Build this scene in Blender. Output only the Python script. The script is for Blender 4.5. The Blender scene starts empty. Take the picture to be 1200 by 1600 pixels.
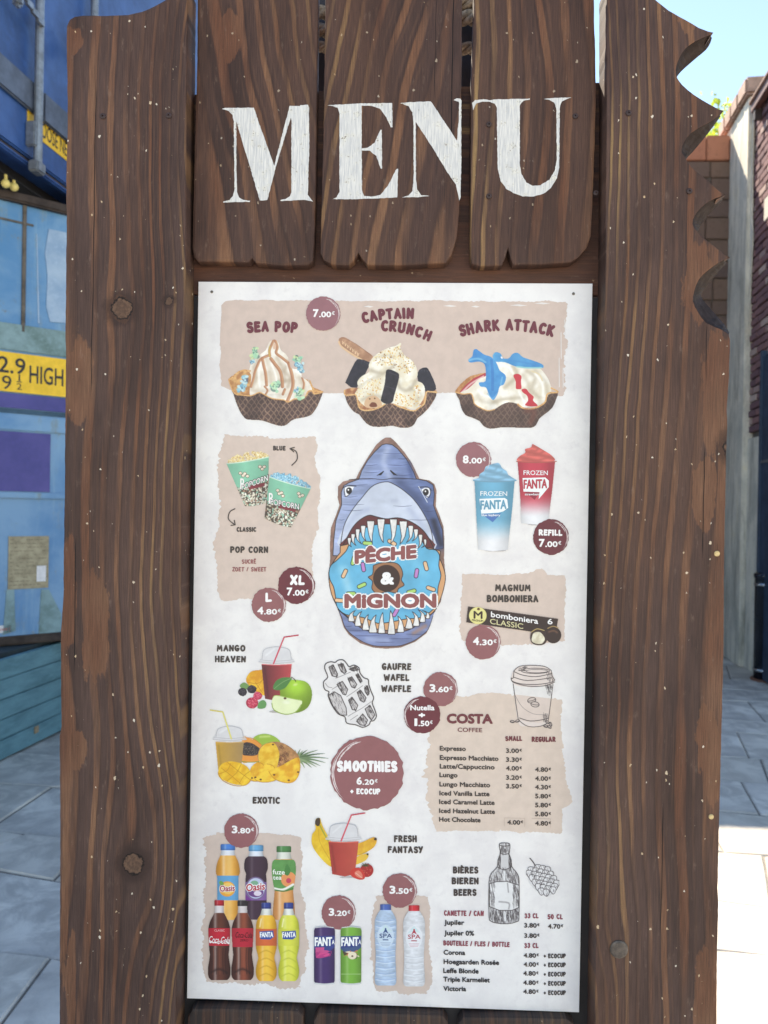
import bpy, bmesh, math, random
import numpy as np
from mathutils import Vector, Matrix
import mathutils.geometry as mgeo
random.seed(7)
SC = bpy.context.scene
COL = SC.collection
# ------------------------------------------------------------------ camera
F = 1209.0
CAMZ = 1.5
PITCH, ROLL, YAW = math.radians(-0.2606), math.radians(-0.9548), math.radians(1.8175)
def rot(p, r, y):
    cy, sy, cp, sp, cr, sr = math.cos(y), math.sin(y), math.cos(p), math.sin(p), math.cos(r), math.sin(r)
    Rz = np.array([[cy, sy, 0], [-sy, cy, 0], [0, 0, 1]])
    Rx = np.array([[1, 0, 0], [0, cp, sp], [0, -sp, cp]])
    Ry = np.array([[cr, 0, -sr], [0, 1, 0], [sr, 0, cr]])
    return Ry @ Rx @ Rz
RR = rot(PITCH, ROLL, YAW)
CAM = np.array([0, 0, CAMZ])
cd = bpy.data.cameras.new('camera')
cam = bpy.data.objects.new('camera', cd)
COL.objects.link(cam)
right, fwd, up = RR[0], RR[1], RR[2]
cam.matrix_world = Matrix(((right[0], up[0], -fwd[0], 0), (right[1], up[1], -fwd[1], 0), (right[2], up[2], -fwd[2], CAMZ), (0, 0, 0, 1)))
cd.sensor_fit = 'VERTICAL'; cd.sensor_height = 36; cd.sensor_width = 27
cd.lens = F / 1600 * 36
cd.clip_start = 0.05; cd.clip_end = 500
cd.dof.use_dof = True; cd.dof.focus_distance = 1.17; cd.dof.aperture_fstop = 7.5
SC.camera = cam
# ------------------------------------------------------------------ world, sun, exposure
SUN_EL, SUN_AZ = 48.5, -20.0      # azimuth measured from +Y (straight ahead) towards +X
w = bpy.data.worlds.new('World'); SC.world = w; w.use_nodes = True
nt = w.node_tree
sky = nt.nodes.new('ShaderNodeTexSky'); sky.sky_type = 'NISHITA'; sky.sun_disc = False
sky.sun_elevation = math.radians(SUN_EL); sky.sun_rotation = math.radians(SUN_AZ)
sky.air_density = 1.0; sky.dust_density = 0.0; sky.ozone_density = 1.5
bgn = nt.nodes['Background']; bgn.inputs['Strength'].default_value = 0.12
nt.links.new(sky.outputs[0], bgn.inputs[0])
sd = bpy.data.lights.new('sun', 'SUN'); sd.energy = 4.3; sd.angle = math.radians(0.53); sd.color = (1, 0.95, 0.87)
sun = bpy.data.objects.new('sun', sd); COL.objects.link(sun)
ce, se = math.cos(math.radians(SUN_EL)), math.sin(math.radians(SUN_EL))
sdir = Vector((math.sin(math.radians(SUN_AZ)) * ce, math.cos(math.radians(SUN_AZ)) * ce, se))
sun.rotation_euler = sdir.to_track_quat('Z', 'Y').to_euler(); sun.location = sdir * 40
SC.view_settings.view_transform = 'Standard'; SC.view_settings.look = 'None'
SC.view_settings.gamma = 1; SC.view_settings.use_curve_mapping = False
SC.view_settings.exposure = 1.52
SC.view_settings.use_white_balance = True; SC.view_settings.white_balance_temperature = 7650; SC.view_settings.white_balance_tint = 10
SC.render.engine = 'CYCLES'
SC.cycles.max_bounces = 8; SC.cycles.diffuse_bounces = 4

# ------------------------------------------------------------------ picture ray helpers: every point lands on a real plane of the place
def ray(px, py):
    return RR.T @ np.array([(px - 600) / F, 1.0, -(py - 800) / F])
def at(px, py, Y):
    d = ray(px, py); return Vector(CAM + d * (Y / d[1]))
def atz(px, py, z):
    d = ray(px, py); return Vector(CAM + d * ((z - CAMZ) / d[2]))
def onpl(px, py, p0, n):
    d = Vector(ray(px, py)); c = Vector(CAM)
    return c + d * ((p0 - c).dot(n) / d.dot(n))
def lin(c):
    c = np.asarray(c, float) / 255.0
    return np.where(c <= 0.04045, c / 12.92, ((c + 0.055) / 1.055) ** 2.4)
def tag(o, label=None, cat=None, group=None, kind=None):
    if label: o['label'] = label
    if cat: o['category'] = cat
    if group: o['group'] = group
    if kind: o['kind'] = kind
    return o
def empty(name, loc):
    o = bpy.data.objects.new(name, None); COL.objects.link(o); o.location = loc; o.empty_display_size = .1
    return o
def link(name, me, mat=None, parent=None, loc=None):
    o = bpy.data.objects.new(name, me); COL.objects.link(o)
    if mat is not None and not me.materials: me.materials.append(mat)
    if parent is not None:
        o.parent = parent
        o.matrix_parent_inverse = Matrix.Translation(-wloc(parent))
    if loc is not None: o.location = loc
    return o
def wloc(o):
    # parents here are never rotated: sum of locations up the chain
    return Vector(o.location) if (o.parent is None or True) else None
def bmobj(name, bm, mat, parent=None, loc=None, smooth=False):
    me = bpy.data.meshes.new(name); bmesh.ops.recalc_face_normals(bm, faces=bm.faces)
    bm.to_mesh(me); bm.free()
    if smooth:
        for p in me.polygons: p.use_smooth = True
    return link(name, me, mat, parent, loc)

# ------------------------------------------------------------------ node helpers
class NT:
    def __init__(s, name):
        s.m = bpy.data.materials.new(name); s.m.use_nodes = True
        s.t = s.m.node_tree; s.b = s.t.nodes['Principled BSDF']
        s.tc = None
    def n(s, typ, **kw):
        nd = s.t.nodes.new(typ)
        for k, v in kw.items(): setattr(nd, k, v)
        return nd
    def put(s, sock, v):
        if isinstance(v, bpy.types.NodeSocket): s.t.links.new(v, sock)
        elif v is not None:
            if isinstance(v, (tuple, list)) and sock.type == 'RGBA' and len(v) == 3: v = (*v, 1)
            sock.default_value = v
    def m_(s, op, a, b=None, c=None, clamp=False):
        nd = s.n('ShaderNodeMath', operation=op); nd.use_clamp = clamp
        s.put(nd.inputs[0], a); s.put(nd.inputs[1], b)
        if c is not None: s.put(nd.inputs[2], c)
        return nd.outputs[0]
    def xyz(s, kind='Object'):
        tc = s.n('ShaderNodeTexCoord'); sp = s.n('ShaderNodeSeparateXYZ')
        s.t.links.new(tc.outputs[kind], sp.inputs[0]); return sp.outputs
    def vec(s, x, y, z):
        c = s.n('ShaderNodeCombineXYZ'); s.put(c.inputs[0], x); s.put(c.inputs[1], y); s.put(c.inputs[2], z); return c.outputs[0]
    def noise(s, v, scale, detail=3, rough=.5, dist=0.0, out='Fac'):
        nd = s.n('ShaderNodeTexNoise'); s.put(nd.inputs['Vector'], v); nd.inputs['Scale'].default_value = scale
        nd.inputs['Detail'].default_value = detail; nd.inputs['Roughness'].default_value = rough; nd.inputs['Distortion'].default_value = dist
        return nd.outputs[out]
    def mix(s, f, a, b, mode='MIX'):
        nd = s.n('ShaderNodeMix', data_type='RGBA', blend_type=mode)
        s.put(nd.inputs[0], f); s.put(nd.inputs[6], a); s.put(nd.inputs[7], b); return nd.outputs[2]
    def ss(s, v, lo, hi, a=0.0, b=1.0):
        nd = s.n('ShaderNodeMapRange', interpolation_type='SMOOTHSTEP')
        s.put(nd.inputs[0], v)
        if lo > hi: lo, hi, a, b = hi, lo, b, a
        for i, x in enumerate((lo, hi, a, b)): nd.inputs[i + 1].default_value = x
        return nd.outputs[0]
    def bump(s, h, strength=.3, dist=.002):
        nd = s.n('ShaderNodeBump'); s.put(nd.inputs['Height'], h); nd.inputs['Strength'].default_value = strength; nd.inputs['Distance'].default_value = dist
        s.t.links.new(nd.outputs[0], s.b.inputs['Normal'])
    def fin(s, col, rough=.6, spec=.5, metal=0.0):
        s.put(s.b.inputs['Base Color'], col); s.put(s.b.inputs['Roughness'], rough)
        s.put(s.b.inputs['Specular IOR Level'], spec); s.put(s.b.inputs['Metallic'], metal); return s.m
def L3(r, g, b): return tuple(float(x) for x in lin((r, g, b)))
def plain(name, rgb, rough=.6, var=.18, scale=12, metal=0.0, spec=.5, bump=0.15, dist=.002, stretch=(1, 1, 1), rgb2=None):
    """painted / mineral surface: base colour broken by two scales of noise"""
    s = NT(name); x, y, z = s.xyz()
    v = s.vec(s.m_('MULTIPLY', x, stretch[0]), s.m_('MULTIPLY', y, stretch[1]), s.m_('MULTIPLY', z, stretch[2]))
    n1 = s.noise(v, scale, 6, .62); n2 = s.noise(v, scale * 6, 4, .6)
    c = L3(*rgb); d = L3(*(rgb2 or [q * (1 - var) for q in rgb])); l = tuple(min(1, q * (1 + var * .6)) for q in c)
    k = s.mix(s.ss(n1, .3, .7), d, c); k = s.mix(s.ss(n2, .45, .8, 0, .5), k, l)
    if bump: s.bump(n2, bump, dist)
    return s.fin(k, s.ss(n1, .2, .8, rough + .1, max(.05, rough - .1)), spec, metal)

# ------------------------------------------------------------------ wood
def wood(name, wide=-.1, dense=.09, N=13, p=1.9, knots=(), blots=(), cracks=(), seed=0.0, light=(150, 110, 82), dark=(87, 66, 60),
         cream=(176, 146, 96), horiz=False, amt=1.0, specks=1.0, wav=.014, thr=.42,
         tilt=0.0, swing=0.0, sk=3.0, sp_=0.0):
    """brushed, brown stained softwood: light early-wood bands that get narrower towards `dense`, running round the knots"""
    s = NT(name); X, Y, Z = s.xyz()
    if horiz: X, Z = Z, X
    low = s.noise(s.vec(s.m_('MULTIPLY', X, 3.0), seed, s.m_('MULTIPLY', Z, 1.5)), 1.0, 2, .5)
    mid = s.noise(s.vec(s.m_('MULTIPLY', X, 14.0), seed + 5, s.m_('MULTIPLY', Z, 4.0)), 1.0, 2, .5)
    u = s.m_('MULTIPLY_ADD', s.m_('SUBTRACT', low, .5), wav * 4, X)
    u = s.m_('MULTIPLY_ADD', s.m_('SUBTRACT', mid, .5), wav, u)
    if tilt: u = s.m_('MULTIPLY_ADD', Z, tilt, u)
    if swing: u = s.m_('MULTIPLY_ADD', s.m_('SINE', s.m_('MULTIPLY_ADD', Z, sk, sp_)), swing, u)
    for kx, kz, r, a in knots:
        dx = s.m_('SUBTRACT', X, kx); dz = s.m_('MULTIPLY', s.m_('SUBTRACT', Z, kz), .42)
        d2 = s.m_('ADD', s.m_('MULTIPLY', dx, dx), s.m_('MULTIPLY', dz, dz))
        g = s.m_('EXPONENT', s.m_('MULTIPLY', d2, -1.0 / (r * r)))
        u = s.m_('SUBTRACT', u, s.m_('MULTIPLY', s.m_('MULTIPLY', dx, g), a))
    t = s.m_('DIVIDE', s.m_('SUBTRACT', u, wide), dense - wide)
    t = s.m_('MAXIMUM', t, 0.0)
    ph = s.m_('MULTIPLY', s.m_('POWER', t, p), N * 2 * math.pi)
    wv = s.noise(s.vec(s.m_('MULTIPLY', X, 20.0), seed + 9, s.m_('MULTIPLY', Z, 2.0)), 1.0, 3, .5)
    band = s.m_('SINE', s.m_('MULTIPLY_ADD', wv, 2.6, ph))
    fade = s.noise(s.vec(s.m_('MULTIPLY', X, 30.0), seed + 2, s.m_('MULTIPLY', Z, 3.0)), 1.0, 3, .6)
    fine = s.noise(s.vec(s.m_('MULTIPLY', X, 700.0), seed, s.m_('MULTIPLY', Z, 22.0)), 1.0, 3, .6)
    grit = s.noise(s.vec(X, Y, Z), 420.0, 3, .7)
    b2 = s.m_('ADD', band, s.m_('MULTIPLY', s.m_('SUBTRACT', fine, .5), .5))
    thv = s.m_('MULTIPLY_ADD', s.ss(t, 0.0, .9), .42, thr - .4)
    mask = s.m_('MULTIPLY', s.ss(s.m_('SUBTRACT', b2, thv), 0, .5), s.ss(fade, .36, .62, .1, .8))
    mask = s.m_('MULTIPLY', mask, s.ss(grit, .3, .55, .68, 1.0))
    mask = s.m_('MULTIPLY', mask, amt)
    bt = None
    for bx, bz, ra, rb in blots:
        dx = s.m_('DIVIDE', s.m_('SUBTRACT', X, bx), ra); dz = s.m_('DIVIDE', s.m_('SUBTRACT', Z, bz), rb)
        rag = s.noise(s.vec(s.m_('MULTIPLY', X, 38.0), seed + 3, s.m_('MULTIPLY', Z, 11.0)), 1.0, 5, .68)
        d = s.m_('SQRT', s.m_('ADD', s.m_('MULTIPLY', dx, dx), s.m_('MULTIPLY', dz, dz)))
        d = s.m_('ADD', d, s.m_('MULTIPLY', s.m_('SUBTRACT', rag, .5), 2.0))
        q = s.ss(d, 1.04, .92, 0, .72)
        bt = q if bt is None else s.m_('MAXIMUM', bt, q)
    if bt is not None: mask = s.m_('MAXIMUM', mask, s.m_('MULTIPLY', bt, s.ss(grit, .3, .6, .75, 1.0)))
    big = s.noise(s.vec(s.m_('MULTIPLY', X, 9.0), seed + 7, s.m_('MULTIPLY', Z, 2.5)), 1.0, 4, .6)
    dk = L3(*dark); dk2 = L3(dark[0] * .76, dark[1] * .74, dark[2] * .74); dk3 = L3(dark[0] * 1.22, dark[1] * 1.2, dark[2] * 1.1)
    c = s.mix(s.ss(big, .3, .6), dk2, dk); c = s.mix(s.ss(big, .56, .78, 0, .75), c, dk3)
    edge = s.m_('SINE', s.m_('ADD', s.m_('MULTIPLY_ADD', wv, 2.6, ph), -1.1))
    c = s.mix(s.ss(edge, .6, 1.0, 0, .35), c, L3(dark[0] * .55, dark[1] * .5, dark[2] * .5))
    lt = s.mix(s.ss(t, .55, 1.0, 0, .8), L3(*light), L3(*cream))
    lt = s.mix(s.ss(big, .35, .7), L3(light[0] * .78, light[1] * .68, light[2] * .66), lt)
    c = s.mix(mask, c, lt)
    # faint secondary rings, worn fibres and a warm/cool drift along the board
    sec = s.m_('SINE', s.m_('MULTIPLY_ADD', wv, 9.0, s.m_('MULTIPLY', ph, 2.7)))
    drift = s.noise(s.vec(s.m_('MULTIPLY', X, 5.0), seed + 12, s.m_('MULTIPLY', Z, 1.3)), 1.0, 4, .6)
    c = s.mix(s.m_('MULTIPLY', s.ss(sec, .35, 1.0, 0, .3), s.ss(fade, .4, .6)), c, L3(110, 78, 62))
    c = s.mix(s.ss(drift, .45, .7, 0, .4), c, L3(98, 68, 54)); c = s.mix(s.ss(drift, .45, .28, 0, .45), c, L3(62, 46, 46))
    scuff = s.noise(s.vec(s.m_('MULTIPLY', X, 90.0), seed + 4, s.m_('MULTIPLY', Z, 28.0)), 1.0, 5, .7)
    c = s.mix(s.ss(scuff, .58, .72, 0, .3), c, L3(142, 118, 104))
    c = s.mix(s.ss(grit, .56, .7, 0, .35), c, L3(48, 34, 32))
    f3 = s.ss(fine, .25, .75, .66, 1.22)
    c = s.mix(1.0, c, s.vec(f3, f3, f3), 'MULTIPLY')
    for kx, kz, r, a in knots:
        if a == .6: continue
        if r > .03 or a <= 0: rr = r * .3
        else: rr = r * .55
        dx = s.m_('SUBTRACT', X, kx); dz = s.m_('SUBTRACT', Z, kz)
        wob = s.noise(s.vec(X, 0.0, Z), 60.0, 2)
        d = s.m_('ADD', s.m_('SQRT', s.m_('ADD', s.m_('MULTIPLY', dx, dx), s.m_('MULTIPLY', dz, dz))), s.m_('MULTIPLY', s.m_('SUBTRACT', wob, .5), .012))
        ring = s.m_('SINE', s.m_('MULTIPLY_ADD', wob, 9.0, s.m_('MULTIPLY', d, 620.0)))
        mot = s.noise(s.vec(X, seed, Z), 190.0, 4, .7)
        kc = s.mix(s.ss(ring, -.8, 1.0, 0, .5), L3(108, 82, 66), L3(78, 58, 50)); kc = s.mix(s.ss(mot, .42, .62, 0, .7), kc, L3(74, 54, 46))
        lop = s.m_('MULTIPLY_ADD', s.m_('SUBTRACT', mot, .5), .012, d)
        c = s.mix(s.ss(lop, rr * 2.3, rr * 1.3, 0, .7), c, L3(54, 38, 34))
        c = s.mix(s.ss(lop, rr * 1.22, rr * 1.05), c, L3(24, 16, 16))
        c = s.mix(s.ss(lop, rr * 1.02, rr * .92), c, kc)
    crk = None
    for x0, z0, z1, wd in cracks:
        wob = s.noise(s.vec(0.0, seed, Z), 9.0, 2)
        dx = s.m_('ABSOLUTE', s.m_('SUBTRACT', X, s.m_('MULTIPLY_ADD', s.m_('SUBTRACT', wob, .5), .006, x0)))
        q = s.m_('MULTIPLY', s.ss(dx, wd, wd * .5), s.m_('MULTIPLY', s.ss(Z, z0, z0 + .03), s.ss(Z, z1, z1 - .03)))
        crk = q if crk is None else s.m_('MAXIMUM', crk, q)
    if crk is not None: c = s.mix(crk, c, L3(22, 14, 13))
    if specks:
        jag = s.noise(s.vec(X, 0.0, Z), 260.0, 3, .7)
        jx = s.m_('MULTIPLY_ADD', s.m_('SUBTRACT', jag, .5), .006, X); jz = s.m_('MULTIPLY_ADD', s.m_('SUBTRACT', fine, .5), .006, Z)
        dens = s.noise(s.vec(X, seed, Z), 11.0, 3, .65)
        for sc_, lo_, hi_, big_, smin in ((105, .985, .84, .16, .05), (210, .975, .80, .22, .07)):
            vo = s.n('ShaderNodeTexVoronoi'); s.put(vo.inputs['Vector'], s.vec(jx, Y, s.m_('MULTIPLY', jz, .7))); vo.inputs['Scale'].default_value = sc_
            sx = s.n('ShaderNodeSeparateXYZ'); s.t.links.new(vo.outputs['Color'], sx.inputs[0])
            pres = s.m_('GREATER_THAN', sx.outputs[0], s.ss(dens, .42, .75, lo_, hi_))
            sz = s.m_('MULTIPLY_ADD', s.m_('POWER', sx.outputs[1], 4.0), big_, smin)
            sp = s.m_('MULTIPLY', pres, s.m_('LESS_THAN', vo.outputs['Distance'], sz))
            c = s.mix(s.m_('MULTIPLY', sp, .85 * specks), c, s.mix(sx.outputs[2], L3(232, 222, 206), L3(206, 176, 138)))
    h = s.m_('MULTIPLY_ADD', mask, -.6, s.m_('MULTIPLY', fine, .35))
    h = s.m_('MULTIPLY_ADD', grit, .15, h)
    if crk is not None: h = s.m_('MULTIPLY_ADD', crk, -3.0, h)
    s.bump(h, .55, .0012)
    return s.fin(c, s.ss(fine, .2, .8, .55, .75), .28)

# ------------------------------------------------------------------ the ground
sg = NT('worn_concrete_paving'); X, Y_, Z = sg.xyz()
v = sg.vec(X, Y_, 0.0); n1 = sg.noise(v, .9, 5, .6, .6); n2 = sg.noise(v, 5, 6, .65, .8); n3 = sg.noise(v, 60, 4, .6)
oi = sg.n('ShaderNodeObjectInfo').outputs['Random']
k = sg.mix(sg.ss(n2, .36, .64), L3(174, 170, 164), L3(222, 216, 206)); k = sg.mix(sg.ss(n1, .42, .6, 0, .6), k, L3(164, 160, 156))
k = sg.mix(sg.ss(n3, .5, .8, 0, .35), k, L3(206, 200, 188)); k = sg.mix(sg.m_('MULTIPLY', oi, .6), k, L3(180, 170, 154))
sg.bump(sg.m_('ADD', n2, sg.m_('MULTIPLY', n3, .3)), .5, .01); mPave = sg.fin(k, .75, .35)
mJoint = plain('sand_joint', (140, 134, 126), .95, .2, 20)
me = bpy.data.meshes.new('ground'); R_ = 60
me.from_pydata([(-R_, -R_, -.012), (R_, -R_, -.012), (R_, R_, -.012), (-R_, R_, -.012)], [], [(0, 1, 2, 3)])
ground = link('ground', me, plain('pale_paved_ground', (196, 188, 176), .9, .2, 3)); tag(ground, kind='structure')
# irregular slabs laid in crooked courses, each one a piece of its own
def slab(P, h, parent):
    c0 = sum((Vector((x, y, 0)) for x, y in P), Vector()) / len(P)
    bm = bmesh.new(); f = bm.faces.new([bm.verts.new((x - c0.x, y - c0.y, 0)) for x, y in P])
    r = bmesh.ops.extrude_face_region(bm, geom=[f])
    for v_ in r['geom']:
        if isinstance(v_, bmesh.types.BMVert): v_.co.z -= .03
    bmesh.ops.recalc_face_normals(bm, faces=bm.faces)
    bmesh.ops.bevel(bm, geom=[e for e in bm.edges if all(v_.co.z > -.001 for v_ in e.verts)], offset=.006, segments=1, affect='EDGES')
    me = bpy.data.meshes.new('paving_slab'); bm.to_mesh(me); bm.free()
    o = link('paving_slab', me, mPave); o.location = (c0.x, c0.y, h); o.parent = parent
    o.rotation_euler = (random.uniform(-.004, .004), random.uniform(-.004, .004), 0); return o
rs = random.Random(12); ang = math.radians(-9); ca, sa = math.cos(ang), math.sin(ang)
ys = [-3.2]
field = []       # slabs no one can see past the sign: one joined piece
while ys[-1] < 11: ys.append(ys[-1] + rs.uniform(.38, .62))
def gridrow(j, x): return ys[j] + .06 * math.sin(x * 1.7 + j * 2.1)
for j in range(len(ys) - 1):
    x = -6 + rs.uniform(0, .5)
    while x < 6:
        wd = rs.uniform(.45, 1.0); sk = rs.uniform(-.12, .12); g_ = .0045
        P = [(x + g_, gridrow(j, x) + g_), (x + wd - g_, gridrow(j, x + wd) + g_), (x + wd - g_ + sk, gridrow(j + 1, x + wd + sk) - g_), (x + g_ + (sk0 if x > -5.4 else 0), gridrow(j + 1, x) - g_)] if x > -5.4 else [(x + g_, gridrow(j, x) + g_), (x + wd - g_, gridrow(j, x + wd) + g_), (x + wd - g_ + sk, gridrow(j + 1, x + wd + sk) - g_), (x + g_, gridrow(j + 1, x) - g_)]
        sk0 = sk
        Q = [(a * ca - b * sa, a * sa + b * ca) for a, b in P]
        cx, cy = sum(a for a, b in Q) / 4, sum(b for a, b in Q) / 4
        vis = cy > .3 and cy < 9.2 and ((-.60 * cy - .35 < cx < -.36 * cy + .25) or (.40 * cy - .2 < cx < .56 * cy + .3))
        if vis: slab(Q, rs.uniform(-.003, .003), ground)
        else: field.append((Q, rs.uniform(-.003, .003)))
        x += wd
me = bpy.data.meshes.new('joint_bed'); me.from_pydata([(-6.5, -2.9, -.008), (6.5, -2.9, -.008), (6.5, 10, -.008), (-6.5, 10, -.008)], [], [(0, 1, 2, 3)]); link('joint_bed', me, mJoint, ground)
vs, fc = [], []
for Q, h in field:
    k = len(vs); mx_, my_ = sum(p[0] for p in Q) / 4, sum(p[1] for p in Q) / 4
    vs += [(x, y, h - .03) for x, y in Q] + [(x, y, h - .005) for x, y in Q] + [(x + (.006 if x < mx_ else -.006), y + (.006 if y < my_ else -.006), h) for x, y in Q]
    for m_ in (0, 4):
        for e in range(4): fc.append((k + m_ + e, k + m_ + (e + 1) % 4, k + m_ + 4 + (e + 1) % 4, k + m_ + 4 + e))
    fc.append((k + 8, k + 9, k + 10, k + 11))
me = bpy.data.meshes.new('paving_field'); me.from_pydata(vs, [], fc); link('paving_field', me, mPave, ground)['kind'] = 'stuff'
# ------------------------------------------------------------------ helper: oriented box builder in a frame (origin, u along, v out of the face, z up)
def horizon(px): return 804.9 - .01667 * (600 - px)
def hdir(px):
    d = ray(px, horizon(px)); v_ = Vector((d[0], d[1], 0)); return v_.normalized()
class Fr:
    """a vertical face in the place: o = a point on it, u = level direction along it (towards the right of the photograph), n = out of it"""
    def __init__(s, o, u):
        s.o = Vector(o); s.u = u.normalized(); s.n = Vector((s.u.y, -s.u.x, 0))
    def px(s, x, y, out=0.0):
        p = onpl(x, y, s.o + s.n * out, s.n); return (p - s.o).dot(s.u), p.z
    def P(s, a, z_, out=0.0): return Vector((s.o.x, s.o.y, 0)) + s.u * a + s.n * out + Vector((0, 0, z_))
    def box(s, bm, a0, a1, z0, z1, o0, o1):
        vs = [bm.verts.new(s.P(a, z_, o_)) for a in (a0, a1) for z_ in (z0, z1) for o_ in (o0, o1)]
        for f in ((0, 1, 3, 2), (4, 6, 7, 5), (0, 4, 5, 1), (2, 3, 7, 6), (0, 2, 6, 4), (1, 5, 7, 3)): bm.faces.new([vs[i] for i in f])
    def obj(s, name, boxes, mat, parent, bev=0.0):
        bm = bmesh.new()
        for b in boxes: s.box(bm, *b)
        bmesh.ops.recalc_face_normals(bm, faces=bm.faces)
        if bev: bmesh.ops.bevel(bm, geom=list(bm.edges), offset=bev, segments=2, affect='EDGES', clamp_overlap=True)
        return bmobj(name, bm, mat, parent)
    def poly(s, name, P, out, th, mat, parent):
        bm = bmesh.new(); f = bm.faces.new([bm.verts.new(s.P(a, z_, out - th)) for a, z_ in P]); r = bmesh.ops.extrude_face_region(bm, geom=[f])
        for v_ in r['geom']:
            if isinstance(v_, bmesh.types.BMVert): v_.co += s.n * th
        return bmobj(name, bm, mat, parent)
    def text(s, name, txt, a0, z0, a1, h, out, mat, parent, bold=.02, skew=0.0):
        c = bpy.data.curves.new('t', 'FONT'); c.body = txt; c.size = 1; c.offset = bold; c.resolution_u = 3; c.extrude = 0
        o = bpy.data.objects.new('t', c); COL.objects.link(o); bpy.context.view_layer.update(); me0 = o.to_mesh()
        V = [v_.co[:2] for v_ in me0.vertices]; Fc = [tuple(p.vertices) for p in me0.polygons]; o.to_mesh_clear(); bpy.data.objects.remove(o); bpy.data.curves.remove(c)
        x0, x1 = min(v_[0] for v_ in V), max(v_[0] for v_ in V); y0, y1 = min(v_[1] for v_ in V), max(v_[1] for v_ in V)
        me = bpy.data.meshes.new(name); me.from_pydata([tuple(s.P(a0 + (x - x0) / (x1 - x0) * (a1 - a0), z0 + (y - y0) / (y1 - y0) * h, out)) for x, y in V], [], Fc)
        return link(name, me, mat, parent)
# ------------------------------------------------------------------ plinth of painted boards under the containers
base0, base1 = atz(0, 1190, 0), atz(95, 1143, 0)
fp = Fr(base0, (base1 - base0))
plinth = empty('boarded_plinth', base0); tag(plinth, 'low teal plinth of long painted boards under the blue containers', 'plinth')
mTeal = plain('teal_painted_board', (104, 150, 164), .55, .35, 3, stretch=(1, 1, 5), bump=.3, dist=.004, rgb2=(80, 122, 134))
h_ = .58; nb = 5
for i in range(nb):
    fp.obj('board', [(-1.6, 5.2, .012 + i * h_ / nb, (i + 1) * h_ / nb + .0085, -.03, .012 - .0008 * i)], mTeal, plinth, .004)
fp.obj('plinth_core', [(-1.62, 5.2, 0.0, h_ - .01, -2.6, -.09)], plain('plinth_dark_core', (34, 40, 44), .9), plinth)
fp.obj('deck', [(-1.65, 5.25, h_ + .001, h_ + .03, -2.62, -.05)], plain('plinth_deck', (52, 66, 72), .8, .3, 6), plinth)
a_, z_ = fp.px(58, 1140, .02)
fp.obj('fixing_plate', [(a_ - .022, a_ + .022, z_ - .022, z_ + .022, .0115, .02)], plain('tan_plate', (168, 148, 122), .6, .2, 50), plinth, .003)
# ------------------------------------------------------------------ lower container, light blue
ZB = h_ + .035
b0 = atz(0, 1009, ZB); fl = Fr(b0, hdir(2100))
low = empty('shipping_container', b0); tag(low, 'light blue faded shipping container with yellow HIGH sticker, standing on the teal plinth', 'container')
sb = NT('faded_blue_container_paint'); X, Y_, Z = sb.xyz()
v = sb.vec(X, Y_, Z); n1 = sb.noise(v, 2.2, 5, .6, .4); n2 = sb.noise(sb.vec(sb.m_('MULTIPLY', X, 14.0), sb.m_('MULTIPLY', Y_, 14.0), sb.m_('MULTIPLY', Z, 1.2)), 1, 5, .6); n3 = sb.noise(v, 9, 6, .7)
k = sb.mix(sb.ss(n1, .35, .65), L3(66, 126, 176), L3(108, 152, 190)); k = sb.mix(sb.ss(n2, .52, .72, 0, .5), k, L3(128, 168, 192)); k = sb.mix(sb.ss(n3, .62, .74, 0, .6), k, L3(112, 132, 134))
k = sb.mix(sb.m_('MULTIPLY', sb.ss(n2, .5, .66), sb.ss(n3, .48, .62, 0, .7)), k, L3(112, 128, 132)); k = sb.mix(sb.ss(n3, .66, .74, 0, .85), k, L3(104, 72, 50)); sb.bump(n1, .3, .02); mBlue = sb.fin(k, .42, .5)
mPale = plain('worn_pale_paint', (156, 180, 204), .6, .25, 6, rgb2=(128, 158, 190)); mDirty = plain('dirty_pale_band', (128, 158, 166), .7, .35, 7, rgb2=(96, 122, 122))
mRust = plain('rusty_dark_steel', (70, 58, 52), .8, .4, 8, rgb2=(46, 38, 36)); mBrown = plain('brown_seam_sealant', (104, 96, 88), .7, .3, 15)
mYel = plain('yellow_sticker', (244, 196, 40), .45, .08, 20, bump=.03); mPur = plain('purple_paint', (70, 66, 142), .5, .2, 5, rgb2=(58, 60, 128)); mBlk = plain('black_print', (34, 32, 34), .5, .1, 30, bump=0)
mParch = plain('old_notice_paper', (170, 160, 134), .7, .22, 22, rgb2=(136, 126, 104)); mLabel = plain('white_label', (222, 222, 226), .5, .08, 60)
top_z = fl.px(0, 300)[1]
A0, A1 = -1.3, 2.6
fl.obj('end_wall', [(A0, A1, ZB + .002, top_z, -2.4, 0)], mBlue, low)
F_ = lambda x, y, o=.0: fl.px(x, y, o)
def band(name, x0, y0, y1, mat, out=.008, aL=A0, aR=A1, bev=.003):
    return fl.obj(name, [(aL, aR, F_(x0, y1)[1], F_(x0, y0)[1], .001, out)], mat, low, bev)
fl.obj('top_rail', [(A0 - .02, A1 + .02, F_(0, 312)[1], F_(0, 297)[1], -2.42, .045)], mRust, low, .01)
fl.obj('bottom_rail', [(A0 - .01, A1, ZB, ZB + .055, -2.41, .03)], mRust, low, .012)
aS = F_(37, 420)[0]
fl.obj('door_seam', [(aS - .012, aS + .012, F_(37, 520)[1], F_(37, 316)[1], .001, .012)], mBrown, low, .004)
fl.obj('panel_seam', [(A0, F_(52, 350)[0], F_(20, 347)[1], F_(20, 344)[1], .001, .008)], mBrown, low)
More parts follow.
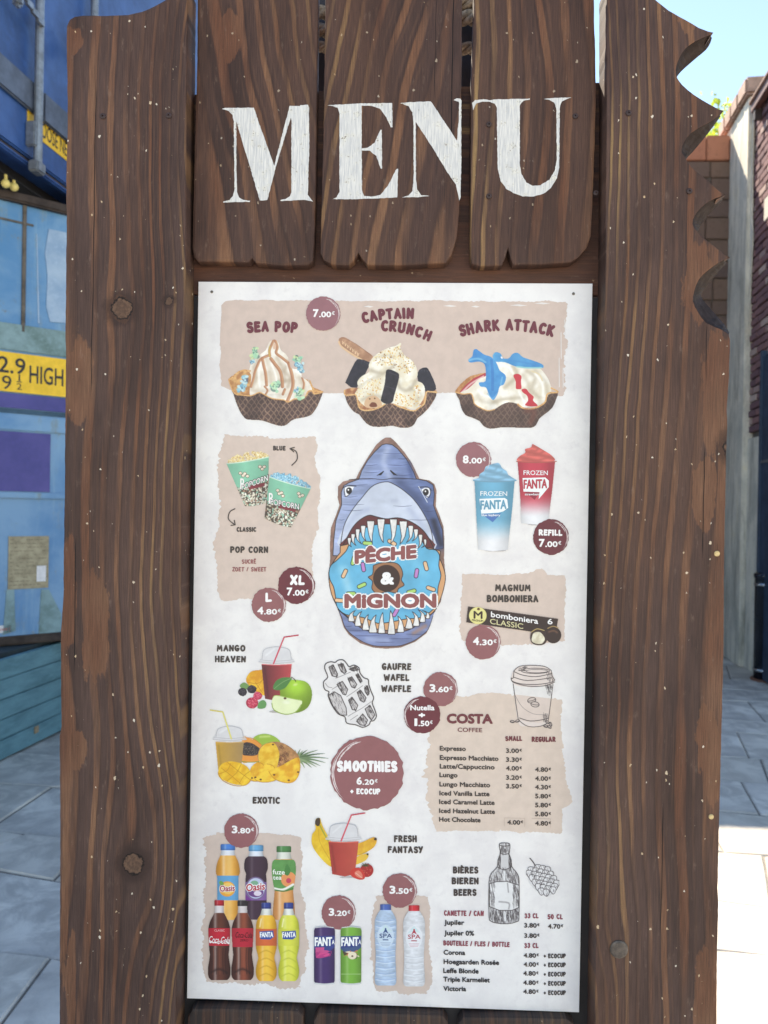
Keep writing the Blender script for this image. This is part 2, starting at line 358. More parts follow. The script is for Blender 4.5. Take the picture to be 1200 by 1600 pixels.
fl.poly('worn_patch', [F_(76, 358), F_(104, 364), F_(104, 505), (F_(78, 503)[0], F_(78, 503)[1]), (F_(72, 480)[0], F_(72, 480)[1]), (F_(74, 430)[0], F_(74, 430)[1]), (F_(70, 395)[0], F_(70, 395)[1])], .006, .004, mPale, low)
fl.poly('scratch', [F_(56.5, 366), F_(58, 366), F_(61.5, 505), F_(59, 505)], .004, .003, mPale, low)
band('dirty_band', 0, 503, 545, mDirty, .012)
fl.obj('height_sticker', [(A0 + .2, F_(140, 590)[0], F_(0, 611)[1], F_(0, 549)[1], .013, .017)], mYel, low)
stk = low.children[-1]
def lowtext(txt, x0, y0, x1, yb, bold=.02):
    a0, zt = F_(x0, y0); a1, _ = F_(x1, y0); _, z0 = F_(x0, yb); fl.text('lettering', txt, a0, z0, a1, zt - z0, .0185, mBlk, low, bold)
lowtext('2.9', -4, 556, 39, 582, .012); lowtext('9', 2, 586.5, 17, 608, .0); lowtext('1', 28, 586, 30.4, 595.5, 0); lowtext('2', 25, 599, 33, 609, 0); lowtext('HIGH', 45, 571, 98, 599, .012)
a0, z0 = F_(25, 597.5); a1, z1 = F_(33, 596.7); fl.obj('fraction_bar', [(a0, a1, z0, z1, .0175, .0187)], mBlk, low)
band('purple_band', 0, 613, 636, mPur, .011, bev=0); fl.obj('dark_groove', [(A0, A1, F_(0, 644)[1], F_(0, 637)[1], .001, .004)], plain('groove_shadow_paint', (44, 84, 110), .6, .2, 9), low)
fl.obj('purple_panel', [(A0, F_(78, 720)[0], F_(0, 767)[1], F_(0, 673)[1], .001, .007)], mPur, low)
fl.obj('lower_rib', [(A0, A1, F_(0, 778)[1], F_(0, 768.5)[1], .001, .022)], mBlue, low, .005); fl.obj('upper_rib', [(A0, A1, F_(0, 671)[1], F_(0, 645.5)[1], .001, .016)], mBlue, low, .006)
a0, z1 = F_(13, 838); a1, z0 = F_(75, 918); note = fl.obj('notice_plate', [(a0, a1, z0, z1, .001, .006)], mParch, low)
rr = random.Random(5); bx = []
for i in range(13):
    zz_ = z1 - (i + 1) * (z1 - z0) / 14; x = a0 + .01
    while x < a1 - .03:
        l = rr.uniform(.01, .03)
        if rr.random() < .75: bx.append((x, min(x + l, a1 - .01), zz_, zz_ + .0035, .0055, .0068))
        x += l + .006
fl.obj('notice_print', bx, plain('faded_brown_print', (116, 104, 84), .7, .1, 30, bump=0), note)['kind'] = 'stuff'
a0, z1 = F_(57, 884); a1, z0 = F_(71, 908); lb_ = fl.obj('white_label', [(a0, a1, z0, z1, .0072, .0092)], mLabel, note)
a1, z1 = F_(18, 976); _, z0 = F_(18, 988); fl.obj('small_sticker', [(a1 - .16, a1, z0, z1, .001, .005)], mLabel, low, .002); sk_ = (a1, z0, z1)
fl.text('lettering', '1 MAN !', a1 - .1, z0 + (z1 - z0) * .3, a1 - .012, (z1 - z0) * .35, .0062, plain('red_print', (200, 92, 80), .6, .1, 30, bump=0), low, .0)
fl.poly('dirt_run', [F_(10, 921), F_(22, 921), F_(24, 985), F_(4, 992)], .005, .003, mDirty, low); fl.poly('dirt_run', [F_(64, 921), F_(76, 921), F_(96, 960), F_(94, 992), F_(60, 994)], .005, .003, mDirty, low)
# ------------------------------------------------------------------ upper container, dark blue, with door rods
ZU = top_z + .17
u0, u1 = atz(0, 228, ZU), atz(104, 303, ZU)
fu = Fr(u0, u1 - u0); U_ = lambda x, y, o=.0: fu.px(x, y, o)
upc = empty('shipping_container', u0); tag(upc, 'dark blue shipping container with grey locking rods, stacked askew over the light blue one', 'container')
mNavy = plain('navy_container_paint', (46, 86, 148), .38, .3, 3, rgb2=(38, 68, 118), bump=.2, dist=.01); mGal = plain('galvanised_rod', (150, 156, 162), .4, .2, 20, metal=.6); mGrey = plain('grey_blue_band', (92, 104, 124), .5, .25, 6)
UA, UB = -1.0, 2.9
fu.obj('end_frame', [(UA, UB, ZU, ZU + 2.9, -5.5, 0)], mNavy, upc)
fu.obj('door_sill', [(UA, UB, ZU, U_(0, 213, .03)[1] - .06, .001, .05)], mNavy, upc, .01)
fu.obj('door_gasket', [(UA, UB, U_(0, 213, .03)[1] - .05, U_(0, 213, .03)[1] - .01, .001, .03)], mRust, upc, .006)
zb = U_(0, 213, .03)[1]
seam = U_(52, 100)[0]
fu.obj('door', [(UA, seam - .02, zb, ZU + 2.85, .001, .035)], mNavy, upc, .01); fu.obj('door', [(seam + .02, UB - .02, zb, ZU + 2.85, .001, .035)], mNavy, upc, .01)
zr = U_(0, 100, .04)[1]
fu.obj('door_band', [(UA, seam - .03, zr - .13, zr + .06, .0355, .06)], mGrey, upc, .015); fu.obj('door_band', [(seam + .03, UB - .03, zr - .13, zr + .06, .0355, .06)], mGrey, upc, .015)  # raised grey-blue band across both door leaves
def rod(frame, a, z0, z1, out, r, mat, parent, name):
    bm = bmesh.new(); n = 12; c0 = frame.P(a, z0, out); L = z1 - z0
    rings = []
    for z_ in (0, L): rings.append([bm.verts.new(c0 + frame.u * (r * math.cos(2 * math.pi * k / n)) + frame.n * (r * math.sin(2 * math.pi * k / n)) + Vector((0, 0, z_))) for k in range(n)])
    for k in range(n): bm.faces.new((rings[0][k], rings[0][(k + 1) % n], rings[1][(k + 1) % n], rings[1][k]))
    bm.faces.new(rings[0]); bm.faces.new(rings[1]); return bmobj(name, bm, mat, parent, smooth=False)
aR = U_(60.5, 150, .09)[0]
aR2 = aR + .62
for a in (aR, aR2):
    rd = rod(fu, a, U_(57, 262, .09)[1] + (0 if a == aR else 0), ZU + 2.8, .09, .026, mGal, upc, 'locking_rod')
    fu.obj('rod_keeper', [(a - .045, a + .045, zb - .10, zb - .03, .051, .12)], mGal, upc, .01)
    fu.obj('rod_guide', [(a - .05, a - .02, zb + .05, zb + .2, .036, .1)], mGal, upc, .008)
    # handle arm hanging off the rod
    zc = U_(38, 14, .1)[1] if a == aR else U_(90, 50, .1)[1]
    bm = bmesh.new()
    for t in range(6):
        aa = a - .04 - t * .055; fu.box(bm, aa - .03, aa + .03, zc - .012 + t * .016, zc + .022 + t * .016, .11, .13)
    bmobj('handle', bm, mGal, upc); fu.obj('handle_latch', [(a - .30, a - .24, zc - .06, zc + .05, .10, .16)], mGal, upc, .02)
# yellow strip with text, the G behind the rod
zt0, zt1 = U_(62, 217, .04)[1], U_(62, 181, .04)[1]
aL_ = aR - .03; fu.obj('warning_strip', [(aL_, aR + .95, zt0, zt1, .0355, .039)], mYel, upc)
fu.text('lettering', 'OOSE NECK', U_(65, 200, .04)[0], zt0 + (zt1 - zt0) * .17, U_(118, 226, .04)[0], (zt1 - zt0) * .66, .0405, mBlk, upc, .004)
# dark bearers between the containers, with small lamps on a string
fu.obj('bearer', [(UA, UB - .1, top_z + .001, ZU - .002, -.34, -.12)], plain('black_bearer', (24, 24, 30), .8, .2, 9), upc)
lamps = empty('lamp_string', fu.P(.1, ZU - .08, -.05)); tag(lamps, 'string of small pale yellow bulbs hanging under the dark blue container', 'light string')
mBulb = plain('pale_yellow_bulb', (236, 214, 130), .3, .1, 50, bump=0)
zc_ = max(U_(9, 287, -.05)[1], U_(22, 292, -.05)[1]) + .045
fu.obj('cable', [(-.8, 1.2, zc_ - .004, zc_ + .004, -.054, -.046), (-.8, -.794, zc_, ZU - .001, -.054, -.046), (1.194, 1.2, zc_, ZU - .001, -.054, -.046)], mBlk, lamps)
for x, y in ((9, 287), (22, 292)):
    a, z_ = U_(x, y, -.05); bm = bmesh.new(); bmesh.ops.create_uvsphere(bm, u_segments=12, v_segments=8, radius=.026, matrix=Matrix.Translation(fu.P(a, z_, -.05)))
    fu.box(bm, a - .006, a + .006, z_ + .02, zc_ - .0045, -.056, -.044); bmobj('bulb', bm, mBulb, lamps)
# ------------------------------------------------------------------ right: back wall, pilaster block, brick side wall
YB = 8.35
zc0 = at(1120, 212, YB).z; zc1 = at(1120, 251, YB).z
bw_ = empty('back_wall', (1.5, YB, 0)); tag(bw_, 'brown stone back wall topped by a course of orange bricks, behind the right plank', 'wall')
fb = Fr((-1.5, YB, 0), Vector((1, 0, 0)))
xe = at(1140, 300, YB).x + 1.5 + .25
mStone = plain('brown_wall_stone', (124, 100, 88), .85, .3, 5, rgb2=(96, 78, 72), bump=.5, dist=.01); mMort = plain('grey_mortar', (112, 104, 98), .95, .2, 20)
fb.obj('wall_core', [(0, xe, 0, zc1 - .004, -.35, -.02)], mMort, bw_)
def brickmat(name, c1, c2):
    s = NT(name); X, Y_, Z = s.xyz(); oi = s.n('ShaderNodeObjectInfo').outputs['Random']; n = s.noise(s.vec(X, Y_, Z), 22, 5, .65)
    n2 = s.noise(s.vec(X, Y_, Z), 90, 3, .6); k = s.mix(oi, L3(*c1), L3(*c2)); k = s.mix(s.ss(n, .5, .75, 0, .45), k, L3(*[q * .62 for q in c1])); s.bump(s.m_('ADD', n, s.m_('MULTIPLY', n2, .4)), .6, .006); return s.fin(k, .85, .3)
mBr = brickmat('orange_coping_brick', (178, 122, 98), (156, 100, 82))
xa = 1.9
cw = .245
x = xe - .02
while x > max(0, xa - .4):
    fb.obj('coping_brick', [(x - cw + .008, x, zc1, zc0 + random.uniform(-.006, .006), -.4, .02 + random.uniform(-.006, .006))], mBr, bw_, .008); x -= cw
fb.obj('coping_run', [(0, x - .002, zc1, zc0, -.4, .015)], mBr, bw_)
# stone courses, only as far as they can be seen past the sign
mSt2 = brickmat('brown_walling_stone', (122, 100, 88), (98, 82, 78)); zt = zc1 - .012; rs = random.Random(3)
while zt > .15:
    hh = rs.uniform(.16, .24); x = xe
    while x > xa:
        ww = rs.uniform(.3, .6); fb.obj('stone', [(x - ww + .01, x, max(0.0, zt - hh + .01), zt, -.019, rs.uniform(0, .012))], mSt2, bw_, .008); x -= ww
    zt -= hh
# pilaster block: left face runs back to the wall, front face looks at us
pf = atz(1154, 1042, 0); d79 = hdir(790)
pil = empty('rendered_pilaster', pf); tag(pil, 'grey rendered wall end with sloping stone coping, right of the saw-tooth plank', 'wall')
fL = Fr(pf, -d79)             # left face, level direction towards us; out of it = to the left
if fL.n.x > 0: fL = Fr(pf, d79)
sgn = 1 if fL.u.y > 0 else -1
Ld = (YB - pf.y) / abs(d79.y) + .3
zp = at(1169, 150, pf.y).z
sp = NT('pale_render'); X, Y_, Z = sp.xyz(); n1 = sp.noise(sp.vec(X, Y_, sp.m_('MULTIPLY', Z, .5)), 3.5, 6, .65, .5); n2 = sp.noise(sp.vec(X, Y_, Z), 40, 4, .6)
k = sp.mix(sp.ss(n1, .35, .65), L3(190, 188, 178), L3(224, 218, 204)); k = sp.mix(sp.ss(n1, .6, .75, 0, .7), k, L3(226, 214, 180)); st_ = sp.noise(sp.vec(sp.m_('MULTIPLY', X, 9.0), sp.m_('MULTIPLY', Y_, 9.0), sp.m_('MULTIPLY', Z, 1.1)), 1, 6, .7); k = sp.mix(sp.ss(n2, .5, .8, 0, .3), k, L3(120, 116, 110)); k = sp.mix(sp.ss(st_, .48, .66, 0, .65), k, L3(128, 124, 112)); k = sp.mix(sp.ss(n1, .38, .26, 0, .6), k, L3(104, 104, 98)); sp.bump(n2, .4, .004); mRend = sp.fin(k, .8, .3)
ffr = Fr(pf, Vector((-d79.y, d79.x, 0)) * (1 if -d79.y > 0 else -1))      # front face, level direction to the right
if ffr.n.y > 0: ffr = Fr(pf, -ffr.u)
W1 = abs(ffr.px(1176, 400)[0])
ffr.obj('render_body', [(0, W1 + .5, 0, zp, -Ld, 0)] if ffr.u.x > 0 else [(-W1 - .5, 0, 0, zp, -Ld, 0)], mRend, pil, .012)
mCop = plain('pinkish_stone_coping', (176, 146, 132), .8, .25, 8, bump=.4, dist=.008)
zcp = at(1170, 122, pf.y).z
s1 = 1 if ffr.u.x > 0 else -1
for k in range(4):
    o0, o1 = -Ld + k * Ld / 4 + .004, -Ld + (k + 1) * Ld / 4
    ffr.obj('coping_stone', [((-.05, W1 + .5) if s1 > 0 else (-W1 - .5, .05)) + (zp + .001, zcp + random.uniform(-.004, .004), o0, o1 + (.05 if k == 3 else 0))], mCop, pil, .02)
# brick side wall coming towards us
q0 = ffr.P(W1 * s1, 0, 0)
fs = Fr(q0, -d79)
if fs.n.x > 0: fs = Fr(q0, d79)
s2 = 1 if fs.u.y < 0 else -1   # s2*u points towards the camera
bwall = empty('brick_side_wall', q0); tag(bwall, 'dark red brick side wall with patches of old render at the right edge', 'wall')
ztop = zp - .02
def rng(a0, a1): return (a0, a1) if s2 > 0 else (-a1, -a0)
fs.obj('wall_core', [rng(0.001, 1.6) + (0, ztop, -.4, -.03)], mMort, bwall)
mB2 = brickmat('dark_red_brick', (138, 104, 104), (108, 82, 90)); mB3 = brickmat('pale_mortared_brick', (186, 166, 158), (150, 124, 122)); rs = random.Random(9)
zb_ = 2.30; row = 0
while zb_ < ztop - .07:
    a = .002 - (.11 if row % 2 else 0)
    while a < .92:
        l = .21; aa = max(a, .002)
        if a + l - .012 > aa + .02:
            mt = mB3 if rs.random() < .12 else mB2; fs.obj('brick', [rng(aa, a + l - .012) + (zb_, zb_ + .062, -.029, rs.uniform(0, .016))], mt, bwall, .004)
        a += l
    zb_ += .074; row += 1
fs.obj('render_patch', [rng(.002, 1.5) + (0, 2.24, -.029, .012)], mRend, bwall, .006)
fs.poly('render_patch', [(s2 * a, z_) for a, z_ in ((.004, 3.3), (.004, 5.4), (.05, 5.3), (.045, 4.4), (.09, 4.2), (.05, 3.9), (.02, 3.5))], .03, .012, mRend, bwall)
# eave board and small sign at the top right
za, zb2 = fs.px(1178, 170, .1), fs.px(1199, 140, .1)
ev = empty('eave_board', fs.P(za[0], za[1], .1)); tag(ev, 'brown eave board sticking out over the brick wall at the top right corner', 'roof edge')
fs.obj('fascia', [rng(.16, 1.5) + (za[1] + .02, za[1] + .10, .03, .09)], plain('brown_fascia', (116, 78, 70), .6, .2, 12), ev, .008); fs.obj('soffit', [rng(.15, 1.5) + (za[1] + .101, za[1] + .14, -.02, .11)], plain('roof_tile_edge', (150, 116, 104), .8, .2, 12), ev, .01)
fs.obj('bracket', [rng(.22, .26) + (za[1] - .08, za[1] + .019, .017, .08)], plain('iron_bracket', (60, 50, 50), .6), ev)
p_, z1 = fs.px(1193, 312, .05); _, z0 = fs.px(1193, 346, .05)
wsg = empty('wall_plate', fs.P(p_, z0, .05)); tag(wsg, 'small white plate fixed to the brick wall at the right edge', 'sign')
ap = abs(p_); fs.obj('plate', [rng(ap, ap + .5) + (z0, z1, .03, .045)], plain('white_enamel', (226, 220, 208), .4, .06, 20), wsg, .004); fs.obj('spacer', [rng(ap + .1, ap + .16) + (z0 + .05, z1 - .05, .0165, .03)], mGal, wsg)
# dark blue door panel on the side wall
p_, z1 = fs.px(1194, 600, .04); ap = abs(p_)
dr = empty('blue_door', fs.P(s2 * ap, 0, .04)); tag(dr, 'dark blue door at the right edge behind the black bollard', 'door')
mDB = plain('dark_blue_door_paint', (44, 66, 92), .45, .2, 6); fs.obj('leaf', [rng(ap, ap + .95) + (.02, 2.95, .0125, .05)], mDB, dr, .006); fs.obj('frame', [rng(ap - .03, ap - .002) + (0, 3.0, .0125, .07)], mDB, dr, .004)
zk = fs.px(1199, 720, .06)[1]; fs.obj('hinge', [rng(ap + .01, ap + .3) + (zk - .01, zk + .012, .051, .06)], mGal, dr)
# black bollard with two steel bands
bc = atz(1197, 1063, 0); bol = empty('bollard', bc); tag(bol, 'black round bollard with two silver bands on a brown base ring', 'bollard')
def lathe(name, prof, mat, parent, c, n=28):
    bm = bmesh.new(); R = [[bm.verts.new((c.x + r * math.cos(2 * math.pi * k / n), c.y + r * math.sin(2 * math.pi * k / n), z_)) for k in range(n)] for r, z_ in prof]
    for a, b in zip(R, R[1:]):
        for k in range(n): bm.faces.new((a[k], a[(k + 1) % n], b[(k + 1) % n], b[k]))
    bm.faces.new(R[0]); bm.faces.new(R[-1]); o = bmobj(name, bm, mat, parent)
    for p in o.data.polygons: p.use_smooth = len(p.vertices) == 4
    return o
hb = at(1190, 897, bc.y).z; mBol = plain('black_bollard_paint', (22, 32, 48), .22, .2, 6, spec=.6); mSt = plain('polished_steel_band', (196, 204, 212), .2, .1, 30, metal=.9)
lathe('shaft', [(.108, .02), (.108, hb - .04), (.118, hb - .035), (.118, hb - .002), (.105, hb + .01), (.0, hb + .02)], mBol, bol, bc)
za_ = at(1190, 913, bc.y).z; zb3 = at(1186, 1046, bc.y).z
for z_ in (za_, zb3): lathe('steel_band', [(.1085, z_ - .012), (.114, z_ - .010), (.114, z_ + .010), (.1085, z_ + .012)], mSt, bol, bc)
lathe('base_ring', [(.135, .0), (.135, .015), (.12, .019), (.09, .0195)], plain('brown_base_ring', (126, 84, 66), .7, .2, 20), bol, bc)
# ------------------------------------------------------------------ tree behind the back wall
tc_ = at(1118, 165, 10.2); tree = empty('leafy_tree', (tc_.x + .5, 10.4, 0)); tag(tree, 'bright lime green leafy tree peeping over the orange brick coping', 'tree')
bm = bmesh.new(); tx, ty = tc_.x + .5, 10.4; prev = None
for k in range(9):
    z_ = k / 8 * (tc_.z - .2); r = .11 * (1 - k / 11); ring = [bm.verts.new((tx + .08 * math.sin(k * .8) + r * math.cos(a), ty + r * math.sin(a), z_)) for a in [i * math.pi / 4 for i in range(8)]]
    if prev:
        for i in range(8): bm.faces.new((prev[i], prev[(i + 1) % 8], ring[(i + 1) % 8], ring[i]))
    prev = ring
rs = random.Random(2)
for k in range(7):
    a = k * .9; z0_ = tc_.z - 1.4 + k * .16; p0 = Vector((tx, ty, z0_)); p1 = p0 + Vector((math.cos(a) * .7, math.sin(a) * .6, .55)); d = (p1 - p0).normalized(); sx_ = d.cross(Vector((0, 0, 1))).normalized() * .025
    bm.faces.new([bm.verts.new(p) for p in (p0 - sx_, p0 + sx_, p1)]); sy_ = d.cross(sx_).normalized() * .025; bm.faces.new([bm.verts.new(p) for p in (p0 - sy_, p0 + sy_, p1)])
bmobj('trunk', bm, plain('tree_bark', (92, 76, 60), .9, .3, 15), tree)
sl = NT('lime_leaf'); oi = sl.noise(sl.n('ShaderNodeTexCoord').outputs['Object'], 3, 2); k = sl.mix(sl.ss(oi, .35, .65), L3(128, 150, 46), L3(168, 186, 70))
sl.fin(k, .5, .4); tr = sl.n('ShaderNodeBsdfTranslucent'); tr.inputs[0].default_value = (.45, .55, .08, 1); mx = sl.n('ShaderNodeMixShader'); mx.inputs[0].default_value = .45
out = sl.t.nodes['Material Output']; sl.t.links.new(sl.b.outputs[0], mx.inputs[1]); sl.t.links.new(tr.outputs[0], mx.inputs[2]); sl.t.links.new(mx.outputs[0], out.inputs[0])
vs, fs_ = [], []
for cl in range(46):
    a, b = rs.uniform(0, 6.28), math.acos(rs.uniform(-.8, 1)); R = rs.uniform(.55, 1.0); cc = Vector((tx + R * .95 * math.sin(b) * math.cos(a), ty + R * .9 * math.sin(b) * math.sin(a), tc_.z - .62 + R * .78 * math.cos(b)))
    for k in range(46):
        p = cc + Vector([rs.gauss(0, .1) for _ in range(3)]); ax = Vector([rs.uniform(-1, 1) for _ in range(3)]).normalized(); bx_ = ax.cross(Vector([rs.uniform(-1, 1) for _ in range(3)])).normalized(); L = rs.uniform(.035, .06)
        n0 = len(vs); vs += [tuple(p - ax * L), tuple(p + bx_ * L * .45), tuple(p + ax * L), tuple(p - bx_ * L * .45)]; fs_.append((n0, n0 + 1, n0 + 2, n0 + 3))
me = bpy.data.meshes.new('crown'); me.from_pydata(vs, [], fs_); link('crown', me, sl.m, tree)
# rope wound behind the heading planks
rope = empty('rope', at(620, 50, 1.235)); tag(rope, 'beige twisted rope wound behind the gaps of the heading planks', 'rope')
sr = plain('beige_rope_fibre', (150, 132, 116), .85, .35, 160)
def ropecoil(py, rr_, x0, x1, Y):
    p0, p1 = at(x0, py, Y), at(x1, py, Y); ax = (p1 - p0).normalized(); s_ = ax.cross(Vector((0, 1, 0))).normalized(); t_ = Vector((0, 1, 0)); L = (p1 - p0).length; bm = bmesh.new(); N = int(L / .003)
    for strand in range(3):
        prev = None
        for i in range(N + 1):
            ph = strand * 2.094 + i / N * L / .035 * 2 * math.pi / 1.6; c = p0 + ax * (L * i / N) + (s_ * math.cos(ph) + t_ * math.sin(ph)) * rr_ * .5
            ring = [bm.verts.new(c + (s_ * math.cos(a) + t_ * math.sin(a)) * rr_ * .58) for a in [k * math.pi / 3 for k in range(6)]]
            if prev:
                for k in range(6): bm.faces.new((prev[k], prev[(k + 1) % 6], ring[(k + 1) % 6], ring[k]))
            prev = ring
    bmobj('rope_turn', bm, sr, rope, smooth=True)
for py, r in ((20, .011), (48, .011), (74, .009)): ropecoil(py, r, 470, 540, 1.24)
for py, r in ((4, .011), (28, .012), (76, .010)): ropecoil(py, r, 700, 772, 1.24)
# ------------------------------------------------------------------ sign: planks cut from outlines (pixel outline -> real plane at depth Y)
def rough2(F_, B_, amp=.35, step=7.0, seed=1):
    """subdivide a front outline (and its back outline alike) and make both a little uneven, like sawn timber"""
    r = random.Random(seed); fo, bo = [], []
    for i in range(len(F_)):
        (x0, y0), (x1, y1) = F_[i], F_[(i + 1) % len(F_)]; (u0, v0), (u1, v1) = B_[i], B_[(i + 1) % len(F_)]
        L = math.hypot(x1 - x0, y1 - y0); n = max(1, min(24, int(L / step)))
        for k in range(n):
            t = k / n; jx, jy = (r.uniform(-amp, amp), r.uniform(-amp, amp)) if k else (0, 0)
            fo.append((x0 + (x1 - x0) * t + jx, y0 + (y1 - y0) * t + jy)); bo.append((u0 + (u1 - u0) * t + jx, v0 + (v1 - v0) * t + jy))
    return fo, bo
def plank(name, pts, Y, th, mat, parent, bev=.003, inner=None, back=None):
    P = [at(x, y, Y) for x, y in pts]
    c = Vector((sum(p.x for p in P) / len(P), Y, sum(p.z for p in P) / len(P)))
    bm = bmesh.new()
    f = bm.faces.new([bm.verts.new(p - c) for p in P])
    bmesh.ops.recalc_face_normals(bm, faces=[f])
    r = bmesh.ops.extrude_face_region(bm, geom=[f])
    moved = [v for v in r['geom'] if isinstance(v, bmesh.types.BMVert)]
    if back:      # the sawn edge leaves the front at one line and the back at another
        for v in moved:
            i = min(range(len(P)), key=lambda k: (P[k] - c - v.co).length_squared)
            if back[i] is not None and (abs(back[i][0] - pts[i][0]) + abs(back[i][1] - pts[i][1])) > .6:
                q_ = at(back[i][0], back[i][1], Y + th); v.co.x, v.co.z = q_.x - c.x, q_.z - c.z
    for v in moved: v.co.y += th
    bmesh.ops.recalc_face_normals(bm, faces=bm.faces)
    if bev:
        ed = [e for e in bm.edges if all(abs(v.co.y) < 1e-5 for v in e.verts)]
        bmesh.ops.bevel(bm, geom=ed, offset=bev, segments=2, affect='EDGES', profile=.6, clamp_overlap=True)
    big = [f for f in bm.faces if len(f.verts) > 4]
    bmesh.ops.triangulate(bm, faces=big)
    me = bpy.data.meshes.new(name); bm.to_mesh(me); bm.free()
    o = link(name, me, mat); o.location = c
    if parent is not None:
        o.parent = parent; o.matrix_parent_inverse = Matrix.Translation(-Vector(parent.location))
    return o, c
def cr(P, n=4, closed=False):
    """Catmull-Rom through 2-D points"""
    P = [tuple(p) for p in P]; out = []
    m = len(P)
    rng = range(m) if closed else range(m - 1)
    for i in rng:
        if closed: a, b, c, d = P[(i - 1) % m], P[i], P[(i + 1) % m], P[(i + 2) % m]
        else: a, b, c, d = P[max(i - 1, 0)], P[i], P[i + 1], P[min(i + 2, m - 1)]
        for k in range(n):
            t = k / n; t2, t3 = t * t, t * t * t
            out.append(tuple(.5 * (2 * b[j] + (c[j] - a[j]) * t + (2 * a[j] - 5 * b[j] + 4 * c[j] - d[j]) * t2 + (3 * b[j] - a[j] - 3 * c[j] + d[j]) * t3) for j in (0, 1)))
    if not closed: out.append(P[-1])
    return out
YS, YC, YP = 1.142, 1.164, 1.18
g0 = at(600, 800, YS)
sign = empty('menu_sign', (g0.x, 1.19, 0))
tag(sign, 'dark brown wooden plank sign with white MENU heading and saw-toothed right plank', 'sign')
def loc_of(px, py, c, Y=YS):
    p = at(px, py, Y); return p.x - c.x, p.z - c.z
def pcen(pts, Y):
    P = [at(x, y, Y) for x, y in pts]
    return Vector((sum(p.x for p in P) / len(P), Y, sum(p.z for p in P) / len(P)))
BOT = 2330   # the side planks run down to the paving
# left plank
left = [(103, 62), (103.5, 40), (108, 30), (116, 25), (130, 23), (165, 23.5), (200, 22), (222, 17), (240, 9), (258, -1), (280, -14), (293, -25),
        (291, 160), (290, 440), (285, 800), (280, 1200), (275, 1600), (264, BOT), (82, BOT), (92, 1600), (92.5, 1450), (93, 1300), (92.5, 1190), (92, 1172), (92, 1150), (95, 1135), (94, 1060), (94, 985),
        (98, 930), (98.5, 870), (100, 760), (101, 640), (102, 560), (101, 520), (102, 440), (103, 330), (102, 280), (104.5, 200), (104, 120)]
left, _ = rough2(left, left, .35, 8, 3)
c = pcen(left, YS)
q = lambda px, py: loc_of(px, py, c)
def kn(px, py, r, a, qq=None): x, z = (qq or q)(px, py); return (x, z, r, a)
def bl(px, py, a, b, qq=None): x, z = (qq or q)(px, py); return (x, z, a * YS / F, b * YS / F)
def ck(px, py0, py1, wd, qq=None):
    x, z1 = (qq or q)(px, py0); _, z0 = (qq or q)(px, py1); return (x, z0, z1, wd)
x0 = q(85, 800)[0]; x1 = q(287, 800)[0]
mL = wood('stained_wood_left_post', x0, x1, 8.5, 1.7,
          knots=[kn(208, 1350, .05, .85), kn(190, 482, .026, .5), kn(264, 470, .01, .3)],
          blots=[bl(112, 62, 16, 26), bl(122, 590, 22, 75), bl(106, 930, 15, 85), bl(118, 1170, 18, 32), bl(102, 1380, 6, 140), bl(190, 482, 17, 22), bl(150, 980, 22, 90), bl(112, 1540, 9, 80)],
          cracks=[ck(150, 120, 620, .0007), ck(119, 830, 1060, .0008), ck(113, 1135, 1190, .0006)], seed=1.0, swing=.010, sk=9.0, sp_=1.0)
o, cL = plank('side_plank', left, YS, .045, mL, sign, bev=.004)
# right plank with cut teeth
rt = [(948, -25), (1008, -25), (1025, 0), (1045, 16), (1070, 30), (1092, 43), (1114, 52)]; rb = list(rt)
def cut(fr_, bk_):
    f_, b_ = cr(fr_, 2), cr(bk_, 2); rt.extend(f_[1:]); rb.extend(b_[1:])
def edge(P): P = cr(P, 2); rt.extend(P[1:]); rb.extend(P[1:])
cut([(1114, 52), (1104, 57), (1088, 64), (1071, 76), (1061, 92), (1056, 108), (1057, 119)], [(1114, 53), (1110, 67), (1103, 78), (1090, 89), (1076, 101), (1064, 112), (1057.7, 120)])
edge([(1057, 119), (1066, 132), (1085, 148), (1108, 162), (1130, 174)])
cut([(1130, 174), (1116, 187), (1098, 197), (1080, 208), (1069, 222), (1065, 236), (1070, 244)], [(1130, 176), (1120, 190), (1109, 205), (1098, 219), (1088, 231), (1080, 240), (1074.8, 245)])
edge([(1070, 244), (1080, 260), (1100, 277), (1120, 295), (1133, 305)])
cut([(1133, 305), (1118, 310), (1102, 319), (1090, 331), (1083, 343), (1083, 352), (1087, 358)], [(1133, 307), (1126, 316), (1117, 326), (1108, 335), (1101, 344), (1095, 352), (1091, 359)])
edge([(1087, 358), (1098, 370), (1118, 386), (1140, 403)])
cut([(1140, 403), (1124, 410), (1106, 423), (1092, 437), (1085, 455), (1083, 471), (1090, 486), (1103, 504), (1128, 515), (1139, 523)], [(1140, 405), (1130, 416), (1120, 428), (1110, 440), (1101, 451), (1095.5, 460), (1098, 468), (1110, 482), (1131, 506), (1139.5, 520)])
tail = [(1141, 530), (1141, 545), (1139, 597), (1136, 640), (1137, 668), (1135, 720), (1134, 770), (1132, 868), (1131, 1015), (1128, 1133), (1125, 1250), (1124, 1290), (1121.5, 1387), (1123, 1413), (1121, 1480), (1120, 1600), (1108, BOT)] + [(916, BOT), (929, 1600), (934, 1300), (938, 1000), (942, 700), (946, 440), (948, 150)]
rt += tail; rb += tail
rt, rb = rough2(rt, rb, .3, 9, 5)
c = pcen(rt, YS)
x0 = q(1150, 800)[0]; x1 = q(936, 800)[0]
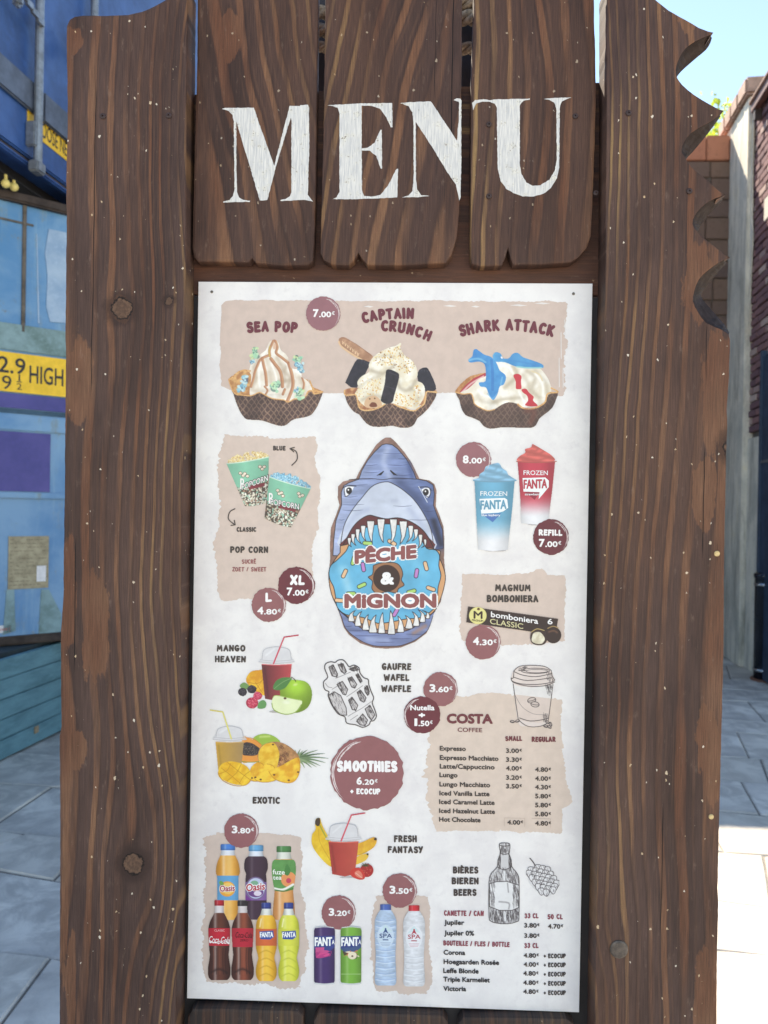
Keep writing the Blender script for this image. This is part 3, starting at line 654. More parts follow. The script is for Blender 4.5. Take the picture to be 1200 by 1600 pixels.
mR = wood('stained_wood_right_post', x0, x1, 8.5, 1.75,
          knots=[kn(1150, 700, .03, .5), kn(968, 1440, .03, .6)],
          blots=[bl(1120, 610, 24, 100), bl(1100, 770, 22, 55), bl(1140, 665, 16, 25), bl(1106, 1150, 18, 55), bl(1118, 1200, 14, 60), bl(1092, 440, 24, 60), bl(1098, 1560, 14, 80), bl(1074, 20, 20, 30)],
          cracks=[ck(1105, 490, 600, .0006), ck(1101, 690, 880, .0008), ck(1036, 1250, 1470, .0007), ck(1121, 840, 890, .0006)], seed=4.0, swing=-.016, sk=3.6, sp_=-.9)
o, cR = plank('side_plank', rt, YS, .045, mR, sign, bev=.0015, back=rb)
mEnd = plain('shade_darkened_end_grain', (52, 38, 34), .8, .25, 60, spec=.15); o.data.materials.append(mEnd)  # stained end grain, darkened so the shade of the undersides sits in the colour
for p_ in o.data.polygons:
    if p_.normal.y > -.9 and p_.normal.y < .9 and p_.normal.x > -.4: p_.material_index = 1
# three short planks that carry the heading
P1 = [(308, -25), (307, 100), (306, 150), (303, 250), (301, 330), (300, 388), (303, 402), (309, 409), (340, 409), (388, 410), (394, 404), (400, 411), (440, 415), (482, 414), (489, 408), (491, 380), (493, 300), (495, 150), (497, -25)]
P2 = [(508, -25), (507, 80), (505, 200), (502, 320), (500, 395), (506, 407), (520, 414), (545, 415), (553, 407), (560, 396), (566, 405), (574, 414), (620, 415), (660, 413), (697, 411), (706, 398), (714, 372), (718, 330), (720, 200), (722, 100), (722, -25)]
P3 = [(741, -25), (739, 60), (736, 140), (735, 260), (735, 400), (737, 412), (750, 416), (784, 415), (790, 402), (794, 388), (797, 402), (802, 414), (850, 413), (892, 410), (905, 402), (917, 388), (924, 368), (926, 330), (929, 250), (932, 150), (931, 80), (929, 30), (929, -25)]
mats = []
for i, (P, wd, dn, NN, seed, kk) in enumerate([(P1, 290, 500, 6, 11.0, []), (P2, 735, 500, 6, 15.0, []), (P3, 950, 730, 7, 22.0, [(862, 68, .02, .6)])]):
    c = pcen(P, YC); qq = lambda px, py: loc_of(px, py, c, YC)
    cks = {0: [ck(392, 330, 400, .0007, qq)], 1: [ck(701, -20, 380, .0009, qq), ck(674, -20, 280, .0004, qq)], 2: []}[i]
    m = wood('stained_wood_heading_%s' % 'abc'[i], qq(wd, 200)[0], qq(dn, 200)[0], NN, 1.5, knots=[kn(a, b, r, s_, qq) for a, b, r, s_ in kk],
             blots=[bl(328, 50, 10, 60, qq), bl(345, 170, 22, 40, qq)] if i == 0 else [], cracks=cks, seed=seed, wav=.018, specks=.5, dark=(82, 60, 53), tilt=(.17, -.16, .05)[i], swing=(.006, .004, .008)[i], sk=11.0, sp_=float(i) * 2)
    o, cc = plank('heading_plank', rough2(P, P, .3, 9, i)[0], YC, .021, m, sign, bev=.004)
# cross rail behind the heading planks, back board, foot planks
mH = wood('stained_wood_rail', -.06, .06, 3, 1.2, seed=30.0, horiz=True, specks=.3, amt=.55, dark=(70, 48, 44), light=(128, 84, 60))
rail, _ = plank('cross_rail', [(296, 147), (942, 128), (939, 462), (292, 460)], 1.1865, .04, mH, sign)
mB = plain('shade_darkened_board', (38, 34, 38), .6, .3, 9)  # near-black tone puts the deep shade around the poster into the board
bb, _ = plank('back_board', [(286, 463), (944, 465), (925, 1640), (272, 1640)], 1.1875, .009, mB, sign, bev=0)
bb.location.y += .0
for P in ([(293, 1590), (300, 1577), (340, 1576), (430, 1579), (466, 1580), (474, 1588), (474, BOT), (284, BOT)],
          [(490, 1596), (498, 1583), (560, 1583), (640, 1585), (692, 1587), (700, 1598), (698, BOT), (488, BOT)],
          [(716, 1600), (724, 1590), (800, 1590), (885, 1592), (897, 1600), (893, BOT), (712, BOT)]):
    plank('foot_plank', P, 1.165, .02, wood('stained_wood_foot', -.1, .09, 9, 1.4, seed=random.random() * 50, amt=.4, specks=.4, dark=(66, 58, 56)) if P[0][0] == 293 else bpy.data.materials['stained_wood_foot'], sign, bev=.004)
# boards added to darken the slits between heading planks, shade in their colour
mD = plain('slit_shade_backing', (34, 32, 44), .7, .3, 9)
for a, b in ((486, 520), (712, 752)):
    plank('dark_slit_backing', [(a, -60), (b, -60), (b - 2, 160), (a - 2, 160)], 1.27, .03, mD, sign, bev=0)
# screws, nails, plug
def disc(name, px, py, r, Y, mat, parent, h=.002, dome=0.35, n=20, slot=False):
    p = at(px, py, Y); bm = bmesh.new()
    prof = [(r, 0), (r * .97, -h * .6), (r * .8, -h), (r * .35, -h * (1 + dome * .3))]
    rings = []
    for rr, y in prof: rings.append([bm.verts.new((rr * math.cos(2 * math.pi * k / n), y, rr * math.sin(2 * math.pi * k / n))) for k in range(n)])
    for a, b in zip(rings, rings[1:]):
        for k in range(n): bm.faces.new((a[k], a[(k + 1) % n], b[(k + 1) % n], b[k]))
    if slot:
        lo = [bm.verts.new((v.co.x * .9, -h * .2, v.co.z * .9)) for v in rings[-1]]
        for k in range(n): bm.faces.new((rings[-1][k], rings[-1][(k + 1) % n], lo[(k + 1) % n], lo[k]))
        bm.faces.new(lo)
    else: bm.faces.new(rings[-1])
    o = bmobj(name, bm, mat, None, smooth=False); o.location = p
    o.parent = parent; o.matrix_parent_inverse = Matrix.Translation(-Vector(parent.location))
    return o
mS = plain('stained_screw_head', (74, 56, 54), .5, .3, 300, metal=.2)
for x, y in ((161, 182), (264, 181), (1077, 299), (982, 177)): disc('screw', x, y, .0045, YS, mS, sign, slot=True)
for x, y in ((764, 195), (899, 182), (764, 307), (931, 302)): disc('screw', x, y, .0042, YC, mS, sign, slot=True)
disc('wood_plug', 967, 1483, .0135, YS, plain('grey_stained_plug', (100, 88, 80), .4, .4, 120), sign, h=.0025)
mN = plain('bare_wood_pip', (226, 196, 140), .6, .2, 200)
for x, y, r in ((1120, 865, .0042), (1111, 1276, .0038)): disc('dowel_pip', x, y, r, YS, mN, sign, h=.0015)

# ------------------------------------------------------------------ painted heading letters
def flatmesh(name, polys, Y, mat, parent, th=.0004, smoothcol=None):
    """polys: list of pixel outlines -> thin slabs of paint standing on plane Y"""
    vs, fs = [], []
    for P in polys:
        a = len(vs); n = len(P)
        vs += [tuple(at(x, y, Y - th)) for x, y in P] + [tuple(at(x, y, Y)) for x, y in P]
        fs.append(list(range(a, a + n)))
        for k in range(n): fs.append([a + k, a + n + k, a + n + (k + 1) % n, a + (k + 1) % n])
    me = bpy.data.meshes.new(name); me.from_pydata(vs, [], fs); me.validate()
    return link(name, me, mat, parent)
def zz(ox, oy, s): return lambda P: [(ox + x / s, oy + y / s) for x, y in P]
def rough_edge(P, amp=.5, step=3.0, seed=1):
    r = random.Random(seed); out = []
    for (x0, y0), (x1, y1) in zip(P, P[1:] + P[:1]):
        L = math.hypot(x1 - x0, y1 - y0); n = max(1, int(L / step))
        for k in range(n):
            t = k / n; out.append((x0 + (x1 - x0) * t + r.uniform(-amp, amp), y0 + (y1 - y0) * t + r.uniform(-amp, amp)))
    return out
sM = NT('white_letter_paint'); X, Y_, Z = sM.xyz()
st = sM.noise(sM.vec(sM.m_('MULTIPLY', X, 500.0), 0.0, sM.m_('MULTIPLY', Z, 35.0)), 1, 4, .6)
gr = sM.noise(sM.vec(X, 0.0, Z), 60, 5, .65); ch = sM.noise(sM.vec(X, 0.0, Z), 330, 3, .6)
cc = sM.mix(sM.ss(st, .3, .7), L3(188, 189, 192), L3(228, 226, 222))
cc = sM.mix(sM.ss(gr, .5, .75, 0, .5), cc, L3(226, 220, 196))
cc = sM.mix(sM.m_('MULTIPLY', sM.ss(gr, .52, .66), sM.ss(ch, .55, .61, 0, .9)), cc, L3(110, 92, 84)); cc = sM.mix(sM.ss(st, .64, .76, 0, .35), cc, L3(150, 140, 136))
sM.bump(st, .4, .0006); mWhite = sM.fin(cc, .5)
z = zz(330, 140, 6)
Mv = z([(98, 180), (130, 172), (270, 170), (400, 168), (440, 290), (590, 715), (735, 155), (735, 152), (830, 156), (838, 146), (908, 140), (918, 170), (916, 300), (920, 460), (918, 620), (912, 740), (906, 985), (925, 1010), (955, 1052), (915, 1040), (870, 1034), (760, 1040), (648, 1044), (650, 1034), (700, 1026), (738, 1000), (752, 960), (752, 300), (746, 262), (600, 745), (526, 1036), (456, 1040), (400, 850), (236, 300), (236, 700), (242, 960), (262, 1010), (300, 1036), (368, 1042), (362, 1052), (230, 1054), (112, 1060), (112, 1050), (170, 1036), (204, 1000), (218, 940), (216, 700), (212, 300), (200, 240), (165, 200)])
z = zz(500, 140, 5)
Ev = z([(60, 122), (320, 108), (564, 104), (566, 296), (552, 294), (520, 220), (470, 150), (410, 128), (326, 126), (326, 458), (370, 456), (425, 415), (474, 312), (482, 316), (485, 618), (474, 618), (440, 520), (390, 478), (326, 474), (328, 790), (345, 832), (400, 836), (470, 824), (530, 750), (598, 618), (610, 618), (604, 842), (440, 850), (250, 856), (100, 856), (130, 842), (152, 800), (152, 190), (138, 142), (100, 130)])
Nv = z([(625, 106), (700, 98), (866, 92), (900, 142), (1070, 400), (1078, 290), (1086, 240), (1086, 96), (1044, 82), (1070, 68), (1096, 70), (1104, 84), (1104, 560), (1098, 850), (1088, 866), (1074, 800), (1060, 740), (1004, 660), (870, 440), (748, 252), (750, 700), (758, 780), (790, 824), (856, 830), (780, 840), (640, 842), (690, 826), (722, 790), (732, 680), (730, 240), (722, 180), (690, 128)])
z = zz(700, 140, 4.615)
Uv = z([(174, 96), (196, 76), (260, 70), (300, 76), (350, 70), (540, 66), (590, 64), (588, 72), (545, 80), (518, 110), (518, 540), (530, 610), (565, 670), (610, 694), (665, 690), (730, 650), (770, 585), (784, 500), (782, 140), (768, 95), (730, 74), (690, 68), (760, 60), (890, 56), (850, 70), (820, 86), (806, 130), (802, 560), (786, 640), (740, 710), (690, 750), (620, 770), (540, 770), (470, 745), (420, 715), (380, 660), (358, 570), (352, 130), (335, 100), (300, 88), (250, 86), (205, 100), (180, 148)])
for k, (P, lab) in enumerate([(Mv, 'white letter M'), (Ev, 'white letter E'), (Nv, 'white letter N'), (Uv, 'white letter U')]):
    flatmesh('painted_letter', [rough_edge(P, .35, 3, k)], YC, mWhite, sign)['label'] = lab
# ------------------------------------------------------------------ poster sheet
PAPER = (231, 229, 230)
pc = at(600, 1000, YP)
poster = empty('menu_poster', (pc.x, YP, at(600, 1570, YP).z))
tag(poster, 'pale printed menu poster with food pictures and prices, screwed inside the wooden sign', 'poster')
s = NT('printed_paper'); X, Y_, Z = s.xyz()
v = s.vec(X, 0.0, Z); n1 = s.noise(v, 16, 6, .65); n2 = s.noise(v, 70, 5, .65); n3 = s.noise(v, 5, 3, .5)
cc = s.mix(s.ss(n1, .35, .65), L3(224, 220, 221), L3(237, 234, 233))
cc = s.mix(s.ss(n2, .52, .72, 0, .32), cc, L3(205, 200, 203))
cc = s.mix(s.ss(n3, .4, .7, 0, .35), cc, L3(242, 240, 239))
s.fin(cc, .3, .5); mPaper = s.m
plank('sheet', [(310, 440), (926, 443), (905, 1582), (292, 1560)], YP, .004, mPaper, poster, bev=.0006)
mPS = plain('small_steel_screw', (120, 112, 104), .35, .2, 300, metal=.8)
for x, y in ((331, 456), (896, 459)): disc('screw', x, y, .0022, YP, mPS, poster, h=.0012, slot=True)
s = NT('printing_ink'); at_ = s.n('ShaderNodeAttribute'); at_.attribute_name = 'Ink'
tcx = s.xyz(); nn = s.noise(s.vec(tcx[0], 0.0, tcx[2]), 60, 4, .6)
k = s.ss(nn, .3, .7, .95, 1.04)
s.fin(s.mix(1.0, at_.outputs['Color'], s.vec(k, k, k), 'MULTIPLY'), .38, .45); mInk = s.m
LAY = .00020
_dirs = {}
def atv(PX, PY, Y):
    PX = np.asarray(PX, float); PY = np.asarray(PY, float)
    d = RR.T @ np.stack([(PX.ravel() - 600) / F, np.ones(PX.size), -(PY.ravel() - 800) / F])
    return (CAM[:, None] + d * (Y / d[1])).T
def inkmesh(name, V, faces_flat, nv, colors, parent, ycol=None):
    """fast mesh: faces_flat array (n,k)"""
    me = bpy.data.meshes.new(name)
    me.vertices.add(len(V)); me.vertices.foreach_set('co', np.ascontiguousarray(V, dtype=np.float32).ravel())
    nf = len(faces_flat)
    me.loops.add(nf * nv); me.loops.foreach_set('vertex_index', np.ascontiguousarray(faces_flat, dtype=np.int32).ravel())
    me.polygons.add(nf); me.polygons.foreach_set('loop_start', np.arange(0, nf * nv, nv, dtype=np.int32))
    me.update(calc_edges=True)
    a = me.color_attributes.new('Ink', 'FLOAT_COLOR', 'POINT')
    c4 = np.ones((len(V), 4), np.float32); c4[:, :3] = colors; a.data.foreach_set('color', c4.ravel())
    return link(name, me, mInk, parent)
def setink(me, col):
    a = me.color_attributes.new('Ink', 'FLOAT_COLOR', 'POINT'); n = len(me.vertices)
    c4 = np.ones((n, 4), np.float32); c4[:, :3] = lin(col); a.data.foreach_set('color', c4.ravel())
def shapes(name, polys, col, lay, parent=None):
    """flat printed outlines, one mesh; each outline a hair above the last so that overlaps never share a plane"""
    vs, fs = [], []
    n = max(1, len(polys))
    for i, P in enumerate(polys):
        Y = YP - LAY * lay - LAY * .8 * i / n
        a = len(vs)
        if len(P) > 40:
            r_ = mgeo.delaunay_2d_cdt([Vector(p) for p in P], [], [list(range(len(P)))], 1, 1e-4)
            vs += [tuple(at(p[0], p[1], Y)) for p in r_[0]]; fs += [[a + j for j in f] for f in r_[2]]
        else: vs += [tuple(at(x, y, Y)) for x, y in P]; fs.append(list(range(a, a + len(P))))
    me = bpy.data.meshes.new(name); me.from_pydata(vs, [], fs)
    setink(me, col)
    return link(name, me, mInk, parent or poster)
# ---- numpy painting for the printed photographs and drawings (real flat print, carried by a fine grid of coloured faces)
def vnoise(X, Y, sc, seed=0, oct=3):
    out = 0; amp = 1; tot = 0
    for o in range(oct):
        r = np.random.RandomState(seed + o * 17); g = r.rand(64, 64)
        x = X / sc * 2 ** o; y = Y / sc * 2 ** o
        xi = np.floor(x).astype(int); yi = np.floor(y).astype(int); fx = x - xi; fy = y - yi
        fx = fx * fx * (3 - 2 * fx); fy = fy * fy * (3 - 2 * fy)
        G = lambda a, b: g[b % 64, a % 64]
        out = out + amp * ((G(xi, yi) * (1 - fx) + G(xi + 1, yi) * fx) * (1 - fy) + (G(xi, yi + 1) * (1 - fx) + G(xi + 1, yi + 1) * fx) * fy)
        tot += amp; amp *= .5
    return out / tot
class CV:
    def __init__(s, x0, y0, x1, y1, step=.6, bg=PAPER):
        s.st = step; xs = np.arange(x0, x1 + step, step); ys = np.arange(y0, y1 + step, step)
        s.X, s.Y = np.meshgrid(xs, ys); s.x0, s.y0 = x0, y0
        s.c = np.ones(s.X.shape + (3,)) * np.array(bg, float); s.a = np.zeros(s.X.shape)
    def win(s, bx0, by0, bx1, by1):
        i0 = max(0, int((by0 - s.y0) / s.st) - 1); i1 = min(s.X.shape[0], int((by1 - s.y0) / s.st) + 3)
        j0 = max(0, int((bx0 - s.x0) / s.st) - 1); j1 = min(s.X.shape[1], int((bx1 - s.x0) / s.st) + 3)
        return (slice(i0, max(i0, i1)), slice(j0, max(j0, j1)))
    def comp(s, w, m, col, clip):
        X, Y = s.X[w], s.Y[w]
        if clip: m = m * s.a[w]
        c = col(X, Y) if callable(col) else np.array(col, float)
        s.c[w] = s.c[w] * (1 - m[..., None]) + c * m[..., None]
        s.a[w] = np.maximum(s.a[w], m)
    def poly(s, P, col, op=1.0, clip=False, rag=0.0, seed=0):
        P = np.array(P, float)
        w = s.win(P[:, 0].min() - rag, P[:, 1].min() - rag, P[:, 0].max() + rag, P[:, 1].max() + rag)
        X, Y = s.X[w], s.Y[w]
        if X.size == 0: return
        if rag:
            X = X + (vnoise(X, Y, 4, seed) - .5) * 2 * rag; Y = Y + (vnoise(X + 99, Y, 4, seed + 3) - .5) * 2 * rag
        m = np.zeros(X.shape)
        for ox, oy in ((-.25, -.12), (.12, -.25), (.25, .12), (-.12, .25)):
            xx = X + ox * s.st; yy = Y + oy * s.st; ins = np.zeros(X.shape, bool)
            for k in range(len(P)):
                xa, ya = P[k - 1]; xb, yb = P[k]
                if ya == yb: continue
                cnd = ((ya > yy) != (yb > yy)) & (xx < (xb - xa) * (yy - ya) / (yb - ya) + xa); ins ^= cnd
            m += ins / 4
        s.comp(w, m * op, col, clip)
    def blob(s, P, col, n=5, **k): s.poly(cr(P, n, True), col, **k)
    def dist(s, P, pad):
        P = np.array(P, float); w = s.win(P[:, 0].min() - pad, P[:, 1].min() - pad, P[:, 0].max() + pad, P[:, 1].max() + pad)
        X, Y = s.X[w], s.Y[w]; D = np.full(X.shape, 1e9); T = np.zeros(X.shape)
        n = len(P) - 1
        for k in range(n):
            ax, ay = P[k]; bx, by = P[k + 1]; dx, dy = bx - ax, by - ay; L = dx * dx + dy * dy + 1e-9
            t = np.clip(((X - ax) * dx + (Y - ay) * dy) / L, 0, 1); d = np.hypot(X - ax - t * dx, Y - ay - t * dy)
            u = d < D; D = np.where(u, d, D); T = np.where(u, (k + t) / n, T)
        return w, D, T
    def line(s, P, wd, col, op=1.0, clip=False, curve=True, taper=0, w2=None):
        if curve and len(P) > 2: P = cr(P, 4)
        w, D, T = s.dist(P, wd + 1)
        if D.size == 0: return
        ww = wd * .5 * (1 - taper * np.abs(2 * T - 1) ** 2) if w2 is None else .5 * (wd + (w2 - wd) * T)
        s.comp(w, np.clip((ww - D) / s.st + .5, 0, 1) * op, col, clip)
    def soft(s, P, wd, col, op=.5, clip=True):
        P = cr(P, 3) if len(P) > 2 else P
        w, D, T = s.dist(P, wd * 2)
        if D.size == 0: return
        s.comp(w, np.exp(-(D / (wd * .6)) ** 2) * op, col, clip)
    def ell(s, cx, cy, rx, ry, col, ang=0, op=1.0, clip=False, feather=0):
        R = max(rx, ry) + 1; w = s.win(cx - R, cy - R, cx + R, cy + R); X, Y = s.X[w] - cx, s.Y[w] - cy
        if X.size == 0: return
        a = math.radians(ang); u = (X * math.cos(a) + Y * math.sin(a)) / rx; v = (-X * math.sin(a) + Y * math.cos(a)) / ry
        d = np.hypot(u, v); k = min(rx, ry)
        m = np.clip((1 - d) * k / max(s.st, feather * k) + (.5 if not feather else 0), 0, 1)
        s.comp(w, m * op, col, clip)
    def shade(s, fn):
        """multiply what is painted by fn(X,Y)"""
        s.c = np.where(s.a[..., None] > 0, s.c * fn(s.X, s.Y)[..., None], s.c)
    def emit(s, name, lay, parent=None):
        A = s.a; cell = (A[:-1, :-1] + A[1:, :-1] + A[:-1, 1:] + A[1:, 1:]) / 4 > .5
        H, W = A.shape; idx = np.arange(H * W).reshape(H, W)
        f = np.stack([idx[:-1, :-1][cell], idx[1:, :-1][cell], idx[1:, 1:][cell], idx[:-1, 1:][cell]], 1)
        used = np.unique(f); rm = np.full(H * W, -1); rm[used] = np.arange(len(used))
        V = atv(s.X.ravel()[used], s.Y.ravel()[used], YP - LAY * lay)
        return inkmesh(name, V, rm[f], 4, lin(np.clip(s.c.reshape(-1, 3)[used], 0, 255)), parent or poster)
# ---- lettering
_cap = {}
def textpolys(txt, bold=0.0, shear=0.0, spacing=1.0):
    c = bpy.data.curves.new('t', 'FONT'); c.body = txt; c.size = 1; c.offset = bold; c.shear = shear; c.space_character = spacing; c.resolution_u = 3
    o = bpy.data.objects.new('t', c); COL.objects.link(o)
    bpy.context.view_layer.update()
    me = o.to_mesh(); V = np.array([v.co[:2] for v in me.vertices]); Fc = [tuple(p.vertices) for p in me.polygons]
    o.to_mesh_clear(); bpy.data.objects.remove(o); bpy.data.curves.remove(c)
    return V, Fc
CAP = None
def text(name, txt, x0, yb, x1, cap, col, lay, bold=.01, shear=0., slope=0., parent=None, italic=0., arc=0., spacing=1.0, caps=None):
    """lettering fitted from x0 to x1 on a baseline that starts at yb and drops by slope px per px"""
    global CAP
    if CAP is None: v, f = textpolys('H'); CAP = v[:, 1].max()
    V, Fc = textpolys(txt, 0.0, shear, spacing)
    if not len(V): return None
    k = (cap / CAP); rad = bold * cap * 1.15 if bold > .004 else 0.0
    bx0, bx1 = V[:, 0].min(), V[:, 0].max()
    X = x0 + rad + (V[:, 0] - bx0) / (bx1 - bx0) * (x1 - x0 - 2 * rad)
    Yp = yb - rad + slope * (X - x0) - V[:, 1] * (k * (1 - 2 * rad / cap))
    if arc: t = (X - x0) / (x1 - x0) * 2 - 1; Yp = Yp - arc * (1 - t * t)
    n = 0 if not rad else (4 if rad < .5 else 10)
    offs = [(0, 0)] + [(rad * math.cos(2 * math.pi * i / n), rad * math.sin(2 * math.pi * i / n)) for i in range(n)]
    if rad > 1.6: offs += [(rad * .5 * math.cos(i * 1.26), rad * .5 * math.sin(i * 1.26)) for i in range(5)]
    me = bpy.data.meshes.new(name)
    vs, fs = [], []       # the strokes are fattened with shifted copies, each a hair above the last
    for q, (dx, dy) in enumerate(offs):
        W = atv(X + dx, Yp + dy, YP - LAY * lay - 1.0e-5 * q); b0 = len(vs)
        vs += [tuple(p) for p in W]; fs += [[b0 + j for j in f] for f in Fc]
    me.from_pydata(vs, [], fs); setink(me, col)
    return link(name, me, mInk, parent or poster)
def arcp(cx, cy, rx, ry, a0, a1, n=9): return [(cx + rx * math.cos(math.radians(a0 + (a1 - a0) * k / n)), cy + ry * math.sin(math.radians(a0 + (a1 - a0) * k / n))) for k in range(n + 1)]
G = {  # hand-drawn brush capitals: (advance, strokes); y up, 0..1
 'A': (.66, [[(.04, 0), (.30, 1), (.60, .02)], [(.16, .34), (.48, .34)]]),
 'B': (.60, [[(.06, 0), (.06, 1)], [(.06, 1), (.32, 1)] + arcp(.30, .77, .2, .22, 80, -90, 6) + [(.08, .53)], [(.08, .53), (.34, .52)] + arcp(.32, .27, .24, .26, 80, -90, 6) + [(.06, 0)]]),
 'C': (.58, [arcp(.34, .5, .30, .5, 55, 305, 14)]),
 'D': (.64, [[(.06, 0), (.06, 1)], [(.06, 1), (.2, 1)] + arcp(.2, .5, .38, .5, 85, -85, 8) + [(.06, 0)]]),
 'E': (.54, [[(.50, .97), (.08, 1), (.06, .0), (.50, .02)], [(.08, .52), (.42, .54)]]),
 'F': (.52, [[(.50, .98), (.08, 1), (.06, 0)], [(.08, .52), (.42, .54)]]),
 'G': (.64, [arcp(.34, .5, .30, .5, 55, 300, 13) + [(.58, .42), (.36, .42)]]),
 'H': (.62, [[(.06, 0), (.06, 1)], [(.54, 1), (.56, 0)], [(.08, .5), (.54, .5)]]),
 'I': (.22, [[(.10, 0), (.10, 1)]]),
 'J': (.42, [[(.32, 1), (.32, .2)] + arcp(.18, .2, .14, .2, 0, -150, 6)]),
 'K': (.60, [[(.06, 0), (.06, 1)], [(.52, 1), (.10, .46)], [(.18, .54), (.56, 0)]]),
 'L': (.50, [[(.08, 1), (.06, .0), (.48, .03)]]),
 'M': (.78, [[(.04, 0), (.12, 1), (.37, .36), (.62, 1), (.70, 0)]]),
 'N': (.64, [[(.06, 0), (.06, 1), (.54, .02), (.56, 1)]]),
 'O': (.66, [arcp(.33, .5, .28, .5, 90, 450, 16)]),
 'P': (.58, [[(.06, 0), (.06, 1)], [(.06, 1), (.28, 1)] + arcp(.28, .73, .24, .27, 85, -90, 7) + [(.08, .44)]]),
 'R': (.62, [[(.06, 0), (.06, 1)], [(.06, 1), (.28, 1)] + arcp(.28, .75, .23, .25, 85, -90, 7) + [(.08, .48)], [(.24, .48), (.56, 0)]]),
 'S': (.56, [arcp(.29, .75, .23, .25, 35, 250, 8) + arcp(.28, .25, .24, .27, 75, -145, 8)]),
 'T': (.58, [[(.02, .98), (.56, 1)], [(.29, 1), (.28, 0)]]),
 'U': (.62, [[(.06, 1), (.06, .3)] + arcp(.31, .28, .25, .28, 180, 360, 9) + [(.56, 1)]]),
 'V': (.62, [[(.03, 1), (.30, 0), (.58, 1)]]),
 'W': (.84, [[(.03, 1), (.20, 0), (.42, .7), (.62, 0), (.80, 1)]]),
 'X': (.58, [[(.03, 1), (.54, 0)], [(.54, 1), (.03, 0)]]),
 'Y': (.58, [[(.03, 1), (.28, .5)], [(.56, 1), (.20, 0)]]),
 'Z': (.56, [[(.04, .98), (.52, 1), (.04, .02), (.54, .0)]]),
 '3': (.54, [arcp(.25, .76, .2, .24, 150, -75, 8) + arcp(.25, .26, .23, .27, 80, -150, 8)]),
 '5': (.54, [[(.46, 1), (.12, 1), (.08, .56)] + arcp(.25, .3, .23, .3, 100, -145, 9)]),
 '0': (.58, [arcp(.29, .5, .23, .5, 90, 450, 16)]),
 '/': (.44, [[(.34, 1.02), (.04, 0)]]), '+': (.46, [[(.2, .22), (.2, .66)], [(.0, .44), (.4, .44)]]), ' ': (.34, []),
}
ACC = {'É': ('E', [[(.22, 1.16), (.36, 1.28)]]), 'È': ('E', [[(.18, 1.28), (.32, 1.16)]]), 'Ê': ('E', [[(.12, 1.14), (.26, 1.28), (.40, 1.14)]])}
def capsule(a, b, w0, n=6):
    dx, dy = b[0] - a[0], b[1] - a[1]; th = math.atan2(dy, dx); out = []
    for k in range(n + 1):
        t = th + math.pi / 2 + math.pi * k / n; out.append((a[0] + w0 * math.cos(t), a[1] + w0 * math.sin(t)))
    for k in range(n + 1):
        t = th - math.pi / 2 + math.pi * k / n; out.append((b[0] + w0 * math.cos(t), b[1] + w0 * math.sin(t)))
    return out
def brush(name, txt, x0, yb, x1, cap, col, lay, thick=.21, slope=0., parent=None, arc=0., jit=.02, rotj=3, seed=3, path=None, gap=.14):
    r = random.Random(seed + len(txt)); adv = 0; items = []
    for ch in txt:
        base, extra = (ACC[ch][0], ACC[ch][1]) if ch in ACC else (ch, [])
        a, st = G[base]; items.append((adv, a, st + extra)); adv += a + gap
    adv -= gap
    sx = (x1 - x0) / adv; vs, fs = [], []; hw = cap * thick * .5
    for off, a, st in items:
        th0 = r.uniform(-rotj, rotj); jy = r.uniform(-jit, jit) * cap; i = 0
        cx = x0 + (off + a / 2) * sx; t = (cx - x0) / (x1 - x0) * 2 - 1
        ddy = slope + arc * 2 * t / ((x1 - x0) / 2) if arc else slope
        th = math.radians(th0) + math.atan(ddy); cyb = yb + slope * (cx - x0) - arc * (1 - t * t) + jy
        for S in st:
            Q = []
            for (gx, gy) in S:
                lx = (gx - a / 2) * sx; ly = hw + gy * (cap - 2 * hw)
                lx *= (a * sx - 2 * hw * .35) / (a * sx)
                Q.append((cx + lx * math.cos(th) + ly * math.sin(th), cyb + lx * math.sin(th) - ly * math.cos(th)))
            for p0, p1 in zip(Q, Q[1:]):
                P = capsule(p0, p1, hw * r.uniform(.92, 1.08)); k = len(vs); Yk = YP - LAY * lay - 4e-6 * i; i += 1
                vs += [tuple(v) for v in atv([p[0] for p in P], [p[1] for p in P], Yk)]; fs.append(list(range(k, k + len(P))))
    me = bpy.data.meshes.new(name); me.from_pydata(vs, [], fs); setink(me, col)
    return link(name, me, mInk, parent or poster)
MAR, DRK = (112, 50, 60), (66, 57, 56)
# ---- beige brushed patches
def ragged(C, amps, seed, step=1.2):
    """closed outline through the corner points C with one brush-edge amplitude per side"""
    r = np.random.RandomState(seed); out = []
    for k in range(len(C)):
        a, b = np.array(C[k], float), np.array(C[(k + 1) % len(C)], float); L = np.linalg.norm(b - a); n = max(2, int(L / step)); d = (b - a) / L; nn = np.array([d[1], -d[0]])
        hi = r.rand(n); hi = np.convolve(hi, [.3, .4, .3], 'same'); lo = np.interp(np.arange(n), np.arange(0, n + 14, 14), r.rand(len(np.arange(0, n + 14, 14))))
        for i in range(n): out.append(tuple(a + d * L * i / n + nn * amps[k % len(amps)] * ((hi[i] - .5) * 1.1 + (lo[i] - .5) * 1.6)))
    return out
PT = (213, 193, 182)
patch = lambda C, amps, seed, col=PT: shapes('beige_patch', [ragged(C, amps, seed)], col, 1)
patch([(346, 476), (352, 470), (366, 469), (620, 470), (884, 471), (884, 540), (880, 618), (690, 614), (560, 614), (440, 614), (366, 612), (345, 603), (344, 540)], [1, 1, 1.5, 2.2, 5, 7, 2, 1, 1, 1, 1, 2], 3, (209, 188, 177))
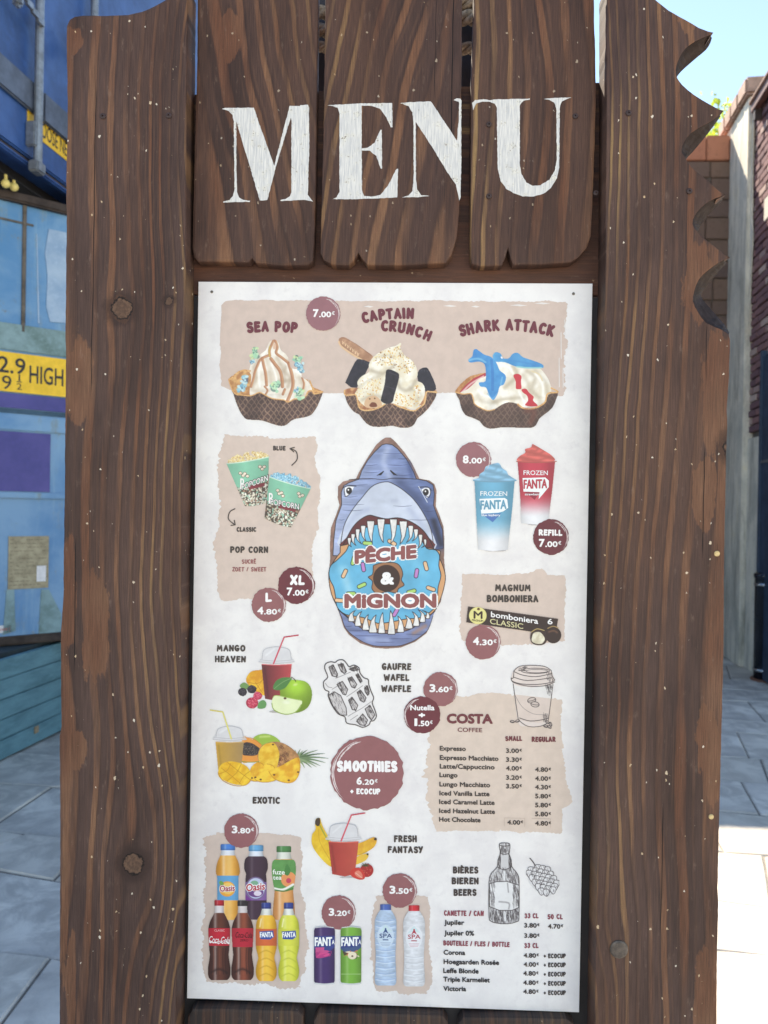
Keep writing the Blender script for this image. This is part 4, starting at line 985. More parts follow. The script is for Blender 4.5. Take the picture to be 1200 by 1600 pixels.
shapes('brush_gap', [[(x, y), (x + l * .5, y - 1.6), (x + l, y + .3), (x + l * .6, y + 1.6)] for x, y, l in ((568, 479, 16), (692, 478, 22), (736, 479, 14), (796, 477, 28), (834, 474, 26), (585, 470, 22))] +
       [[(x, y), (x + 1.2, y - 2), (x + 1.6, y + l), (x + .3, y + l + 2)] for x, y, l in ((876, 520, 40), (873, 560, 44), (879, 575, 30), (882, 500, 22))], (228, 222, 219), 2)['kind'] = 'stuff'
patch([(350, 680), (420, 684), (492, 682), (494, 730), (500, 745), (496, 830), (489, 860), (487, 930), (440, 940), (392, 938), (345, 938), (337, 900), (336, 860), (342, 780), (343, 715)], [3, 3, 4, 3, 3, 3, 4, 3, 3, 3, 3, 4, 5, 6, 4], 5)
patch([(722, 898), (790, 898), (850, 891), (855, 897), (885, 899), (882, 930), (883, 1003), (820, 1009), (760, 1006), (722, 1000), (719, 960)], [2, 3, 1, 2, 3, 3, 4, 3, 3, 4, 4], 8)
patch([(672, 1090), (730, 1087), (760, 1083), (800, 1085), (880, 1094), (875, 1118), (880, 1170), (892, 1255), (880, 1264), (876, 1303), (780, 1298), (680, 1298), (676, 1276), (669, 1265), (665, 1215), (668, 1150)], [3, 2, 2, 3, 3, 3, 4, 3, 3, 3, 2, 3, 4, 6, 7, 5], 11, (216, 197, 184))
patch([(322, 1308), (338, 1302), (420, 1301), (470, 1308), (473, 1400), (480, 1480), (470, 1542), (400, 1537), (325, 1534), (316, 1500), (316, 1400)], [3, 3, 2, 4, 5, 5, 6, 4, 4, 6, 7], 14, (207, 188, 178))
patch([(585, 1399), (620, 1397), (670, 1402), (671, 1460), (676, 1520), (668, 1552), (620, 1549), (586, 1547), (581, 1500), (580, 1440)], [2, 2, 3, 4, 4, 5, 3, 3, 4, 4], 17, (207, 188, 178))
# ---- price badges
def badge(cx, cy, r, col, seed, lines, flip=False):
    rr = random.Random(seed); P = []
    for k in range(64):
        a = 2 * math.pi * k / 64; P.append((cx + (r + rr.uniform(-.035, .02) * r) * math.cos(a), cy + (r + rr.uniform(-.035, .02) * r) * math.sin(a)))
    b = shapes('price_badge', [P], col, 5 + seed * .06)
    arcs = []
    for (fr, a0, a1, wd) in ((.90, -75, 38, .03), (.83, -62, -18, .035), (.94, -40, 50, .02), (.86, -80, -50, .03)):
        if flip: a0, a1 = 180 - a0, 180 - a1
        up, dn = [], []
        for k in range(15):
            t = k / 14; a = math.radians(a0 + (a1 - a0) * t); w_ = wd * r * math.sin(math.pi * t) * rr.uniform(.3, 1)
            up.append((cx + (fr * r + w_) * math.cos(a), cy + (fr * r + w_) * math.sin(a))); dn.append((cx + (fr * r - w_) * math.cos(a), cy + (fr * r - w_) * math.sin(a)))
        arcs.append(up + dn[::-1])
    shapes('brush_ring', arcs, (222, 205, 205), 6 + seed * .05, b)['kind'] = 'stuff'
    for ln in lines:
        kind, txt, x0, yb, x1, cap = ln[:6]
        if kind == 'b': brush('lettering', txt, x0, yb, x1, cap, (244, 240, 240), 7, parent=b, thick=.27, slope=.01)
        elif kind == 'p':   # price: big first digit, smaller rest, raised euro mark
            w_ = x1 - x0
            text('lettering', txt[0], x0 + (w_ * .08 if txt[0] == '1' else 0), yb, x0 + w_ * (.23 if txt[0] == '1' else .26), cap, (244, 240, 240), 7, bold=.05, parent=b)
            text('lettering', txt[1:], x0 + w_ * .28, yb + cap * .02, x0 + w_ * .84, cap * .72, (244, 240, 240), 7, bold=.05, parent=b)
            text('lettering', '€', x0 + w_ * .86, yb - cap * .28, x1, cap * .42, (244, 240, 240), 7, bold=.04, parent=b)
        else: text('lettering', txt, x0, yb, x1, cap, (244, 240, 240), 7, bold=.045, parent=b)
    return b
BA, BD = (147, 93, 97), (107, 42, 56)
badge(505, 490, 27, (152, 104, 110), 1, [('p', '7.00', 489, 495.5, 523, 12.5)])
badge(740, 718, 27.5, (152, 100, 106), 2, [('p', '8.00', 723, 724, 759, 12.5)])
badge(861, 839, 28, BD, 3, [('b', 'REFILL', 842, 837, 878, 10), ('p', '7.00', 842, 854.5, 877, 12.5)])
badge(420, 945, 27, BA, 4, [('b', 'L', 415, 941, 424, 15), ('p', '4.80', 402, 960, 439, 12)])
badge(463, 914.5, 29, BD, 5, [('b', 'XL', 454, 914, 475, 16), ('p', '7.00', 448, 930.5, 482, 12.5)])
badge(755, 1003, 27.5, BA, 6, [('p', '4.30', 739, 1008, 776, 12.5)])
badge(688.5, 1077, 27, BA, 7, [('p', '3.60', 671, 1081.5, 707, 12.5)])
badge(659.5, 1117, 29, BD, 8, [('t', 'Nutella', 641, 1110, 679, 8.5), ('b', '+', 655, 1123, 664.5, 12), ('p', '1.50', 645, 1134.5, 676, 12)], True)
big = badge(573.5, 1208, 58, BA, 9, [('b', 'SMOOTHIES', 527, 1206, 620, 18), ('p', '6.20', 557, 1226, 590, 12), ('b', '+ ECOCUP', 548, 1241, 594, 9.5)], True)
badge(377, 1298, 27, BA, 10, [('p', '3.80', 362, 1302, 397, 12)])
badge(624.5, 1391.5, 27, BA, 11, [('p', '3.50', 608.5, 1396.5, 644.5, 12.5)])
badge(529, 1426, 27, BA, 12, [('p', '3.20', 513.5, 1431, 547.5, 12)])
# ---- headings
brush('heading', 'SEA POP', 387, 521, 463, 18, MAR, 4, arc=2.5, thick=.27, slope=.01)
brush('heading', 'CAPTAIN', 568, 506, 646, 18, MAR, 4, thick=.27, slope=-.09, arc=3)
brush('heading', 'CRUNCH', 596, 518, 670, 18, MAR, 4, thick=.27, slope=.22, arc=4)
brush('heading', 'SHARK ATTACK', 720, 527, 863, 19, MAR, 4, thick=.26, arc=10)
dk = [('BLUE', 427, 704, 446, 7.5), ('CLASSIC', 370, 831, 400, 7.5), ('POP CORN', 360, 864, 419, 10.5), ('MAGNUM', 774, 924, 829, 11), ('BOMBONIERA', 761, 941, 841, 11.5),
      ('MANGO', 339, 1018, 383, 10.5), ('HEAVEN', 336, 1035, 384, 10.5), ('EXOTIC', 395, 1256, 437, 11), ('GAUFRE', 597, 1047, 642, 11), ('WAFEL', 600, 1064, 639, 11), ('WAFFLE', 596, 1081.5, 642, 11),
      ('FRESH', 616, 1316, 651, 11), ('FANTASY', 606, 1333, 660.5, 11), ('BIÈRES', 708, 1365, 747, 11), ('BIEREN', 706, 1382, 748, 11), ('BEERS', 709, 1400, 744, 11)]
for t_, x, y, x2, cp in dk: brush('heading', t_, x, y, x2, cp, DRK, 4, thick=.25, slope=.006, jit=.012, rotj=2)
brush('heading', 'SUCRÉ', 378, 881, 400, 7, (148, 84, 86), 4, thick=.2)
brush('heading', 'ZOET / SWEET', 363, 893, 416, 7, (148, 84, 86), 4, thick=.2)
# arrows
def polyline_shape(P, wd, n=5):
    P = cr(P, n) if len(P) > 2 else P
    return [capsule(a, b, wd / 2, 5) for a, b in zip(P, P[1:])]
shapes('arrow', polyline_shape([(456, 727), (464, 718), (463, 706), (454, 701)], 1.6) + polyline_shape([(460, 699), (453, 701)], 1.6) + polyline_shape([(459, 706), (453, 701)], 1.6), DRK, 4)
shapes('arrow', polyline_shape([(367, 795), (359, 800), (357, 811), (367, 820)], 1.6) + polyline_shape([(366, 813), (367.5, 820)], 1.6) + polyline_shape([(361, 821), (367.5, 820)], 1.6), DRK, 4)
# ---- price lists
def T(txt, x0, yb, x1, cap, col=DRK, bold=.045, lay=4, **k): return text('lettering', txt, x0, yb, x1, cap, col, lay, bold=bold, slope=k.pop('slope', .018), **k)
def price(p, x, y, wd=25, cap=7.2):
    T(p, x, y, x + wd * .82, cap, bold=.045); T('€', x + wd * .85, y - cap * .32, x + wd, cap * .55)
rows = [('Expresso', 687, 1173, 728, '3.00', 1176.5, None, 0), ('Expresso Macchiato', 687, 1187.5, 779, '3.30', 1190.5, None, 0), ('Latte/Cappuccino', 687, 1201, 773, '4.00', 1204, '4.80', 1206),
        ('Lungo', 686.5, 1214.5, 715, '3.20', 1218.5, '4.00', 1220), ('Lungo Macchiato', 686.5, 1229, 766, '3.50', 1232, '4.30', 1233.5), ('Iced Vanilla Latte', 686.5, 1243, 765, None, 0, '5.80', 1247.5),
        ('Iced Caramel Latte', 686, 1256.5, 773, None, 0, '5.80', 1261.5), ('Iced Hazelnut Latte', 686, 1270.5, 773.5, None, 0, '5.80', 1275.5), ('Hot Chocolate', 686, 1284, 751, '4.00', 1288.5, '4.80', 1290)]
for nm, x, y, x2, a, ya, b, yb in rows:
    T(nm, x, y, x2, 7.6)
    if a: price(a, 790.5 if nm != 'Hot Chocolate' else 792.5, ya)
    if b: price(b, 836, yb)
T('COSTA', 698, 1130.5, 770, 15.5, MAR, .06, slope=.01); T('COFFEE', 715, 1143.5, 753.5, 6.6, MAR, .02)
brush('lettering', 'SMALL', 790, 1158, 815.5, 8, MAR, 4, thick=.26); brush('lettering', 'REGULAR', 831, 1159.5, 868, 8.5, MAR, 4, thick=.26)
fr = []
for P in ([(788, 1278), (820, 1278.6)], [(820, 1278.6), (820, 1292)], [(788, 1278), (788, 1291)], [(831, 1279), (860, 1279.5)], [(860, 1279.5), (860, 1293)]): fr += [capsule(P[0], P[1], .25, 3)]
shapes('price_frame', fr, (192, 172, 160), 3)
brush('lettering', 'CANETTE / CAN', 694, 1431, 755.5, 8.6, (140, 66, 80), 4, thick=.22, slope=.014)
brush('lettering', '33 CL', 820, 1435, 841, 8, (140, 66, 80), 4, thick=.22); brush('lettering', '50 CL', 856, 1436.5, 879, 8, (140, 66, 80), 4, thick=.22)
brush('lettering', 'BOUTEILLE / FLES / BOTTLE', 693, 1477.5, 796, 8, (140, 66, 80), 4, thick=.22, slope=.024); brush('lettering', '33 CL', 819.5, 1481.5, 841, 8, (140, 66, 80), 4, thick=.22)
for nm, x, y, x2 in (('Jupiler', 694, 1445, 725.5), ('Jupiler 0%', 694, 1461.5, 741), ('Corona', 693, 1492, 727), ('Hoegaarden Rosée', 693, 1506.5, 780), ('Leffe Blonde', 692.5, 1520.5, 748), ('Triple Karmeliet', 692.5, 1534, 765.5), ('Victoria', 692.5, 1548.5, 728.5)):
    T(nm, x, y, x2, 7.8, (52, 48, 50))
for p, x, y in (('3.80', 819, 1449.5), ('4.70', 856, 1451), ('3.80', 819, 1465.5), ('4.80', 818, 1496.5), ('4.00', 818, 1510.5), ('4.80', 817.5, 1524.5), ('4.80', 817.5, 1539), ('4.80', 817.5, 1553)): price(p, x, y, 24)
for y in (1497.5, 1511.5, 1526, 1540.5, 1555): brush('lettering', '+ ECOCUP', 850, y, 884, 7.4, DRK, 4, thick=.24)
# ------------------------------------------------------------------ printed pictures
WH = (244, 243, 244)
def cyl(x0, x1, lo=.72, hi=1.08, pk=.4):
    def f(X, Y):
        t = np.clip((X - x0) / (x1 - x0), 0, 1); return lo + (hi - lo) * np.clip(1 - np.abs(t - pk) / (.62), 0, 1) ** .8
    return f
def wafer(base=(92, 70, 66), lt=(172, 138, 116), dk=(50, 34, 34), w=.74, seed=0):
    def f(X, Y):
        n = vnoise(X, Y, 9, seed); bx = X + 2 * (n - .5) * 3
        a = np.maximum(np.sin((bx + Y * .75) * w), np.sin((bx - Y * .75) * w)); k = np.clip((a - .55) * 2.2, 0, 1) * (.35 + .65 * vnoise(X, Y, 6, seed + 4))
        big = vnoise(X, Y, 22, seed + 2)
        c = np.array(base) * (1 - k[..., None]) + np.array(lt) * k[..., None]; q = np.clip((.55 - big) * 2.4, 0, 1)[..., None]
        return c * (1 - q * .5) + np.array(dk) * q * .5
    return f
def creamy(a=(238, 230, 214), b=(212, 196, 172), sc=16, seed=0):
    def f(X, Y):
        n = vnoise(X * .9 + Y * .5, Y * .8 - X * .3, sc, seed); k = np.clip((n - .35) * 2.6, 0, 1)[..., None]
        return np.array(b) * (1 - k) + np.array(a) * k
    return f
def crumbs(cv, P, cols, n, r0, r1, seed, clip=True):
    P = np.array(P); rr = random.Random(seed); x0, y0 = P.min(0); x1, y1 = P.max(0); k = 0; t = 0
    def ins(x, y):
        c = False
        for i in range(len(P)):
            xa, ya = P[i - 1]; xb, yb = P[i]
            if (ya > y) != (yb > y) and x < (xb - xa) * (y - ya) / (yb - ya) + xa: c = not c
        return c
    while k < n and t < n * 20:
        t += 1; x, y = rr.uniform(x0, x1), rr.uniform(y0, y1)
        if ins(x, y): k += 1; cv.ell(x, y, rr.uniform(r0, r1), rr.uniform(r0, r1) * .8, rr.choice(cols), rr.uniform(0, 180), .9, clip)
def popc(cv, x, y, r, cols, dk, seed):
    rr = random.Random(seed)
    for k in range(4): cv.ell(x + rr.uniform(-.5, .5) * r, y + rr.uniform(-.5, .5) * r, r * .6, r * .5, dk, rr.uniform(0, 180), .7)
    for k in range(13):
        a = rr.uniform(0, 6.3); d = rr.uniform(.1, 1.1) * r
        cv.ell(x + d * math.cos(a), y + d * math.sin(a), r * rr.uniform(.3, .5), r * rr.uniform(.25, .4), rr.choice(cols), rr.uniform(0, 180), .92)
    for k in range(5): cv.ell(x + rr.uniform(-.5, .5) * r, y + rr.uniform(-.5, .5) * r, r * .16, r * .1, dk, rr.uniform(0, 180), .7)
def rim(cv, P, w, seed, c1=(222, 170, 112), c2=(186, 122, 74)):
    P = cr(P, 4); rr = random.Random(seed)
    cv.line(P, w, c1, curve=False)
    for x, y in P: cv.ell(x + rr.uniform(-w, w) * .35, y + rr.uniform(-w, w) * .35, w * .35, w * .28, rr.choice([c1, c2, (236, 200, 150)]), op=.8)
def dropshadow(cv, P, dx=1.2, dy=2.5, op=.22):
    for k in (1.0, .6): cv.blob([(x + dx * k, y + dy * k) for x, y in P], (120, 105, 104), op=op)
# bowl 1: caramel swirl with green popcorn
z = zz(340, 520, 6.667); c = CV(352, 526, 512, 672)
bw = z([(115, 490), (140, 560), (165, 640), (190, 720), (215, 780), (245, 840), (275, 880), (315, 905), (370, 905), (430, 910), (500, 925), (550, 940), (620, 965), (690, 970), (735, 945), (770, 915), (820, 895), (900, 882), (955, 865), (990, 840), (1015, 800), (1040, 765), (1065, 710), (1085, 655), (1095, 615), (1010, 640), (930, 600), (600, 500), (300, 420), (180, 440)])
c.poly(cr(bw, 3, True), (216, 208, 206), op=1); c.c[:] = np.array((214, 200, 194)); c.a[:] = 0
bwl = cr(bw, 3, True)
ins = z([(115, 490), (150, 450), (200, 415), (280, 385), (340, 405), (900, 480), (940, 500), (985, 560), (1095, 610), (1010, 640), (920, 680), (700, 720), (400, 680), (190, 650), (140, 580)])
c.poly(cr(ins, 3, True), creamy((226, 180, 122), (184, 128, 84), 5, 3), rag=.8)
ice = z([(350, 660), (335, 600), (345, 520), (350, 450), (330, 400), (345, 330), (400, 270), (450, 220), (500, 180), (520, 130), (545, 90), (590, 68), (625, 90), (645, 130), (660, 180), (710, 220), (740, 270), (755, 330), (770, 370), (840, 375), (875, 400), (880, 460), (930, 495), (965, 540), (985, 600), (960, 660), (860, 700), (740, 720), (600, 700), (480, 670)])
c.blob(ice, creamy((246, 240, 230), (228, 216, 200), 12, 5), 3)
for P, o_ in (([(430, 260), (380, 360), (400, 470), (360, 560)], .5), ([(500, 240), (540, 400), (560, 560)], .25), ([(620, 260), (680, 380), (700, 500)], .45), ([(740, 300), (700, 400), (760, 470), (730, 560)], .5), ([(860, 470), (900, 560), (870, 640)], .45), ([(650, 500), (720, 500), (790, 480)], .5), ([(360, 600), (450, 610), (540, 600)], .35)):
    c.soft(z(P), 6, (176, 154, 130), o_)
for P in ([(470, 290), (430, 400), (440, 560)], [(560, 320), (610, 460), (620, 600)], [(700, 300), (740, 360), (800, 480)], [(820, 400), (860, 420)], [(520, 170), (470, 240)]): c.soft(z(P), 3.2, (254, 250, 244), .8)
for P, w_ in (([(585, 75), (560, 130), (540, 180), (545, 240)], 4.2), ([(600, 80), (622, 150), (610, 210), (670, 260), (745, 320)], 4.2), ([(530, 235), (450, 275), (410, 350), (385, 420), (375, 470), (348, 560)], 4), ([(465, 265), (480, 340), (500, 430), (510, 545)], 4.6), ([(555, 270), (600, 330), (650, 400), (670, 480), (675, 560)], 5.2), ([(740, 320), (770, 420), (785, 510), (775, 590), (725, 715)], 5.2), ([(880, 470), (900, 530), (890, 590)], 3), ([(680, 640), (700, 590)], 4), ([(490, 560), (520, 600), (500, 640)], 3)):
    c.line(z(P), w_, (178, 122, 92), op=.9, clip=True); c.line(z([(x + 8, y) for x, y in P]), w_ * .3, (218, 168, 126), op=.7, clip=True)
c.line(z([(545, 140), (535, 200), (545, 250)]), 2, (206, 178, 96), op=.8); c.ell(*z([(595, 140)])[0], 2.5, 5, (222, 178, 150), 10, .8)
front = z([(140, 570), (165, 640), (190, 720), (215, 780), (245, 840), (275, 880), (315, 905), (430, 910), (500, 925), (620, 965), (690, 970), (735, 945), (770, 915), (820, 895), (900, 882), (955, 865), (990, 840), (1040, 765), (1085, 655), (1095, 612), (1050, 622), (1010, 640), (985, 605), (945, 610), (920, 655), (880, 690), (800, 690), (735, 722), (690, 700), (600, 690), (545, 675), (480, 640), (430, 625), (385, 640), (350, 660), (250, 648), (190, 640)])
c.poly(cr(front, 2, True), wafer(seed=2)); 
c.shade(lambda X, Y: np.where((Y > 615), .82 + .3 * vnoise(X, Y, 26, 8), 1))
rim(c, z([(140, 480), (115, 490), (150, 590), (190, 640), (250, 648), (350, 655), (430, 622), (480, 640), (545, 675), (600, 690), (690, 700), (735, 722), (800, 690), (880, 690), (920, 655)]), 1.7, 4)
rim(c, z([(925, 650), (945, 610), (985, 605), (1010, 635), (1095, 615), (1010, 600), (960, 500)]), 2.2, 5); rim(c, z([(130, 490), (180, 440), (215, 410), (280, 388), (335, 400)]), 2.6, 6)
gr = [(168, 214, 180), (196, 226, 190), (140, 196, 170), (206, 222, 170)]; bu = [(150, 200, 214), (176, 216, 226), (120, 176, 200), (200, 226, 230)]
for x, y, r, cs, sd in ((390, 165, 5, gr, 1), (390, 225, 7, gr, 2), (360, 300, 4, bu, 3), (835, 270, 6, gr, 4), (845, 335, 7, bu, 5), (880, 400, 3.5, bu, 15), (285, 490, 6.5, bu, 6), (260, 580, 7, bu, 7), (600, 560, 8.5, gr, 8), (850, 640, 8, gr, 9), (830, 600, 4, bu, 10)):
    popc(c, *z([(x, y)])[0], r, cs, (84, 122, 112) if cs is gr else (88, 110, 136), sd)
c.emit('waffle_bowl_print', 3)['label'] = 'printed waffle bowl with caramel swirl and green popcorn'
# bowl 2: crumble and dark biscuits
z = zz(520, 510, 6.667); c = CV(522, 516, 692, 674, bg=(214, 198, 190))
stick = z([(60, 140), (75, 118), (110, 110), (150, 125), (250, 190), (340, 250), (420, 315), (370, 372), (290, 340), (200, 280), (110, 215), (70, 180)])
c.blob(stick, creamy((196, 152, 122), (168, 124, 98), 8, 4), 3); c.line(z([(62, 160), (90, 210), (200, 290), (300, 345)]), 2.6, (226, 188, 148)); c.line(z([(90, 112), (240, 180), (400, 305)]), 1, (150, 108, 88), op=.7)
for k in range(7): a = z([(100 + k * 26, 155 + k * 20)])[0]; c.line([(a[0], a[1]), (a[0] + 1.2, a[1] + 4.5)], 1.1, (232, 198, 160), curve=False); c.line([(a[0], a[1] + 4), (a[0] + 2.6, a[1] + 1)], .9, (232, 198, 160), curve=False)
c.poly(cr(z([(120, 660), (200, 640), (260, 640), (900, 640), (1060, 660), (1080, 690), (1000, 800), (700, 860), (320, 880), (250, 780), (140, 730)]), 2, True), creamy((214, 164, 116), (160, 104, 76), 5, 9), rag=.6)
biscuit = lambda P, s_: (c.blob(z(P), lambda X, Y: np.array((50, 46, 56)) * (.8 + .4 * vnoise(X, Y, 5, s_))[..., None], 2), [c.ell(*z([(P[0][0] * t + P[2][0] * (1 - t), P[0][1] * t + P[2][1] * (1 - t))])[0], 1.6, .8, (84, 82, 92), 40 + t * 90, .7, True) for t in (.25, .5, .75)])
biscuit([(280, 340), (375, 370), (385, 400), (250, 640), (140, 595), (140, 560), (230, 370)], 1)
biscuit([(900, 450), (970, 425), (1010, 470), (1075, 620), (1060, 670), (970, 680), (900, 600), (880, 520)], 2)
ic = z([(700, 170), (715, 180), (705, 220), (740, 290), (820, 350), (870, 420), (885, 500), (870, 560), (930, 590), (960, 650), (950, 740), (900, 820), (850, 860), (700, 830), (600, 800), (450, 850), (330, 830), (240, 730), (230, 700), (265, 640), (255, 580), (300, 520), (380, 470), (375, 400), (420, 320), (500, 260), (600, 215), (660, 200)])
c.blob(ic, creamy((246, 241, 228), (232, 221, 198), 10, 12), 3)
for P, o_ in (([(400, 460), (520, 490), (600, 440), (640, 400)], .6), ([(660, 500), (700, 640), (800, 660), (860, 570)], .6), ([(500, 330), (560, 300), (620, 320)], .3), ([(270, 640), (360, 560), (480, 520)], .35), ([(800, 640), (900, 700), (860, 820)], .4), ([(310, 760), (420, 720), (500, 740)], .5)): c.soft(z(P), 6, (172, 156, 134), o_)
for P in ([(430, 380), (500, 340), (580, 330)], [(740, 340), (800, 400), (800, 500)], [(300, 580), (400, 520)], [(860, 640), (900, 720)]): c.soft(z(P), 3.5, (254, 251, 244), .8)
crumbs(c, z([(640, 210), (710, 180), (740, 290), (840, 360), (860, 470), (760, 500), (620, 420), (450, 400), (400, 360), (500, 260)]), [(224, 180, 96), (236, 208, 130), (206, 150, 80), (240, 220, 160), (150, 104, 64)], 190, .5, 1.4, 5)
crumbs(c, z([(300, 540), (500, 540), (520, 640), (480, 700), (280, 740), (240, 700), (270, 620)]), [(224, 180, 110), (236, 210, 150), (196, 140, 84), (240, 226, 180)], 120, .5, 1.3, 6)
crumbs(c, z([(660, 700), (820, 720), (860, 600), (920, 640), (900, 820), (700, 850), (640, 790)]), [(224, 168, 90), (236, 200, 120), (196, 130, 70), (240, 220, 170)], 120, .5, 1.4, 7)
c.blob(z([(330, 790), (360, 740), (430, 720), (490, 760), (510, 830), (420, 850), (340, 840)]), (214, 176, 142), 3); c.blob(z([(380, 820), (410, 790), (450, 800), (460, 835), (400, 840)]), (122, 70, 54), 3); c.ell(*z([(385, 755)])[0], 1.3, 1.3, (120, 90, 60)); c.ell(*z([(437, 750)])[0], 1.3, 1.3, (120, 90, 60))
c.blob(z([(560, 455), (600, 450), (670, 480), (692, 510), (680, 580), (640, 720), (620, 790), (560, 808), (505, 780), (505, 740), (540, 600), (550, 500)]), lambda X, Y: np.array((48, 42, 50)) * (.75 + .6 * vnoise(X, Y, 5, 3))[..., None], 3)
c.line(z([(590, 480), (670, 510)]), 1, (90, 84, 92), op=.6); c.line(z([(545, 620), (640, 650)]), 1, (84, 78, 88), op=.6)
front = z([(120, 700), (140, 730), (200, 715), (240, 720), (260, 780), (280, 850), (330, 880), (420, 870), (500, 840), (540, 810), (620, 810), (700, 840), (760, 850), (840, 880), (920, 840), (960, 800), (970, 700), (1010, 680), (1080, 690), (1060, 760), (1000, 850), (930, 920), (880, 960), (850, 1020), (790, 1055), (700, 1055), (620, 1035), (540, 1045), (420, 1045), (350, 1010), (300, 950), (270, 915), (220, 890), (170, 830), (140, 770)])
c.poly(cr(front, 2, True), wafer(seed=12)); c.shade(lambda X, Y: np.where(Y > 640, .84 + .28 * vnoise(X, Y, 22, 9), 1))
rim(c, z([(122, 665), (125, 710), (180, 715), (240, 715), (258, 775), (275, 845), (330, 875), (420, 868), (500, 838), (540, 812)]), 2.1, 8, (226, 180, 126)); rim(c, z([(640, 812), (720, 846), (840, 878), (900, 845), (955, 800), (975, 690), (1010, 680), (1082, 688)]), 2.2, 9, (226, 180, 126))
c.emit('waffle_bowl_print', 3)['label'] = 'printed waffle bowl with cookie crumble and dark biscuits'
# bowl 3: blue jelly fish
z = zz(700, 520, 6.316); c = CV(706, 540, 880, 674, bg=(222, 212, 208))
c.poly(cr(z([(70, 575), (110, 520), (180, 455), (240, 420), (360, 395), (420, 430), (380, 560), (270, 640), (200, 610), (95, 600)]), 3, True), creamy((214, 160, 110), (178, 122, 78), 5, 3), rag=.7)
c.poly(z([(110, 590), (170, 520), (250, 450), (370, 395), (380, 430), (280, 500), (190, 570)]), (182, 66, 78)); c.line(z([(140, 585), (230, 500), (350, 430)]), 2.6, (226, 178, 178))
ic = z([(115, 600), (200, 550), (300, 460), (380, 420), (470, 290), (560, 290), (660, 320), (780, 330), (900, 350), (960, 410), (1000, 480), (1020, 560), (1000, 640), (900, 720), (780, 740), (600, 720), (400, 760), (270, 720), (230, 640)])
c.blob(ic, creamy((248, 243, 234), (230, 220, 202), 11, 21), 3)
for P, o_ in (([(560, 540), (640, 470), (680, 400), (640, 330)], .5), ([(780, 380), (860, 440), (830, 560), (900, 640)], .45), ([(860, 380), (960, 480), (980, 600)], .35), ([(450, 680), (600, 650), (740, 640)], .5), ([(300, 620), (340, 680), (480, 690)], .35), ([(740, 420), (790, 500), (810, 600)], .35)): c.soft(z(P), 6, (172, 156, 132), o_)
for P in ([(520, 320), (600, 340), (640, 400)], [(860, 400), (930, 500), (940, 620)], [(300, 570), (360, 620), (460, 640)], [(700, 580), (760, 700)]): c.soft(z(P), 3.6, (254, 251, 246), .8)
c.line(z([(830, 380), (900, 410), (930, 470)]), 2.2, (226, 204, 160), op=.7, clip=True)
RED = (206, 62, 74)
c.blob(z([(645, 420), (690, 405), (725, 430), (720, 480), (725, 550), (700, 556), (670, 550), (668, 480)]), RED, 3); c.blob(z([(725, 560), (770, 552), (800, 590), (845, 630), (840, 670), (885, 715), (850, 728), (760, 715), (790, 670), (780, 620), (740, 590)]), RED, 3)
bl2 = lambda a, b: (lambda X, Y: np.array(a) * (1 - vnoise(X, Y, 14, 6))[..., None] + np.array(b) * vnoise(X, Y, 14, 6)[..., None])
c.blob(z([(440, 230), (470, 190), (520, 205), (545, 250), (600, 250), (640, 205), (690, 198), (740, 240), (830, 270), (930, 310), (940, 345), (860, 350), (760, 350), (660, 330), (560, 290), (470, 285)]), bl2((60, 130, 190), (96, 176, 222)), 3)
c.line(z([(680, 335), (780, 345), (920, 345)]), 2.4, (150, 206, 206), op=.9); c.line(z([(600, 270), (740, 290), (880, 320)]), 3, (72, 140, 200), op=.6); c.ell(*z([(530, 245)])[0], 1.3, 2, WH, -30)
c.blob(z([(200, 265), (240, 230), (250, 175), (275, 158), (310, 180), (360, 215), (430, 240), (480, 300), (510, 370), (560, 410), (572, 450), (550, 510), (510, 530), (490, 600), (445, 665), (400, 600), (375, 540), (320, 530), (308, 490), (370, 475), (370, 350), (350, 300), (300, 285), (220, 295)]), bl2((52, 122, 190), (92, 170, 220)), 3)
c.line(z([(430, 270), (440, 400), (440, 560)]), 4.5, (56, 116, 184), op=.55, clip=True); c.line(z([(210, 270), (300, 255), (370, 290)]), 3, (126, 190, 222), op=.7, clip=True); c.line(z([(535, 440), (520, 510)]), 2.5, (120, 184, 220), op=.7, clip=True); c.line(z([(390, 600), (440, 650), (480, 600)]), 1.5, (120, 180, 224), op=.6, clip=True)
front = z([(75, 590), (150, 610), (225, 600), (240, 640), (265, 700), (340, 750), (400, 770), (460, 755), (530, 710), (600, 685), (680, 700), (740, 745), (820, 750), (900, 730), (960, 690), (990, 610), (1085, 590), (1070, 650), (1030, 740), (960, 800), (900, 850), (870, 910), (810, 940), (640, 935), (520, 935), (420, 948), (350, 920), (310, 870), (230, 835), (170, 810), (130, 740), (110, 660)])
c.poly(cr(front, 2, True), wafer((92, 70, 64), (132, 106, 94), seed=31)); c.shade(lambda X, Y: np.where(Y > 625, .82 + .32 * vnoise(X, Y, 22, 19), 1))
rim(c, z([(72, 585), (150, 605), (225, 600), (250, 650), (265, 705), (340, 750), (400, 768), (460, 755)]), 1.6, 8); rim(c, z([(690, 705), (740, 742), (820, 750), (900, 725), (960, 680), (985, 600), (1085, 585), (1020, 545)]), 2.4, 9); c.soft(z([(780, 770), (850, 780), (820, 880)]), 8, (120, 70, 60), .6)
c.emit('waffle_bowl_print', 3)['label'] = 'printed waffle bowl with two blue jelly fish'
